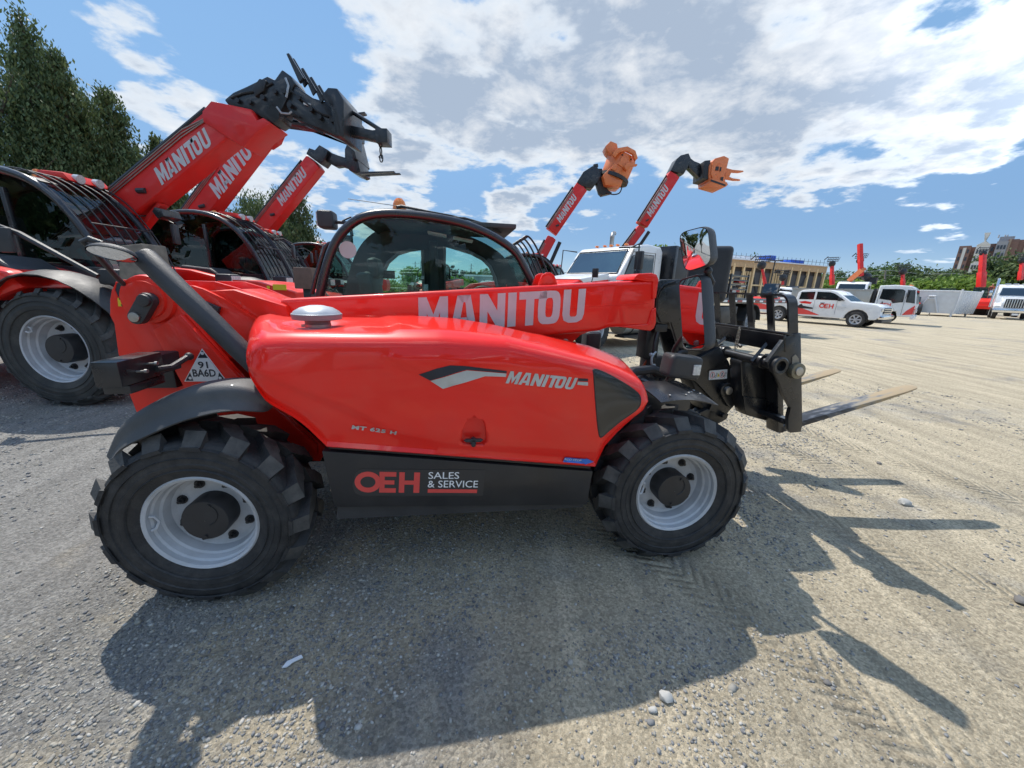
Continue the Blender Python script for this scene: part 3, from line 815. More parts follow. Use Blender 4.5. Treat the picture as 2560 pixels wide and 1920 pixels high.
# end collar pieces
b = MB()
b.prism([(1.09, 1.528), (1.10, 1.552), (1.12, 1.565), (1.21, 1.574), (1.245, 1.565), (1.262, 1.535), (1.262, 1.42), (1.235, 1.41), (1.225, 1.52)], BY0 - .012, BY1 + .012)
b.prism([(1.27, 1.36), (1.283, 1.26), (1.275, 1.225), (1.25, 1.205), (1.1, 1.222), (1.0, 1.232), (1.225, 1.25), (1.24, 1.34)], BY0 - .012, BY1 + .012)
b.done('boom_collar', RED, boom, bevel=.008, seg=3)
for yy_ in (-.105, .085):
    P_ = [(.50, 1.468), (.525, 1.482)] + [(.557 + .055 * math.cos(a), 1.515 + .05 * math.sin(a)) for a in [math.pi - k * math.pi / 10 for k in range(11)]] + [(.617, 1.488)]
    b = MB(); b.prism([(.495, 1.475), (.505, 1.51), (.52, 1.54), (.545, 1.556), (.57, 1.556), (.595, 1.54), (.61, 1.51), (.622, 1.478)], yy_ - .012, yy_ + .012)
    le = b.done('lifting_eye', RED, boom, bevel=.003)
    cbm = MB(); cbm.cyl((.56, yy_ - .05, 1.515), (.56, yy_ + .05, 1.515), .022, .022, 24); ct = cbm.done('c', None, T)
    md = le.modifiers.new('b', 'BOOLEAN'); md.object = ct; md.solver = 'EXACT'
    bpy.context.view_layer.update()
    nm = bpy.data.meshes.new_from_object(le.evaluated_get(bpy.context.evaluated_depsgraph_get()))
    le.modifiers.clear(); le.data = nm; bpy.data.objects.remove(ct)
# boom lettering in the near face
z3 = lambda a, c: (750 + .3165 * a, 450 + .3165 * c)
A_, C_ = (-.245, 1.175), (.832, 1.262)
ux_ = Vector((C_[0] - A_[0], 0, C_[1] - A_[1])).normalized(); uy_ = Vector((-ux_.z, 0, ux_.x))
decal('lettering', BWORD, (A_[0], BY0 - .0025, A_[1]), ux_, uy_, 1.03, SILVB, boom, h=.205, shear=.09)
# boom tail: flanged box climbing to the rear pivot
q1 = lambda a, c: (.3617 * a, 400 + .3617 * c)
def q1t(a, c, y): return tl(*q1(a, c), y)
tail = [q1t(1235, 850, -.2), q1t(1260, 832, -.2), q1t(1480, 838, -.2), q1t(1640, 885, -.2), q1t(1800, 950, -.2), q1t(2000, 1065, -.2), (-.8, 1.06), (-1.2, 1.02), (-1.45, 1.15), (-1.5, 1.3)]
b = MB(); b.prism(tail, -.2, -.175); b.prism(tail, .10, .125); b.done('boom_tail', RED, boom, bevel=.006)
t2 = [q1t(1250, 870, -.26), q1t(1330, 868, -.26), q1t(1400, 890, -.26), q1t(1550, 960, -.26), q1t(1750, 1085, -.26), q1t(1830, 1150, -.26), (-1.0, 1.0), (-1.42, 1.05), (-1.5, 1.25)]
b = MB(); b.prism(t2, -.26, -.235); b.done('tail_flange', RED2, boom, bevel=.004)
b = MB(); b.prism([(-1.48, 1.15), (-1.45, 1.38), (-1.2, 1.40), (-.95, 1.32), (-.9, 1.1)], -.235, .10); b.done('tail_core', RED2, boom, bevel=.02)
bx, bz = q1t(1455, 1020, -.28)
b = MB(); b.box((bx, -.275, bz - .005), (.075, .025, .05), (Vector((0, 1, 0)), R(25))); b.done('hose_clip', PLAS, boom, bevel=.004)
b = MB(); b.cyl((bx, -.286, bz), (bx, -.296, bz), .014, .014, 6); b.done('clip_bolt', STEEL, boom)
# diagonal exhaust/air pipe
pA, pB = tl(348, 628, -.52), tl(622, 895, -.60)
dirp = Vector((pB[0] - pA[0], -.08, pB[1] - pA[1])).normalized()
pa = Vector((pA[0] + .01, -.52, pA[1] - .015)); pb = Vector((pB[0], -.60, pB[1])) + dirp * .12
MB().tube([pa, pa + dirp * .012, (pa + pb) / 2, pb], [.040, .046, .046, .046], 28).done('exhaust_pipe', PLAS, T, ang=50)
# tail mirror on a bent arm
qm = lambda a, c: wq(a, c)
arm = [(-1.235, -.33, 1.415)]
a1 = tl(*qm(1075, 505), -.40); a2 = tl(*qm(745, 165), -.62); a3 = tl(*qm(780, 150), -.62); a4 = tl(*qm(930, 178), -.62)
MB().tube([(a1[0], -.38, a1[1] - .02), (a1[0], -.40, a1[1]), (a2[0] + .01, -.60, a2[1] - .025), (a2[0], -.62, a2[1] + .005), (a3[0] + .012, -.62, a3[1] + .008), (a4[0], -.62, a4[1])], .0115, 10).done('mirror_arm', PLAS, T)
mc = tl(*qm(1010, 262), -.62)
b = MB(); rows = []
for i in range(9):
    t = i / 8; r = math.sin(t * math.pi / 2); zz = math.cos(t * math.pi / 2)
    rows.append([(.086 * r * math.cos(a), .058 * r * math.sin(a), .036 * zz) for a in [2 * math.pi * k / 28 for k in range(28)]])
b.grid([[Vector(p) for p in r_] for r_ in rows], closed=True)
hm = b.done('mirror_housing', PLAS, T, loc=(mc[0], -.62, mc[1] - .005), rot=(R(-30), R(4), 0))
b = MB(); b.lathe([(.001, 0), (.04, .001), (.07, .004), (.081, .008)], 32, 'z'); g = b.done('mirror_glass', MIR, hm); g.scale = (1, .67, 1); g.location = (0, 0, -.009)

# ---- cab on the far side
CY0, CY1 = .16, .90
cabp = [(-.93, .95), (-.93, 1.30), (-.905, 1.42), (-.865, 1.55), (-.81, 1.68), (-.74, 1.78), (-.64, 1.86), (-.52, 1.90), (-.38, 1.912), (-.18, 1.905), (.02, 1.878), (.20, 1.825), (.34, 1.755), (.42, 1.69), (.48, 1.60), (.54, 1.49), (.60, 1.32), (.64, .95)]
cabo = [(p[0], p[1]) for p in cabp]
out3 = spline([(p[0], 0, p[1]) for p in cabo], 3)
def offs(P, d):
    o = []
    for i, p in enumerate(P):
        t = (P[min(i + 1, len(P) - 1)] - P[max(i - 1, 0)]).normalized(); o.append(p + Vector((t.z, 0, -t.x)) * d)
    return o
CABM = pbr('cab_frame_black', (.02, .017, .019), .3, coat=.5, var=.1)
CAB = link('cab', None, T); CAB.empty_display_size = .1
for y0 in (CY0, CY1):
    b = MB(); MB.tube(b, [p + Vector((0, y0, 0)) for p in offs(out3, .026)], .028, 12)
    b.done('side_frame', CABM, CAB, ang=50)
roofi = [p for p in out3 if p.z > 1.86]
b = MB(); b.grid([[p + Vector((0, y, .004 - .0)) for y in (CY0, CY0 + .1, .5, CY1 - .1, CY1)] for p in roofi])
rfp = b.done('roof_panel', GRYP, CAB); rfp.modifiers.new('s', 'SOLIDIFY').thickness = .03
fr = [p for p in out3 if p.x > .02 and p.z > 1.0]
b = MB(); b.grid([[p + Vector((0, y, 0)) for y in (CY0 + .02, CY1 - .02)] for p in fr]); b.done('front_window', GLASSW, CAB)
re = [p for p in out3 if p.x < -.55 and p.z > 1.0]
b = MB(); b.grid([[p + Vector((0, y, 0)) for y in (CY0 + .02, CY1 - .02)] for p in re]); b.done('rear_window', GLASS, CAB)
b = MB(); inn = offs(out3, .05); b.prism([(p.x, p.z) for p in inn if p.z > 1.0], CY0 + .004, CY0 + .010); b.done('side_window', GLASS, CAB)
# near side: upper dark printed band & inner structure
W1 = [(-.10, 1.765), (.0, 1.755), (.12, 1.725), (.22, 1.68), (.285, 1.62), (.33, 1.53), (.365, 1.40), (.38, 1.15), (-.10, 1.15)]
W2_ = [(-.28, 1.73), (-.38, 1.725), (-.48, 1.69), (-.56, 1.62), (-.61, 1.52), (-.64, 1.40), (-.66, 1.15), (-.28, 1.15)]
W3_ = [(.43, 1.50), (.50, 1.30), (.52, 1.15), (.435, 1.15)]
b = MB(); b.prism([(p.x, p.z) for p in offs(out3, -.0)], CY1 - .045, CY1 - .005); fs = b.done('far_side_panel', GRYP, CAB)
for Wn in (W1, W2_, W3_):
    cbm = MB(); cbm.prism(Wn, CY1 - .2, CY1 + .2); ct = cbm.done('c', None, T)
    md = fs.modifiers.new('b', 'BOOLEAN'); md.operation = 'DIFFERENCE'; md.object = ct; md.solver = 'EXACT'
    bpy.context.view_layer.update()
    nm = bpy.data.meshes.new_from_object(fs.evaluated_get(bpy.context.evaluated_depsgraph_get())); fs.modifiers.clear(); fs.data = nm; bpy.data.objects.remove(ct)
for Wn in (W1, W2_):
    b = MB(); b.prism(Wn, CY1 - .03, CY1 - .024); b.done('door_window', GLASS, CAB)
    MB().tube([(p[0], CY1 - .05, p[1]) for p in Wn], .014, 6, True).done('window_rim', PLASG, CAB)
b = MB(); b.box((-.05, (CY0 + CY1) / 2, 1.865), (.9, .6, .03)); b.box((-.19, CY1 - .07, 1.45), (.07, .05, .7)); b.done('inner_pillars', GRYP, CAB, bevel=.008)
b = MB()
for x0, x1, z0 in ((-.22, -.08, 1.828), (-.03, .12, 1.80)): b.box(((x0 + x1) / 2, .6, z0), (x1 - x0, .12, .012), (Vector((0, 1, 0)), R(8)))
b.done('roof_light_slot', WHTM, CAB)
b = MB(); b.box((-.53, .5, 1.03), (.1, .3, .5)); b.box((-.36, .5, 1.30), (.03, .03, .3)); b.box((-.56, .62, 1.52), (.16, .02, .06)); b.done('seat_frame', GRYP, CAB)
b = MB(); b.tube([(-.13, CY1, 1.79), (-.13, CY1, 1.12)], .02, 8); b.done('door_frame', GRYP, CAB)
# seat, wheel, console
b = MB(); b.box((-.42, .52, 1.06), (.42, .42, .12)); b.box((-.62, .52, 1.30), (.10, .40, .46), (Vector((0, 1, 0)), R(-10))); b.box((-.60, .52, 1.56), (.08, .24, .14), (Vector((0, 1, 0)), R(-8))); b.done('seat', GRYP, CAB, bevel=.035, seg=3)
b = MB(); b.tube([(.02 + .15 * math.cos(a) * .5, .52 + .17 * math.sin(a), 1.28 + .15 * math.cos(a) * .86) for a in [k * math.pi / 12 for k in range(24)]], .013, 8, True); b.tube([(.02, .52, 1.28), (.16, .52, 1.05)], .03, 8); b.done('steering_wheel', GRYP, CAB)
b = MB(); b.box((.25, .53, 1.08), (.24, .66, .2)); b.box((-.2, .53, .92), (1.3, .7, .2)); b.done('dashboard', GRYP, CAB, bevel=.02)
b = MB(); b.tube([(-.15, CY0 + .1, 1.1), (-.18, CY0 + .1, 1.3)], .012, 8); b.ball((-.18, CY0 + .1, 1.32), .024, 12); b.done('joystick', PLAS, CAB)
b = MB(); b.cyl((-.70, CY0 - .002, 1.655), (-.70, CY0 - .001, 1.655), .052, .052, 32); b.done('round_sticker', pbr('pale_sticker', (.45, .52, .50), .5, var=.03), CAB)
b = MB(); b.box((-.22, CY0 + .02, 1.41), (.03, .002, .095)); b.box((-.24, CY0 + .02, 1.5), (.02, .002, .02)); b.done('notice_sticker', pbr('pale_notice', (.4, .42, .4), .6, var=.3, scale=120), CAB)
# beacon
b = MB(); b.lathe([(.001, 2.01), (.02, 2.007), (.036, 1.99), (.044, 1.965), (.047, 1.93)], 24, 'z', (-.40, .42, .02)); bcn = b.done('beacon', AMB, T)
b = MB(); b.lathe([(.052, 1.95), (.052, 1.93), (.03, 1.92), (.03, 1.89)], 24, 'z', (-.40, .42, 0)); b.done('beacon_base', PLAS, bcn)
# roof wipers, aerial
b = MB(); ra = tl(870, 497, .3); rb_ = tl(1000, 516, .3)
b.tube([(ra[0], .3, ra[1]), (rb_[0], .3, rb_[1])], .0022, 5); b.done('aerial', PLAS, T)
b = MB(); P_ = [z3(760, 215), z3(800, 208), z3(1000, 245), z3(1200, 280), z3(1350, 320), z3(1500, 375), z3(1590, 415)]
b.tube([(tl(u, v, .35)[0], .35, tl(u, v, .35)[1]) for u, v in P_], [.010, .011, .006, .004, .005, .006, .006], 6)
P_ = [z3(1180, 296), z3(1300, 300), z3(1450, 345), z3(1580, 410)]
b.tube([(tl(u, v, .3)[0], .3, tl(u, v, .3)[1]) for u, v in P_], .007, 6); b.done('wiper', PLAS, T)
# windscreen guard bars
b = MB()
for k in range(5):
    y0 = .2 + k * .15
    b.tube([Vector(p) for p in spline([(.42, y0, 1.76), (.46, y0, 1.80), (.50, y0, 1.785), (.56, y0, 1.70), (.66, y0, 1.50), (.70, y0, 1.38), (.70, y0, 1.1)], 4)], .0065, 7)
b.tube([(.47, .2, 1.795), (.47, .8, 1.795)], .007, 7); b.tube([(.70, .2, 1.30), (.70, .8, 1.30)], .007, 7)
b.done('windscreen_guard', BLKM, CAB)
# rear work lamp on bracket
wl = tl(830, 551, .55)
b = MB(); b.box((0, 0, 0), (.11, .13, .12)); lampo = b.done('work_lamp', PLAS, T, bevel=.025, seg=3, loc=(wl[0] - .03, .55, wl[1] + .0))
b = MB(); b.tube([(.05, 0, -.01), (.11, 0, -.01), (.15, 0, -.01), (.17, -.05, -.10)], .012, 8); b.tube([(.10, 0, 0), (.16, 0, .03), (.2, -.03, -.01)], .006, 6); b.box((.13, -.03, -.13), (.07, .05, .06)); b.done('lamp_bracket', PLAS, lampo)
b = MB(); b.box((-.057, 0, 0), (.006, .10, .09)); b.done('lens', CLR, lampo)
# rear window ajar
b = MB(); y0 = .80
P_ = [(780, 735), (790, 690), (812, 618), (822, 610), (846, 604)]
b.tube([(tl(u, v, .2)[0], .2, tl(u, v, .2)[1]) for u, v in P_], .014, 8); b.done('window_frame', CABM, CAB)

# ---- boom head (black), carriage, forks
KQ = lambda a, c: (1600 + .2532 * a, 680 + .2532 * c)
def kt(a, c, y): return tl(*KQ(a, c), y)
hp = [(1.255, 1.50), (1.30, 1.535), (1.45, 1.545), (1.55, 1.545), (1.62, 1.44), kt(640, 380, -.13), kt(690, 520, -.13), kt(750, 720, -.13), kt(850, 880, -.13), kt(900, 1040, -.13), kt(940, 1180, -.13), kt(955, 1260, -.13), kt(900, 1310, -.13), kt(800, 1420, -.13), kt(710, 1500, -.13), kt(640, 1495, -.13),
      kt(640, 1390, -.13), kt(700, 1260, -.13), (1.66, .86), kt(560, 1010, -.13), (1.545, 1.0), (1.47, 1.16), (1.42, 1.26), (1.30, 1.26), (1.255, 1.25)]
HEAD = link('boom_head', None, T); HEAD.empty_display_size = .1
for y0 in (-.16, .04):
    b = MB(); b.prism(hp, y0, y0 + .03); b.done('side_plate', BLK, HEAD, bevel=.005)
b = MB(); b.prism([(1.24, 1.52), (1.5, 1.54), (1.58, 1.42), (1.47, 1.2), (1.40, 1.27), (1.24, 1.26)], -.13, .04)
b.prism([(1.60, .95), (1.78, 1.08), (1.86, .99), (1.9, .7), (1.82, .6), (1.75, .7)], -.13, .04); b.done('core', BLKM, HEAD, bevel=.02)
# ribs / fold on the head plate
fa = [kt(560, 830, -.15), kt(750, 735, -.15), kt(830, 860, -.15), kt(560, 1010, -.15)]
b = MB(); b.prism(fa, -.185, -.158); b.done('stiffener', BLK, HEAD, bevel=.008)
b = MB(); P_ = [(1690, 703), (1660, 712), (1648, 725), (1642, 742), (1640, 775), (1650, 800)]
for o_ in (0, 5):
    b.tube([(tl(u + o_ * .6, v + o_, -.165)[0], -.165, tl(u + o_ * .6, v + o_, -.14)[1]) for u, v in P_], .006, 6)
b.done('edge_bead', BLK, HEAD)
b = MB(); px_, pz_ = kt(822, 1152, -.16); qx_, qz_ = kt(880, 1250, -.16)
b.cyl((px_, -.15, pz_), (px_, -.20, pz_), .052, .05, 28)
n_ = Vector((pz_ - qz_, 0, qx_ - px_)).normalized() * .05
pp = [(px_ + n_.x, pz_ + n_.z), (px_ - n_.x, pz_ - n_.z), (qx_ - n_.x, qz_ - n_.z), (qx_ - .02, qz_ - .055), (qx_ + .02, qz_ - .05), (qx_ + n_.x, qz_ + n_.z)]
b.prism(pp, -.19, -.15); b.done('pivot_boss', BLK, HEAD, bevel=.006)
b = MB(); b.cyl((px_, -.18, pz_), (px_, -.225, pz_), .030, .028, 24); b.done('pivot_pin', STEEL, HEAD, bevel=.003)
b = MB(); cxy = [kt(560, 1380, -.13), kt(640, 1340, -.13), kt(760, 1370, -.13), kt(850, 1390, -.13), kt(830, 1440, -.13), kt(720, 1500, -.13), kt(600, 1480, -.13)]
b.prism(cxy, -.16, -.12); mx_, mz_ = kt(835, 1410, -.17); b.cyl((mx_ - .02, -.12, mz_), (mx_ - .02, -.2, mz_), .02, .02, 18); b.done('lower_link', BLK, HEAD, bevel=.006)
c1, c2_ = kt(545, 1180, -.02), kt(625, 1370, -.02)
b = MB(); b.cyl((c1[0] - .03, -.02, c1[1] + .06), (c2_[0], -.02, c2_[1]), .034, .034, 24); b.done('tilt_rod', CHROME, HEAD)
b = MB(); b.cyl((c1[0] - .12, -.02, c1[1] + .25), (c1[0] - .03, -.02, c1[1] + .06), .05, .05, 24); b.done('tilt_cylinder', BLKM, HEAD)
b = MB(); b.ball((c2_[0] - .02, -.02, c2_[1] - .02), (.07, .06, .06), 16); b.done('cylinder_eye', BLKM, HEAD)
# sticker with pictograms
sp = [kt(685, 975, -.165), kt(862, 962, -.165), kt(857, 1052, -.165), kt(680, 1065, -.165)]
b = MB(); b.prism(sp, -.1665, -.1605); stk = b.done('safety_sticker', WHTM, HEAD)
def sxy(s, t): 
    A_, B2, C_, D_ = [Vector(p) for p in sp]
    q = (D_ * (1 - s) + C_ * s) * (1 - t) + (A_ * (1 - s) + B2 * s) * t
    return (q.x, -.1685, q.y)
b = MB()
for c_ in (.16, .70): b.tube([Vector(sxy(c_, .5)) + Vector((.016 * math.cos(a), 0, .022 * math.sin(a))) for a in [k * math.pi / 8 for k in range(16)]], .0016, 5, True)
b.done('warning_rings', REDD, stk)
b = MB(); b.prism([sxy(.44, .3)[::2], sxy(.56, .3)[::2], sxy(.5, .68)[::2]], -.1685, -.1672); b.done('warning_triangle', YEL, stk)
b = MB()
for c_ in (.34, .84):
    b.tube([Vector(sxy(c_, .3)) + Vector((.006 * math.cos(a), 0, .008 * math.sin(a))) for a in [k * math.pi / 5 for k in range(10)]], .001, 4, True); b.tube([sxy(c_ - .07, .35), sxy(c_ + .03, .4), sxy(c_ + .07, .75), sxy(c_ + .1, .55)], .0013, 4)
for c_ in (.16, .70): b.box(sxy(c_, .5), (.006, .001, .026))
b.done('pictogram', INK, stk)
# hoses under the boom end
b = MB()
for k in range(3):
    o_ = k * .022
    b.tube(spline([(1.30 + o_, -.06 + k * .03, 1.27), (1.34 + o_, -.07 + k * .03, 1.15), (1.36 + o_, -.08 + k * .03, 1.05), (1.33 + o_, -.05 + k * .03, .95), (1.30, -.02, .86)], 5), .011, 8)
b.done('hydraulic_hoses', HOSE, HEAD)
b = MB()
b.tube(spline([(1.36, -.12, 1.24), (1.32, -.16, 1.12), (1.33, -.16, .98), (1.40, -.12, .88)], 5), .013, 8)
b.tube(spline([(1.55, -.18, 1.06), (1.47, -.22, 1.06), (1.42, -.2, .98), (1.40, -.16, .85)], 5), .018, 8)
b.box((1.33, -.05, 1.10), (.1, .12, .2)); b.box((1.40, -.05, .9), (.14, .16, .22)); b.box((1.36, -.1, 1.22), (.09, .1, .05))
b.done('hose_guide', BLKM, HEAD, bevel=.01)
b = MB(); b.tube(spline([(1.33, -.17, 1.06), (1.295, -.19, 1.03), (1.30, -.19, .98), (1.33, -.18, .97)], 4), .008, 6); b.ball((1.285, -.19, 1.045), .013, 8); b.done('coupling', GALV, HEAD)

CAR = link('fork_carriage', None, T); CAR.empty_display_size = .1
YN, YF = -.55, .44
TLT = Vector((-.275, 0, .96)).normalized()   # carriage up direction, tilted back
spx = [(1490, 1590), (1465, 1560), (1465, 1440), (1490, 1340), (1410, 1200), (1380, 1100), (1350, 1030), (1320, 985), (1270, 950), (1255, 890), (1300, 830), (1440, 640), (1530, 610), (1590, 600), (1605, 1500), (1590, 1580)]
spl = [kt(a, c, YN) for a, c in spx]
for y0 in (YN, YF - .028):
    b = MB(); b.prism(spl, y0, y0 + .028); sp_ = b.done('side_plate', BLK, CAR, bevel=.004)
# slot & roller on near plate
rx, rz = kt(1525, 870, YN)
b = MB(); P_ = [kt(1495, 915, YN), kt(1500, 840, YN), kt(1530, 812, YN), kt(1560, 850, YN), kt(1568, 915, YN)]
b.prism(P_, YN - .004, YN - .001); b.done('slot', pbr('light_seen_through', (.30, .26, .2), .9), CAR)
rcx, rcz = kt(1555, 978, YN - .02)
b = MB(); b.cyl((rcx, YN + .02, rcz), (rcx, YN - .03, rcz), .052, .050, 28); b.done('roller', pbr('greasy_steel', (.20, .18, .13), .5, metal=.5, var=.3), CAR, bevel=.006)
b = MB(); b.cyl((rcx, YN - .03, rcz), (rcx, YN - .038, rcz), .028, .026, 20); b.done('roller_bolt', STEEL, CAR, bevel=.003)
# fork shaft tube
tx, tz = kt(1350, 918, YN)
b = MB(); b.cyl((tx, YN + .028, tz), (tx, YF, tz), .030, .030, 28); b.done('fork_shaft', BLK, CAR)
b = MB(); b.lathe([(.052, YN + .01), (.054, YN - .03), (.046, YN - .036), (.032, YN - .034), (.031, YN + .01)], 32, 'y', (tx, 0, tz)); b.done('shaft_boss', BLK, CAR)
# upper beam with notched top plate
ux0, uz0 = kt(1530, 612, YN)
b = MB(); b.box((ux0 - .03, (YN + YF) / 2, uz0 - .005), (.085, YF - YN, .012), (Vector((0, 1, 0)), R(12)))
b.box((ux0 - .055, (YN + YF) / 2, uz0 - .06), (.02, YF - YN, .11), (Vector((0, 1, 0)), R(-14))); b.done('upper_beam', BLK, CAR, bevel=.003)
b = MB()
for k in range(26): b.box((ux0 - .058, YN + .05 + k * .045, uz0 + .006), (.012, .018, .004), (Vector((0, 1, 0)), R(12)))
b.done('beam_notches', pbr('worn_notch', (.30, .26, .2), .7, var=.3), CAR)
# backrest guard: bent flat bar and uprights
def gpt(s, y, dx=0):
    base = Vector((ux0 - .0, y, uz0))
    return base + TLT * s + Vector((dx, 0, 0))
Hh = .235
path = []
for t in range(7):
    a = math.pi / 2 * t / 6; rr = .05
    path.append((YN + .014 + rr - rr * math.cos(a), Hh - rr + rr * math.sin(a)))
pth = [(YN + .014, -.02)] + path + [(YF - .014 - rr + rr * math.cos(a), Hh - rr + rr * math.sin(a)) for a in [math.pi / 2 * (1 - t / 6) for t in range(7)]] + [(YF - .014, -.02)]
b = MB(); rows = []
for i, (y0, s) in enumerate(pth):
    p_, q_ = pth[max(i - 1, 0)], pth[min(i + 1, len(pth) - 1)]
    ty, ts = q_[0] - p_[0], q_[1] - p_[1]; L_ = math.hypot(ty, ts); ny, ns = -ts / L_ * .006, ty / L_ * .006
    c_ = gpt(s, y0)
    rows.append([c_ + Vector((-.032, ny, ns)), c_ + Vector((.032, ny, ns)), c_ + Vector((.032, -ny, -ns)), c_ + Vector((-.032, -ny, -ns))])
b.grid(rows, closed=True, caps=True); b.done('backrest_frame', BLK, CAR)
for y0 in (-.39, -.225, -.06, .10, .26):
    b = MB(); A_ = gpt(0, y0, -.012); B_ = gpt(Hh, y0, -.012)
    b.grid([[p + Vector((-.006, -.025, 0)), p + Vector((.006, -.025, 0)), p + Vector((.006, .025, 0)), p + Vector((-.006, .025, 0))] for p in (A_, B_)], closed=True, caps=True); b.done('backrest_bar', BLK, CAR)
# lower cross member and mounting brackets
b = MB(); lx_, lz_ = kt(1520, 1500, YN)
b.box((lx_, (YN + YF) / 2, lz_ + .0), (.10, YF - YN - .06, .035), (Vector((0, 1, 0)), R(8))); b.done('lower_beam', BLK, CAR, bevel=.004)
for y0 in (-.30, .26):
    b = MB(); P_ = [kt(995, 900, -.3), kt(1010, 870, -.3), kt(1060, 880, -.3), kt(1330, 960, -.3), kt(1400, 1180, -.3), kt(1400, 1400, -.3), kt(1280, 1480, -.3), kt(1050, 1415, -.3), kt(1010, 1250, -.3)]
    b.prism(P_, y0, y0 + .11); b.done('mounting_bracket', BLK, CAR, bevel=.01)
b = MB(); bx_, bz_ = kt(1340, 1320, -.31); b.cyl((bx_, -.30, bz_), (bx_, -.325, bz_), .022, .02, 16); b.done('bracket_pin', STEEL, CAR, bevel=.003)
b = MB(); b.prism([kt(1020, 1230, -.31), kt(1370, 1270, -.31), kt(1370, 1400, -.31), kt(1040, 1400, -.31)], -.312, -.299); b.done('bracket_plate', BLK, CAR, bevel=.004)
# struts from shaft to beam
for s0, s1, y0 in (((1100, 880), (1262, 695), -.42), ((700, 770), (860, 635), -.05)):
    A_, B_ = kt(*s0, y0), kt(*s1, y0)
    b = MB(); b.tube([(A_[0], y0, A_[1]), (B_[0], y0, B_[1])], .013, 4); b.cyl((A_[0], y0 - .02, A_[1]), (A_[0], y0 + .02, A_[1]), .036, .036, 20) if False else None
    b.box((B_[0], y0, B_[1] + .01), (.02, .03, .03)); b.done('strut', BLK, CAR)
cx3, cz3 = kt(1090, 900, -.42)
for yc_ in (-.46, -.12): b = MB(); b.cyl((tx, yc_, tz), (tx, yc_ + .06, tz), .046, .046, 24); b.done('shaft_collar', BLK, CAR, bevel=.004)
# chains
b = MB()
def chain(P, y0, n):
    for i in range(n):
        t = i / (n - 1) * (len(P) - 1); k = min(int(t), len(P) - 2); f = t - k
        u, v = P[k][0] + (P[k + 1][0] - P[k][0]) * f, P[k][1] + (P[k + 1][1] - P[k][1]) * f
        x, z = kt(u, v, y0); c_ = Vector((x, y0, z)); al = i % 2
        ring = []
        for j in range(8):
            a = 2 * math.pi * j / 8
            o_ = Vector((.007 * math.cos(a) * (1 - al), .007 * math.cos(a) * al, .013 * math.sin(a)))
            ring.append(c_ + o_)
        b.tube(ring, .0022, 4, True)
chain([(980, 560), (960, 640), (935, 760)], -.2, 14); chain([(985, 565), (975, 650), (955, 740)], -.22, 11); chain([(780, 520), (740, 560), (735, 640)], .05, 11)
b.done('chain', pbr('chain_steel', (.32, .28, .22), .5, metal=.6, var=.3), CAR)
# forks
for y0 in (-.353, .20):
    b = MB()
    hx_, hz_ = 2.21, .575
    fx, fz = 3.33, .848
    d_ = Vector((fx - hx_, 0, fz - hz_)).normalized(); up = Vector((-d_.z, 0, d_.x))
    st_ = [(0, .045, .052), (.25, .04, .052), (.8, .026, .052), (1.02, .014, .050), (1.12, .009, .042), (1.153, .006, .02)]
    rows = []
    for s, th, hw in st_:
        p = Vector((hx_, y0, hz_)) + d_ * s + up * 0
        rows.append([p + Vector((0, -hw, 0)), p + Vector((0, hw, 0)), p + Vector((0, hw, 0)) - up * th, p + Vector((0, -hw, 0)) - up * th])
    b.grid(rows, closed=True, caps=True)
    fk = b.done('fork', FKM, T, bevel=.003)
    b = MB(); b.grid([[p + Vector((.0, -.052, 0)), p + Vector((.0, .052, 0)), p + Vector((.045, .052, 0)), p + Vector((.045, -.052, 0))] for p in (Vector((hx_ - .012, y0, hz_ - .045)), Vector((hx_ - .012, y0, hz_ - .0)) + TLT * .52)], closed=True, caps=True)
    b.done('fork_shank', BLK, fk, bevel=.004)

# ---- front corner: small mudguard, position lamp, mirrors
b = MB(); rows = []
for i in range(9):
    t = i / 8; x = .955 + t * .33; z = .962 + (.022 * math.sin(t * math.pi)) - .022 * t
    rows.append([(x + .04 * s, -.62 - .22 * s, z - .035 * s * s - .01 * s) for s in (0, .25, .5, .75, 1)])
b.grid([[Vector(p) for p in r_] for r_ in rows]); fg = b.done('front_guard', PLAS, T, ang=60); fg.data.materials[0] = BLK
fg.modifiers.new('t', 'SOLIDIFY').thickness = .006
b = MB()
for k in range(16): 
    x = 1.05 + rnd.random() * .25; yk = -.70 - rnd.random() * .12
    b.ball((x, yk, .985 - .04), (.008 * rnd.random() + .003, .006, .0015), 8)
b.done('dried_splashes', pbr('dried_mud', (.45, .43, .4), .9), fg)
lc = tl(1707, 917, -.62)
b = MB(); b.box((0, 0, 0), (.20, .12, .135), (Vector((0, 1, 0)), R(6))); LP = b.done('front_lamp', PLAS, T, bevel=.032, seg=4, loc=(lc[0], -.60, lc[1]))
b = MB(); b.box((.06, -.06, -.01), (.045, .012, .06)); b.done('indicator_lens', CLR, LP, bevel=.004)
b = MB(); b.tube([(-.02, .03, -.04), (-.05, .05, -.13), (-.05, .12, -.15), (-.05, .3, -.16)], .018, 8); b.box((-.03, .05, -.12), (.18, .12, .012)); b.done('lamp_bracket', BLK, LP)
b = MB(); b.tube([(.90, -.55, .95), (1.0, -.5, 1.0), (1.15, -.45, 1.0), (1.3, -.45, .95)], .03, 10); b.done('guard_pipe', PLAS, T)
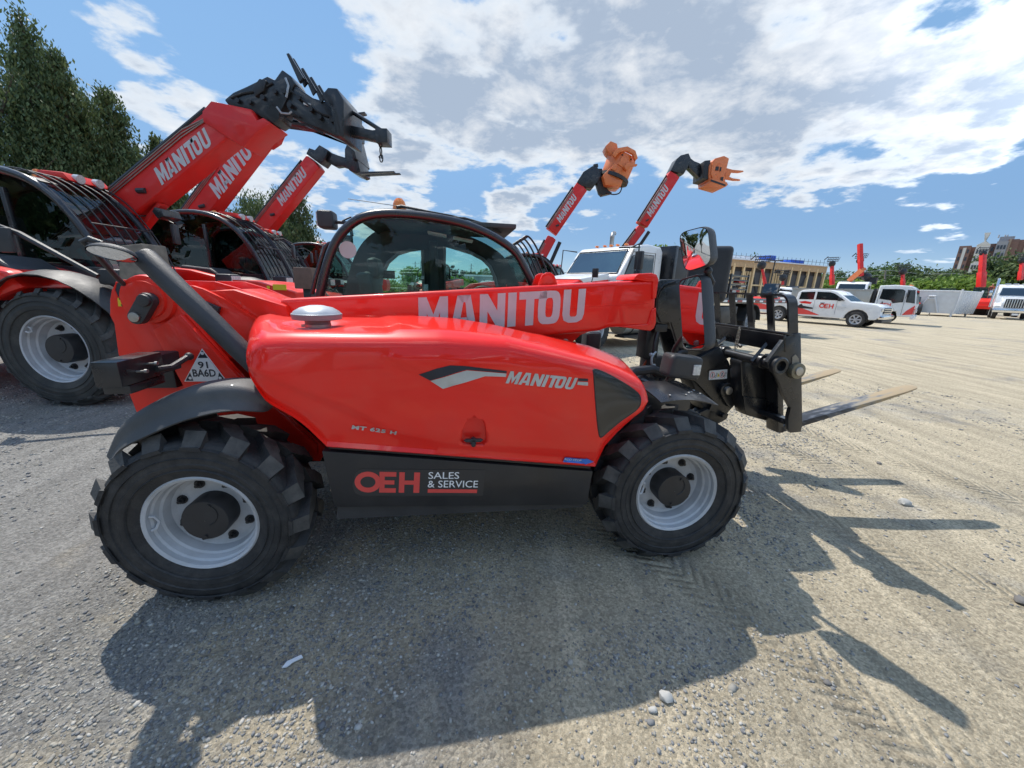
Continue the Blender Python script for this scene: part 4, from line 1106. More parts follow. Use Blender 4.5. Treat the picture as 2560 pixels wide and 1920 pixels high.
# mirrors: body thick in x, glass facing back-left towards the viewer
MY = -.72
MIRR = link('mirror_pair', None, T); MIRR.empty_display_size = .1
def mirror_unit(px, name, thick, bow, nrm_yaw, tz=0):
    P = [tl(u, v, MY) for u, v in px]
    cx_, cz_ = sum(p[0] for p in P) / len(P), sum(p[1] for p in P) / len(P)
    # glass lies in a plane turned about the vertical so that it faces the driver/camera
    ux = Vector((math.cos(nrm_yaw), math.sin(nrm_yaw), 0)); nn = Vector((math.sin(nrm_yaw), -math.cos(nrm_yaw), tz)).normalized()
    # re-project each pixel to that plane through (cx_,MY,cz_)
    pts = []
    Cw = TO + E1 * cx_ + N1 * MY + Vector((0, 0, cz_))
    nw = E1 * nn.x + N1 * nn.y + Vector((0, 0, nn.z))
    for u, v in px:
        d = ray(u, v); o = Vector((0, 0, CH)); t = (Cw - o).dot(nw) / d.dot(nw); w = o + d * t
        pts.append(Vector(((w - TO).dot(E1), (w - TO).dot(N1), w.z)))
    C = sum(pts, Vector()) / len(pts)
    sm_ = [Vector(p) for p in pts]
    o = []
    for i in range(len(sm_)):
        p, a, c_ = sm_[i], sm_[i - 1], sm_[(i + 1) % len(sm_)]
        rr0 = min(.045, (a - p).length * .4, (c_ - p).length * .4)
        s0, s1 = p + (a - p).normalized() * rr0, p + (c_ - p).normalized() * rr0
        for k in range(6):
            t_ = k / 5; o.append(s0 * (1 - t_) ** 2 + p * 2 * t_ * (1 - t_) + s1 * t_ ** 2)
    ring0 = o
    b = MB(); rows = []
    for k, (sc_, dp) in enumerate(((.965, .001), (1.0, -.002), (1.03, .010), (1.03, .022), (.97, .045), (.80, .058), (.4, .066), (.02, .068))):
        rows.append([C + (p - C) * sc_ - nn * (dp * thick) for p in ring0])
    b.grid(rows, closed=True); b.done(name + '_housing', PLAS, MIRR, ang=50)
    b = MB(); rows = []
    for sc_ in (.962, .75, .5, .25, .01):
        rows.append([C + (p - C) * sc_ + nn * (bow * (1 - sc_ * sc_) + .001) for p in ring0])
    b.grid(rows, closed=True); b.done(name + '_glass', MIR, MIRR, ang=80)
    return C
Cu = mirror_unit([(1697, 582), (1770, 563), (1780, 660), (1712, 682)], 'wide_mirror', 1.5, .009, R(-64), -.10)
Cl = mirror_unit([(1697, 700), (1753, 684), (1764, 874), (1708, 874)], 'main_mirror', 1.3, .0, R(-90), .0)
b = MB(); k1, k2 = tl(1776, 678, MY), tl(1790, 830, MY + .1)
b.tube([(k1[0] - .02, MY, k1[1]), (k1[0] + .02, MY, k1[1] - .05), (k1[0] + .02, MY + .05, k1[1] - .2), (k1[0] + .0, MY + .2, 1.15), (1.25, -.45, 1.0), (1.2, -.4, .95)], .014, 10)
b.ball((k1[0] - .02, MY - .01, k1[1]), .02, 12); b.done('mirror_arm', BLKM, MIRR)
# far-side mirror seen past the guard: broad black back
fm = tl(1812, 693, .75)
b = MB(); b.box((0, 0, 0), (.10, .36, .50)); fo = b.done('far_mirror_housing', PLAS, T, bevel=.07, seg=5, loc=(fm[0] - .16, .78, fm[1] + .02), rot=(0, 0, R(60)))
b = MB(); b.tube([(0, 0, -.2), (-.05, -.1, -.42), (-.4, -.3, -.6)], .014, 8); b.done('mirror_stalk', BLKM, fo)
# far headlamp behind the boom foot
fl = tl(1478, 850, .62)
b = MB(); b.box((0, 0, 0), (.14, .15, .16)); fo = b.done('far_lamp', PLAS, T, bevel=.035, seg=3, loc=(fl[0], .62, fl[1] + .0))
b = MB(); b.tube([(0, 0, -.07), (-.02, 0, -.14), (.15, -.05, -.18)], .016, 8); b.box((.1, -.1, -.19), (.3, .2, .02)); b.done('lamp_bracket', BLK, fo)
# ================================================================== sky, sun, ground
EXPO = .84; BACK_FILL = 1.8  # second value: strength of the fill added through unseen clouds behind the camera
SUN_STR, SKY_STR = 2.8, .05
sund = (E1 * -.33 + N1 * .59 + Vector((0, 0, 1))).normalized()     # towards the sun
SEL = math.asin(sund.z); SAZ = math.atan2(sund.x, sund.y)
lt = bpy.data.lights.new('sun', 'SUN'); lt.energy = SUN_STR; lt.angle = R(.53); lt.color = (1, .955, .88)
so = bpy.data.objects.new('sun', lt); COL.objects.link(so)
so.rotation_euler = sund.to_track_quat('Z', 'Y').to_euler(); so.location = (0, 0, 30)

W_ = bpy.data.worlds.new('World'); SC.world = W_; W_.use_nodes = True
N = W_.node_tree.nodes; K = W_.node_tree.links; N.clear()
def node(t, **kw):
    n = N.new(t)
    for k, v in kw.items():
        if k == 'op': n.operation = v
        else: setattr(n, k, v)
    return n
def vmath(op, a, b=None):
    n = node('ShaderNodeVectorMath', op=op)
    for i, q in enumerate((a, b)):
        if q is None: continue
        if isinstance(q, (tuple, Vector, list)): n.inputs[i].default_value = tuple(q)
        else: K.new(q, n.inputs[i])
    return n
def mth(op, a, b=None, clamp=False):
    n = node('ShaderNodeMath', op=op); n.use_clamp = clamp
    for i, q in enumerate((a, b)):
        if q is None: continue
        if isinstance(q, (int, float)): n.inputs[i].default_value = q
        else: K.new(q, n.inputs[i])
    return n.outputs[0]
def mrange(x, a, b, c=0, d=1, smooth=False):
    n = node('ShaderNodeMapRange'); n.interpolation_type = 'SMOOTHSTEP' if smooth else 'LINEAR'
    K.new(x, n.inputs[0])
    for i, q in enumerate((a, b, c, d)): n.inputs[i + 1].default_value = q
    return n.outputs[0]
sky = node('ShaderNodeTexSky', sky_type='NISHITA'); sky.sun_disc = False
sky.sun_elevation = SEL; sky.sun_rotation = SAZ; sky.air_density = 1.0; sky.dust_density = .1; sky.ozone_density = 2.5
tc = node('ShaderNodeTexCoord'); D = tc.outputs['Generated']
sep = node('ShaderNodeSeparateXYZ'); K.new(D, sep.inputs[0])
zz = mth('ADD', mth('MAXIMUM', sep.outputs[2], 0), .16)
pv = node('ShaderNodeCombineXYZ')
K.new(mth('DIVIDE', sep.outputs[0], zz), pv.inputs[0]); K.new(mth('DIVIDE', sep.outputs[1], zz), pv.inputs[1])
P = pv.outputs[0]
def nz(vec, scale, detail=8, rough=.55, dist=0, off=(0, 0, 0)):
    v = vmath('ADD', vec, off).outputs[0]
    n = node('ShaderNodeTexNoise'); n.inputs['Scale'].default_value = scale; n.inputs['Detail'].default_value = detail
    n.inputs['Roughness'].default_value = rough; n.inputs['Distortion'].default_value = dist
    K.new(v, n.inputs['Vector']); return n.outputs[0]
# where clouds gather / where the blue shows (directions on the dome)
def ddir(u, v): return ray(u * K_, v * K_).normalized()
K_ = 2560 / 2212
blobs = [  # u, v, angular radius (deg), amount
 (860, 130, 7, .17), (930, 60, 8, .14), (1010, 150, 7, .12), (1250, 60, 9, .17), (1400, 170, 9, .16), (1180, 190, 8, .15), (1600, 110, 9, .17), (1850, 150, 9, .15), (1800, 60, 5, .05), (2100, 120, 9, .15), (1950, 260, 9, .14), (1650, 260, 9, .13), (2180, 260, 8, .12),
 (950, 320, 5, .14), (1120, 310, 6, .13), (1330, 300, 7, .12), (760, 230, 4, .06), (1500, 40, 6, .12),
 (320, 60, 4, .12), (420, 130, 4, .10), (250, 30, 3, .08), (330, 240, 6, .17), (230, 290, 6, .13), (450, 300, 5, .12), (570, 370, 6, .12), (560, 75, 2.6, .13), (620, 60, 2, .08), (720, 340, 5, .10), (800, 420, 5, .10), (900, 400, 5, .10), (640, 480, 4, .10),
 (1590, 345, 6, .13), (1800, 345, 6, .12), (2050, 350, 5, .08), (1480, 400, 4, .05), (1700, 390, 5, .06), (1110, 462, 2.6, .26), (1070, 448, 2, .12), (2010, 545, 2.0, .20), (2040, 552, 1.6, .12), (1880, 545, 1.5, .1), (690, 600, 3, .10), (1200, 480, 3, .05),
 (80, 40, 8, -.22), (500, 30, 7, -.18), (540, 170, 6, -.18), (660, 130, 4, -.16), (600, 230, 4, -.12), (130, 200, 4, -.10), (2050, 450, 10, -.22), (1750, 480, 9, -.20), (1500, 500, 8, -.18), (1300, 430, 5, -.10), (1985, 50, 2.5, -.20), (1730, 30, 2.5, -.18), (1500, 560, 7, -.15), (1000, 440, 3, -.10), (2200, 30, 2.5, -.16), (770, 150, 2.5, -.14), (1690, 60, 2.5, -.1)]
cov = None
for u, v, rad, amt in blobs:
    if not rad: continue
    d = vmath('DOT_PRODUCT', D, ddir(u, v)).outputs['Value']
    g = mrange(d, math.cos(R(rad * 1.7)), 1, 0, amt, True)
    cov = g if cov is None else mth('ADD', cov, g)
n1 = nz(P, 2.4, 9, .58, .15, (3.1, 7.7, 0)); n2 = nz(P, 7.0, 8, .6, .1, (1.2, 0, 4))
cov = mth('ADD', cov, mrange(vmath('DOT_PRODUCT', D, Vector((-sund.x, -sund.y, .3)).normalized()).outputs['Value'], -.1, .5, 0, .05, True))  # extra cloud cover behind the camera, added to fill the shade
vd = node('ShaderNodeTexNoise'); vd.inputs['Scale'].default_value = 2.6; vd.inputs['Detail'].default_value = 5; K.new(P, vd.inputs['Vector'])
vs_ = node('ShaderNodeVectorMath', op='SCALE'); K.new(vd.outputs['Color'], vs_.inputs[0]); vs_.inputs['Scale'].default_value = .55
vv_ = vmath('ADD', P, vs_.outputs[0]).outputs[0]
def puff(sc, off):
    v_ = node('ShaderNodeTexVoronoi'); v_.inputs['Scale'].default_value = sc
    K.new(vmath('ADD', vv_, off).outputs[0], v_.inputs['Vector']); return v_.outputs['Distance']
pf = mth('ADD', mth('MULTIPLY', mth('SUBTRACT', .42, puff(2.3, (2, 1, 0))), .34), mth('MULTIPLY', mth('SUBTRACT', .42, puff(6.5, (5, 3, 0))), .16))
cov = mth('ADD', mth('MULTIPLY', cov, .80), pf)
base = mth('ADD', mth('MULTIPLY', n1, .86), mth('MULTIPLY', n2, .44))
dens = mth('ADD', base, cov)
alpha = mrange(dens, .675, .80, 0, 1, True)
core = mrange(dens, .76, .96, 0, 1, True)
n4 = nz(P, 3.2, 6, .62, .2, (5, 5, 2)); 
n5 = nz(vmath('ADD', P, (sund.x * .07, sund.y * .07, 0)).outputs[0], 2.4, 9, .58, .15, (3.1, 7.7, 0))
edge = mth('MULTIPLY', mth('SUBTRACT', n1, n5), 2.2)
shade = mth('ADD', mth('SUBTRACT', mrange(n4, .34, .60, .25, 1.1), mth('MULTIPLY', core, .62)), edge, True)
ccol = node('ShaderNodeMix'); ccol.data_type = 'RGBA'
K.new(shade, ccol.inputs[0]); ccol.inputs[6].default_value = (.40, .48, .60, 1); ccol.inputs[7].default_value = (.98, .98, .97, 1)
thin = node('ShaderNodeMix'); thin.data_type = 'RGBA'; K.new(core, thin.inputs[0])
thin.inputs[6].default_value = (.72, .79, .87, 1); K.new(ccol.outputs[2], thin.inputs[7])
air = node('ShaderNodeValToRGB'); K.new(mth('MAXIMUM', sep.outputs[2], 0), air.inputs[0]); air.color_ramp.interpolation = 'EASE'
air.color_ramp.elements[0].color = (.25, .37, .50, 1); air.color_ramp.elements[1].position = .75; air.color_ramp.elements[1].color = (.14, .28, .53, 1)
e = air.color_ramp.elements.new(.12); e.color = (.135, .25, .43, 1); e = air.color_ramp.elements.new(.35); e.color = (.16, .30, .50, 1)
bg1 = node('ShaderNodeBackground'); K.new(sky.outputs[0], bg1.inputs[0]); bg1.inputs[1].default_value = SKY_STR * .3
bg2 = node('ShaderNodeBackground'); K.new(air.outputs[0], bg2.inputs[0]); bg2.inputs[1].default_value = .74
bgs = node('ShaderNodeAddShader'); K.new(bg1.outputs[0], bgs.inputs[0]); K.new(bg2.outputs[0], bgs.inputs[1])
bgc = node('ShaderNodeBackground'); K.new(thin.outputs[2], bgc.inputs[0]); K.new(mrange(vmath('DOT_PRODUCT', D, Vector((-sund.x, -sund.y, .2)).normalized()).outputs['Value'], -.25, .6, .60, BACK_FILL, True), bgc.inputs[1])  # clouds out of view opposite the sun brightened as added fill light
hor = mrange(sep.outputs[2], .01, .12, .25, 1)
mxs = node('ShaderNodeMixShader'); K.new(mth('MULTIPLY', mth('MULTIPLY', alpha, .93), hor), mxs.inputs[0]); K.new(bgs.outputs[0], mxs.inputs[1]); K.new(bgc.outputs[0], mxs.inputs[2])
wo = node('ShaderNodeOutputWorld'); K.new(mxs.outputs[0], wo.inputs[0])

# ground material: pale compacted dust with grey gravel patches, tyre scuffs
GM, N, K = newmat('gravel_yard')
out = node('ShaderNodeOutputMaterial'); p = node('ShaderNodeBsdfPrincipled'); K.new(p.outputs[0], out.inputs[0])
tc = node('ShaderNodeTexCoord'); O = tc.outputs['Object']
big = nz(O, .33, 8, .6, .6, (4, 2, 0)); med = nz(O, 1.7, 8, .65, .4); fine = nz(O, 85, 5, .8); sp = node('ShaderNodeSeparateXYZ'); K.new(O, sp.inputs[0])
left = mrange(sp.outputs[0], -3.5, 2.5, .15, -.08)
gsel = mrange(mth('ADD', mth('ADD', mth('MULTIPLY', big, .6), mth('MULTIPLY', med, .4)), left), .44, .58, 0, 1, True)
c1 = node('ShaderNodeMix'); c1.data_type = 'RGBA'; K.new(gsel, c1.inputs[0]); c1.inputs[6].default_value = (.47, .40, .285, 1); c1.inputs[7].default_value = (.285, .272, .248, 1)
# streaks where wheels have passed
mp_ = node('ShaderNodeMapping'); mp_.inputs['Scale'].default_value = (.9, .10, 1); mp_.inputs['Rotation'].default_value = (0, 0, R(-38)); K.new(O, mp_.inputs[0])
st = nz(mp_.outputs[0], 5.0, 6, .6, .3); stv = mrange(st, .35, .65, .80, 1.14)
fv = mrange(fine, .28, .72, .62, 1.34)
vor = node('ShaderNodeTexVoronoi'); vor.inputs['Scale'].default_value = 95; K.new(vmath('ADD', O, (0, 0, 0)).outputs[0], vor.inputs['Vector'])
vor2 = node('ShaderNodeTexVoronoi'); vor2.inputs['Scale'].default_value = 38; K.new(O, vor2.inputs['Vector'])
hsv = node('ShaderNodeSeparateColor'); K.new(vor.outputs['Color'], hsv.inputs[0])
stone = mrange(hsv.outputs[0], 0, 1, .74, 1.24)
sc1 = vmath('SCALE', c1.outputs[2]); SC1 = sc1.inputs['Scale']; SCV = mth('MULTIPLY', mth('MULTIPLY', stv, fv), stone)
K.new(sc1.outputs[0], p.inputs['Base Color']); p.inputs['Roughness'].default_value = .93; p.inputs['Specular IOR Level'].default_value = .15
h1 = mth('MULTIPLY', mth('SUBTRACT', 1, mrange(vor.outputs['Distance'], 0, .75)), mrange(gsel, 0, 1, .35, 1)); h2 = mth('SUBTRACT', 1, mrange(vor2.outputs['Distance'], 0, .5)); 
tks = []
for (ax_, ay_, an_, sg) in ((1.30, 1.15, -58, 1), (2.35, 1.9, -52, 1), (3.9, 2.6, -60, -1), (1.0, 5.2, -40, 1)):
    ca_, sa_ = math.cos(R(an_)), math.sin(R(an_))
    t_ax = mth('ADD', mth('MULTIPLY', mth('SUBTRACT', sp.outputs[0], ax_), ca_), mth('MULTIPLY', mth('SUBTRACT', sp.outputs[1], ay_), sa_))
    s_ax = mth('SUBTRACT', mth('MULTIPLY', mth('SUBTRACT', sp.outputs[1], ay_), ca_), mth('MULTIPLY', mth('SUBTRACT', sp.outputs[0], ax_), sa_))
    s_ax = mth('ADD', s_ax, mth('MULTIPLY', mth('MULTIPLY', t_ax, t_ax), .05 * sg))
    a_s = mth('ABSOLUTE', s_ax)
    tb_ = node('ShaderNodeCombineXYZ'); K.new(mth('ADD', mth('MULTIPLY', t_ax, 10), mth('MULTIPLY', a_s, 9)), tb_.inputs[0])
    wv = node('ShaderNodeTexWave'); wv.inputs['Scale'].default_value = .5; wv.inputs['Distortion'].default_value = 1.2; wv.inputs['Detail Scale'].default_value = 3; K.new(tb_.outputs[0], wv.inputs['Vector'])
    tks.append(mth('MULTIPLY', wv.outputs['Fac'], mrange(a_s, .10, .15, 1, 0)))
tk_ = tks[0]
for q in tks[1:]: tk_ = mth('MAXIMUM', tk_, q)
trk = mth('MULTIPLY', mth('MULTIPLY', tk_, mrange(med, .36, .56)), 1.6)
K.new(mth('MULTIPLY', SCV, mrange(trk, 0, 1.6, 1.0, .80)), SC1)
hh = mth('ADD', mth('ADD', mth('MULTIPLY', h1, .55), mth('MULTIPLY', mth('MULTIPLY', h2, h2), .5)), mth('MULTIPLY', fine, 1.2)); hh = mth('ADD', hh, trk)
bp = node('ShaderNodeBump'); bp.inputs['Distance'].default_value = .010; bp.inputs['Strength'].default_value = 1.0; K.new(hh, bp.inputs['Height']); K.new(bp.outputs[0], p.inputs['Normal'])

# one sheet: fine undulating middle, coarse skirt out to the horizon
def gz(x, y):
    r = math.hypot(x, y - 3)
    k = max(0, 1 - r / 14)
    z = (noise.noise(Vector((x * .9, y * .9, 0))) * .018 + noise.noise(Vector((x * 3.1, y * 3.1, 5))) * .006) * min(1, k * 2)
    rut = math.exp(-((x * .80 - y * .60 + .0 - 1.55) / .10) ** 2) * .010
    return z - rut - .004
ax = sorted(set([round(-9 + i * .12, 3) for i in range(151)] + [-900, -400, -150, -80, -40, -20, -13, 13, 20, 40, 80, 150, 400, 1200]))
ay = sorted(set([round(-4 + i * .12, 3) for i in range(118)] + [-300, -100, -30, -10, 14, 20, 30, 45, 80, 150, 300, 600, 1500]))
vv = [(x, y, gz(x, y) if abs(x) < 9.01 and -4.01 < y < 10.1 else -.004) for y in ay for x in ax]
nx_ = len(ax); ff = [(j * nx_ + i, j * nx_ + i + 1, (j + 1) * nx_ + i + 1, (j + 1) * nx_ + i) for j in range(len(ay) - 1) for i in range(nx_ - 1)]
me = bpy.data.meshes.new('ground'); me.from_pydata(vv, [], ff); me.shade_smooth(); me.materials.append(GM)
tag(link('ground', me), 'pale dusty gravel yard with grey stone patches', None, kind='structure')

# loose stones (numpy, one object)
def scatter_mesh(name, base_v, base_f, pos, scl, rot, mat):
    nv, nf = len(base_v), len(base_f); n = len(pos)
    bv = np.array(base_v, float); 
    ca, sa = np.cos(rot), np.sin(rot)
    V = bv[None, :, :] * scl[:, None, :]
    x = V[:, :, 0] * ca[:, None] - V[:, :, 1] * sa[:, None]; y = V[:, :, 0] * sa[:, None] + V[:, :, 1] * ca[:, None]
    V[:, :, 0] = x; V[:, :, 1] = y; V += pos[:, None, :]
    V = V.reshape(-1, 3)
    Fa = (np.array(base_f)[None, :, :] + (np.arange(n) * nv)[:, None, None]).reshape(-1, 3)
    me = bpy.data.meshes.new(name); me.vertices.add(len(V)); me.vertices.foreach_set('co', V.ravel())
    me.loops.add(Fa.size); me.loops.foreach_set('vertex_index', Fa.ravel().astype(np.int32))
    me.polygons.add(len(Fa)); me.polygons.foreach_set('loop_start', np.arange(0, Fa.size, 3, dtype=np.int32)); me.polygons.foreach_set('loop_total', np.full(len(Fa), 3, dtype=np.int32))
    me.update(); me.validate(); me.materials.append(mat)
    return me
rng = np.random.default_rng(5)
SM, N, K = newmat('loose_stones')
out = node('ShaderNodeOutputMaterial'); p = node('ShaderNodeBsdfPrincipled'); K.new(p.outputs[0], out.inputs[0]); p.inputs['Roughness'].default_value = .85; p.inputs['Specular IOR Level'].default_value = .25
ge = node('ShaderNodeNewGeometry'); cr = node('ShaderNodeValToRGB'); K.new(ge.outputs['Random Per Island'], cr.inputs[0])
cr.color_ramp.elements[0].color = (.13, .13, .135, 1); cr.color_ramp.elements[1].color = (.46, .44, .40, 1)
e = cr.color_ramp.elements.new(.35); e.color = (.24, .24, .235, 1); e = cr.color_ramp.elements.new(.7); e.color = (.33, .30, .24, 1)
K.new(cr.outputs[0], p.inputs['Base Color'])
ib = bmesh.new(); bmesh.ops.create_icosphere(ib, subdivisions=1, radius=1)
rr_ = random.Random(3)
bases = []
for k in range(5):
    bvv = [(v.co.x * (1 + rr_.uniform(-.3, .3)), v.co.y * (1 + rr_.uniform(-.3, .3)), v.co.z * (1 + rr_.uniform(-.35, .35))) for v in ib.verts]
    bases.append(bvv)
bfc = [[v.index for v in f.verts] for f in ib.faces]; ib.free()
groups = []
for k in range(5):
    n = 52000
    rad = .55 + 8.5 * rng.random(n) ** 1.3; an = rng.uniform(R(-15), R(195), n)
    X = rad * np.cos(an); Y = rad * np.sin(an) + .05
    cl = np.array([noise.noise(Vector((x * .55 + 3, y * .55, 0))) + .35 * noise.noise(Vector((x * 2.1, y * 2.1, 7))) - .10 * x / 3 for x, y in zip(X, Y)])
    keep = rng.random(n) < np.clip(.40 + cl * 1.5, .06, 1)
    X, Y = X[keep], Y[keep]; n = len(X)
    s = .0020 + .0050 * rng.random(n) ** 2.2 + (rng.random(n) < .004) * rng.uniform(.003, .008, n)
    s *= 1 + .15 * np.hypot(X, Y)
    scl = np.stack([s * rng.uniform(.8, 1.5, n), s * rng.uniform(.7, 1.2, n), s * rng.uniform(.4, .75, n)], 1)
    Z = np.array([gz(x, y) for x, y in zip(X, Y)]) + scl[:, 2] * .25
    groups.append((scatter_mesh('g%d' % k, bases[k], bfc, np.stack([X, Y, Z], 1), scl, rng.uniform(0, 6.28, n), SM)))
bmj = bmesh.new()
for g_ in groups: bmj.from_mesh(g_)
gm = bpy.data.meshes.new('gravel'); bmj.to_mesh(gm); bmj.free(); gm.materials.append(SM)
tag(link('gravel', gm), 'loose small grey and tan stones scattered over the yard', None, kind='stuff')

try:
    W_.cycles.sampling_method = 'MANUAL'; W_.cycles.sample_map_resolution = 512
except Exception: pass
# ================================================================== larger telehandlers
GLASSX = glass('side_tinted_glass', (.52, .60, .59), .045)
def prism_xz(poly, y0, y1, name, mat, parent, bevel=.02, seg=2, **k):
    b = MB(); b.prism(poly, y0, y1); return b.done(name, mat, parent, bevel=bevel, seg=seg, **k)

def curve_tube(pts, r, name, mat, parent, n=8, sub=5):
    return MB().tube(spline(pts, sub), r, n).done(name, mat, parent, ang=50)

def machine(label, loc, rz=0, group=None, hood=True, guard=True, wheels=True, red=None, full=True, name='telehandler', intake=True, detail=2):
    red = red or RED2
    t = thing(name, label, 'telehandler', loc, rz, group)
    if wheels:
        for sx in (-1.4, 1.4):
            add_wheel(t, (sx, -.99, .635), 'big', .65, .36, .42, lug=.035, nl=19, style='ag', dish=.2, tmat=RUBG, spin=sx)
            add_wheel(t, (sx, .99, .635), 'big', .65, .36, .42, lug=.035, nl=19, style='ag', dish=.2, tmat=RUBG, flip=True)
    prism_xz([(-2.25, .75), (-2.25, 1.15), (-1.9, 1.35), (1.2, 1.2), (2.1, 1.12), (2.25, .95), (2.15, .62), (.7, .6), (.55, .5), (-.6, .5), (-.8, .62), (-2.1, .65)], -.42, .62, 'chassis', red, t, .03)
    if hood:
        hp_ = [(-2.1, 1.0), (-2.15, 1.32), (-1.9, 1.50), (-1.2, 1.60), (-.2, 1.62), (.5, 1.57), (1.05, 1.45), (1.2, 1.28), (1.0, 1.22), (.7, 1.1), (.55, .72), (-.55, .72), (-.7, 1.05), (-1.4, 1.38), (-1.9, 1.2)]
        prism_xz(hp_, -1.12, -.38, 'engine_cover', RED, t, .07, 4)
        if intake:
            b = MB(); b.prism([(.15, 1.50), (.25, 1.645), (.75, 1.60), (.98, 1.46), (.9, 1.42)], -.98, -.52); b.done('air_intake', PLAS, t, bevel=.05, seg=3)
    # mudguards
    for sx in (-1.4, 1.4):
        b = MB(); rows = []
        for i in range(13):
            a = R(20 + 150 * i / 12); rr = .74 + .03 * math.sin(i / 12 * math.pi)
            e = math.sin(math.pi * min(max(i / 12, .05), .95)) ** .4
            rows.append([Vector((sx + rr * math.cos(a), -.99 + s * .23 * e, .66 + rr * math.sin(a) + .05 * (1 - s * s))) for s in (-1, -.7, -.3, 0, .3, .7, 1)])
        b.grid(rows); g = b.done('mudguard', PLAS, t, ang=60); g.modifiers.new('t', 'SOLIDIFY').thickness = .012
    # cab
    cy0, cy1 = -.36, .48
    prof = [(-.72, 1.1), (-.78, 1.6), (-.78, 2.1), (-.70, 2.40), (-.50, 2.53), (-.1, 2.60), (.3, 2.59), (.62, 2.50), (.88, 2.32), (1.08, 2.06), (1.24, 1.76), (1.36, 1.45), (1.40, 1.2)]
    sp = spline([(p[0], 0, p[1]) for p in prof], 3)
    cab = link('cab', None, t)
    for y0 in (cy0, cy1):
        MB().tube([p + Vector((0, y0, 0)) for p in sp], .045, 8).done('side_frame', CABM, cab, ang=50)
    rp_ = [p for p in sp if p.z > 2.46]
    b = MB(); b.grid([[p + Vector((0, y, .01)) for y in (cy0, cy0 + .3, cy1 - .3, cy1)] for p in rp_]); b.done('roof', BLKM, cab).modifiers.new('s', 'SOLIDIFY').thickness = .04
    b = MB(); b.grid([[p + Vector((0, y, 0)) for y in (cy0 + .03, cy1 - .03)] for p in sp if p.x > .55 and p.z > 1.15]); b.done('front_window', GLASSW, cab)
    b = MB(); b.grid([[p + Vector((0, y, 0)) for y in (cy0 + .03, cy1 - .03)] for p in sp if p.x < -.4 and p.z > 1.15]); b.done('rear_window', GLASSB, cab)
    for y0, mt in ((cy0 + .01, GLASSX), (cy1 - .01, GLASSD)):
        b = MB(); b.prism([(p.x * .97, p.z - .02) for p in sp if p.z > 1.4], y0 - .004, y0 + .004); b.done('side_window', mt, cab)
    b = MB(); b.box((.30, cy0, 1.9), (.06, .04, 1.0)); b.box((.32, cy0 + .0, 1.36), (2.05, .05, .34)); b.done('door_panel', CABM, cab, bevel=.01)
    b = MB(); b.box((-.15, .06, 1.5), (.5, .5, .16)); b.box((-.38, .06, 1.85), (.13, .46, .6), (Vector((0, 1, 0)), R(-8))); b.done('seat', GRYP, cab, bevel=.04)
    b = MB(); b.tube([(.55 + .09 * math.cos(a), .06 + .19 * math.sin(a), 1.75 + .17 * math.cos(a)) for a in [k * math.pi / 8 for k in range(16)]], .016, 6, True); b.tube([(.55, .06, 1.75), (.75, .06, 1.45)], .03, 6); b.done('steering_wheel', GRYP, cab)
    if guard:
        b = MB()
        for k in range(7):
            y0 = cy0 + .04 + k * (cy1 - cy0 - .08) / 6
            b.tube(spline([(.30, y0, 2.63), (.62, y0, 2.59), (.95, y0, 2.40), (1.22, y0, 2.04), (1.40, y0, 1.68), (1.48, y0, 1.42)], 4), .009, 6)
        for p in ((.62, 2.59), (1.22, 2.04), (1.48, 1.42)): b.tube([(p[0], cy0 + .03, p[1]), (p[0], cy1 - .03, p[1])], .011, 6)
        b.done('windscreen_guard', BLKM, cab)
    b = MB(); b.lathe([(.001, .12), (.035, .11), (.05, .07), (.055, .0)], 16, 'z'); b.done('beacon', AMB, t, loc=(.1, .2, 2.62))
    # roof lamps
    b = MB(); b.prism([(.25, 2.58), (.30, 2.70), (.62, 2.68), (.70, 2.58)], cy1 - .45, cy1 + .05); b.done('lamp_pod', red, cab, bevel=.03)
    for dy in (-.33, -.1):
        b = MB(); b.cyl((.64, cy1 + dy, 2.63), (.71, cy1 + dy, 2.62), .05, .055, 16); b.done('roof_lamp', CLR, cab)
    # mirror
    b = MB(); b.box((1.28, cy1 + .28, 2.05), (.05, .16, .28), (Vector((0, 0, 1)), .3)); b.done('mirror', PLAS, t, bevel=.03)
    MB().tube([(1.05, cy1, 2.25), (1.1, cy1 + .25, 2.3), (1.28, cy1 + .28, 2.2)], .012, 6).done('mirror_arm', BLKM, t)
    # headlamps
    for y0 in (-.85, .78):
        b = MB(); b.box((1.95, y0, 1.42), (.24, .24, .17)); hl = b.done('headlamp', PLAS, t, bevel=.035)
        b = MB(); b.box((2.073, y0, 1.42), (.01, .19, .12)); b.done('lamp_lens', CLR, hl)
        b = MB(); b.tube([(1.95, y0, 1.34), (1.9, y0 * .8, 1.2), (1.8, y0 * .5, 1.05)], .025, 6); b.done('lamp_bracket', BLK, hl)
    return t

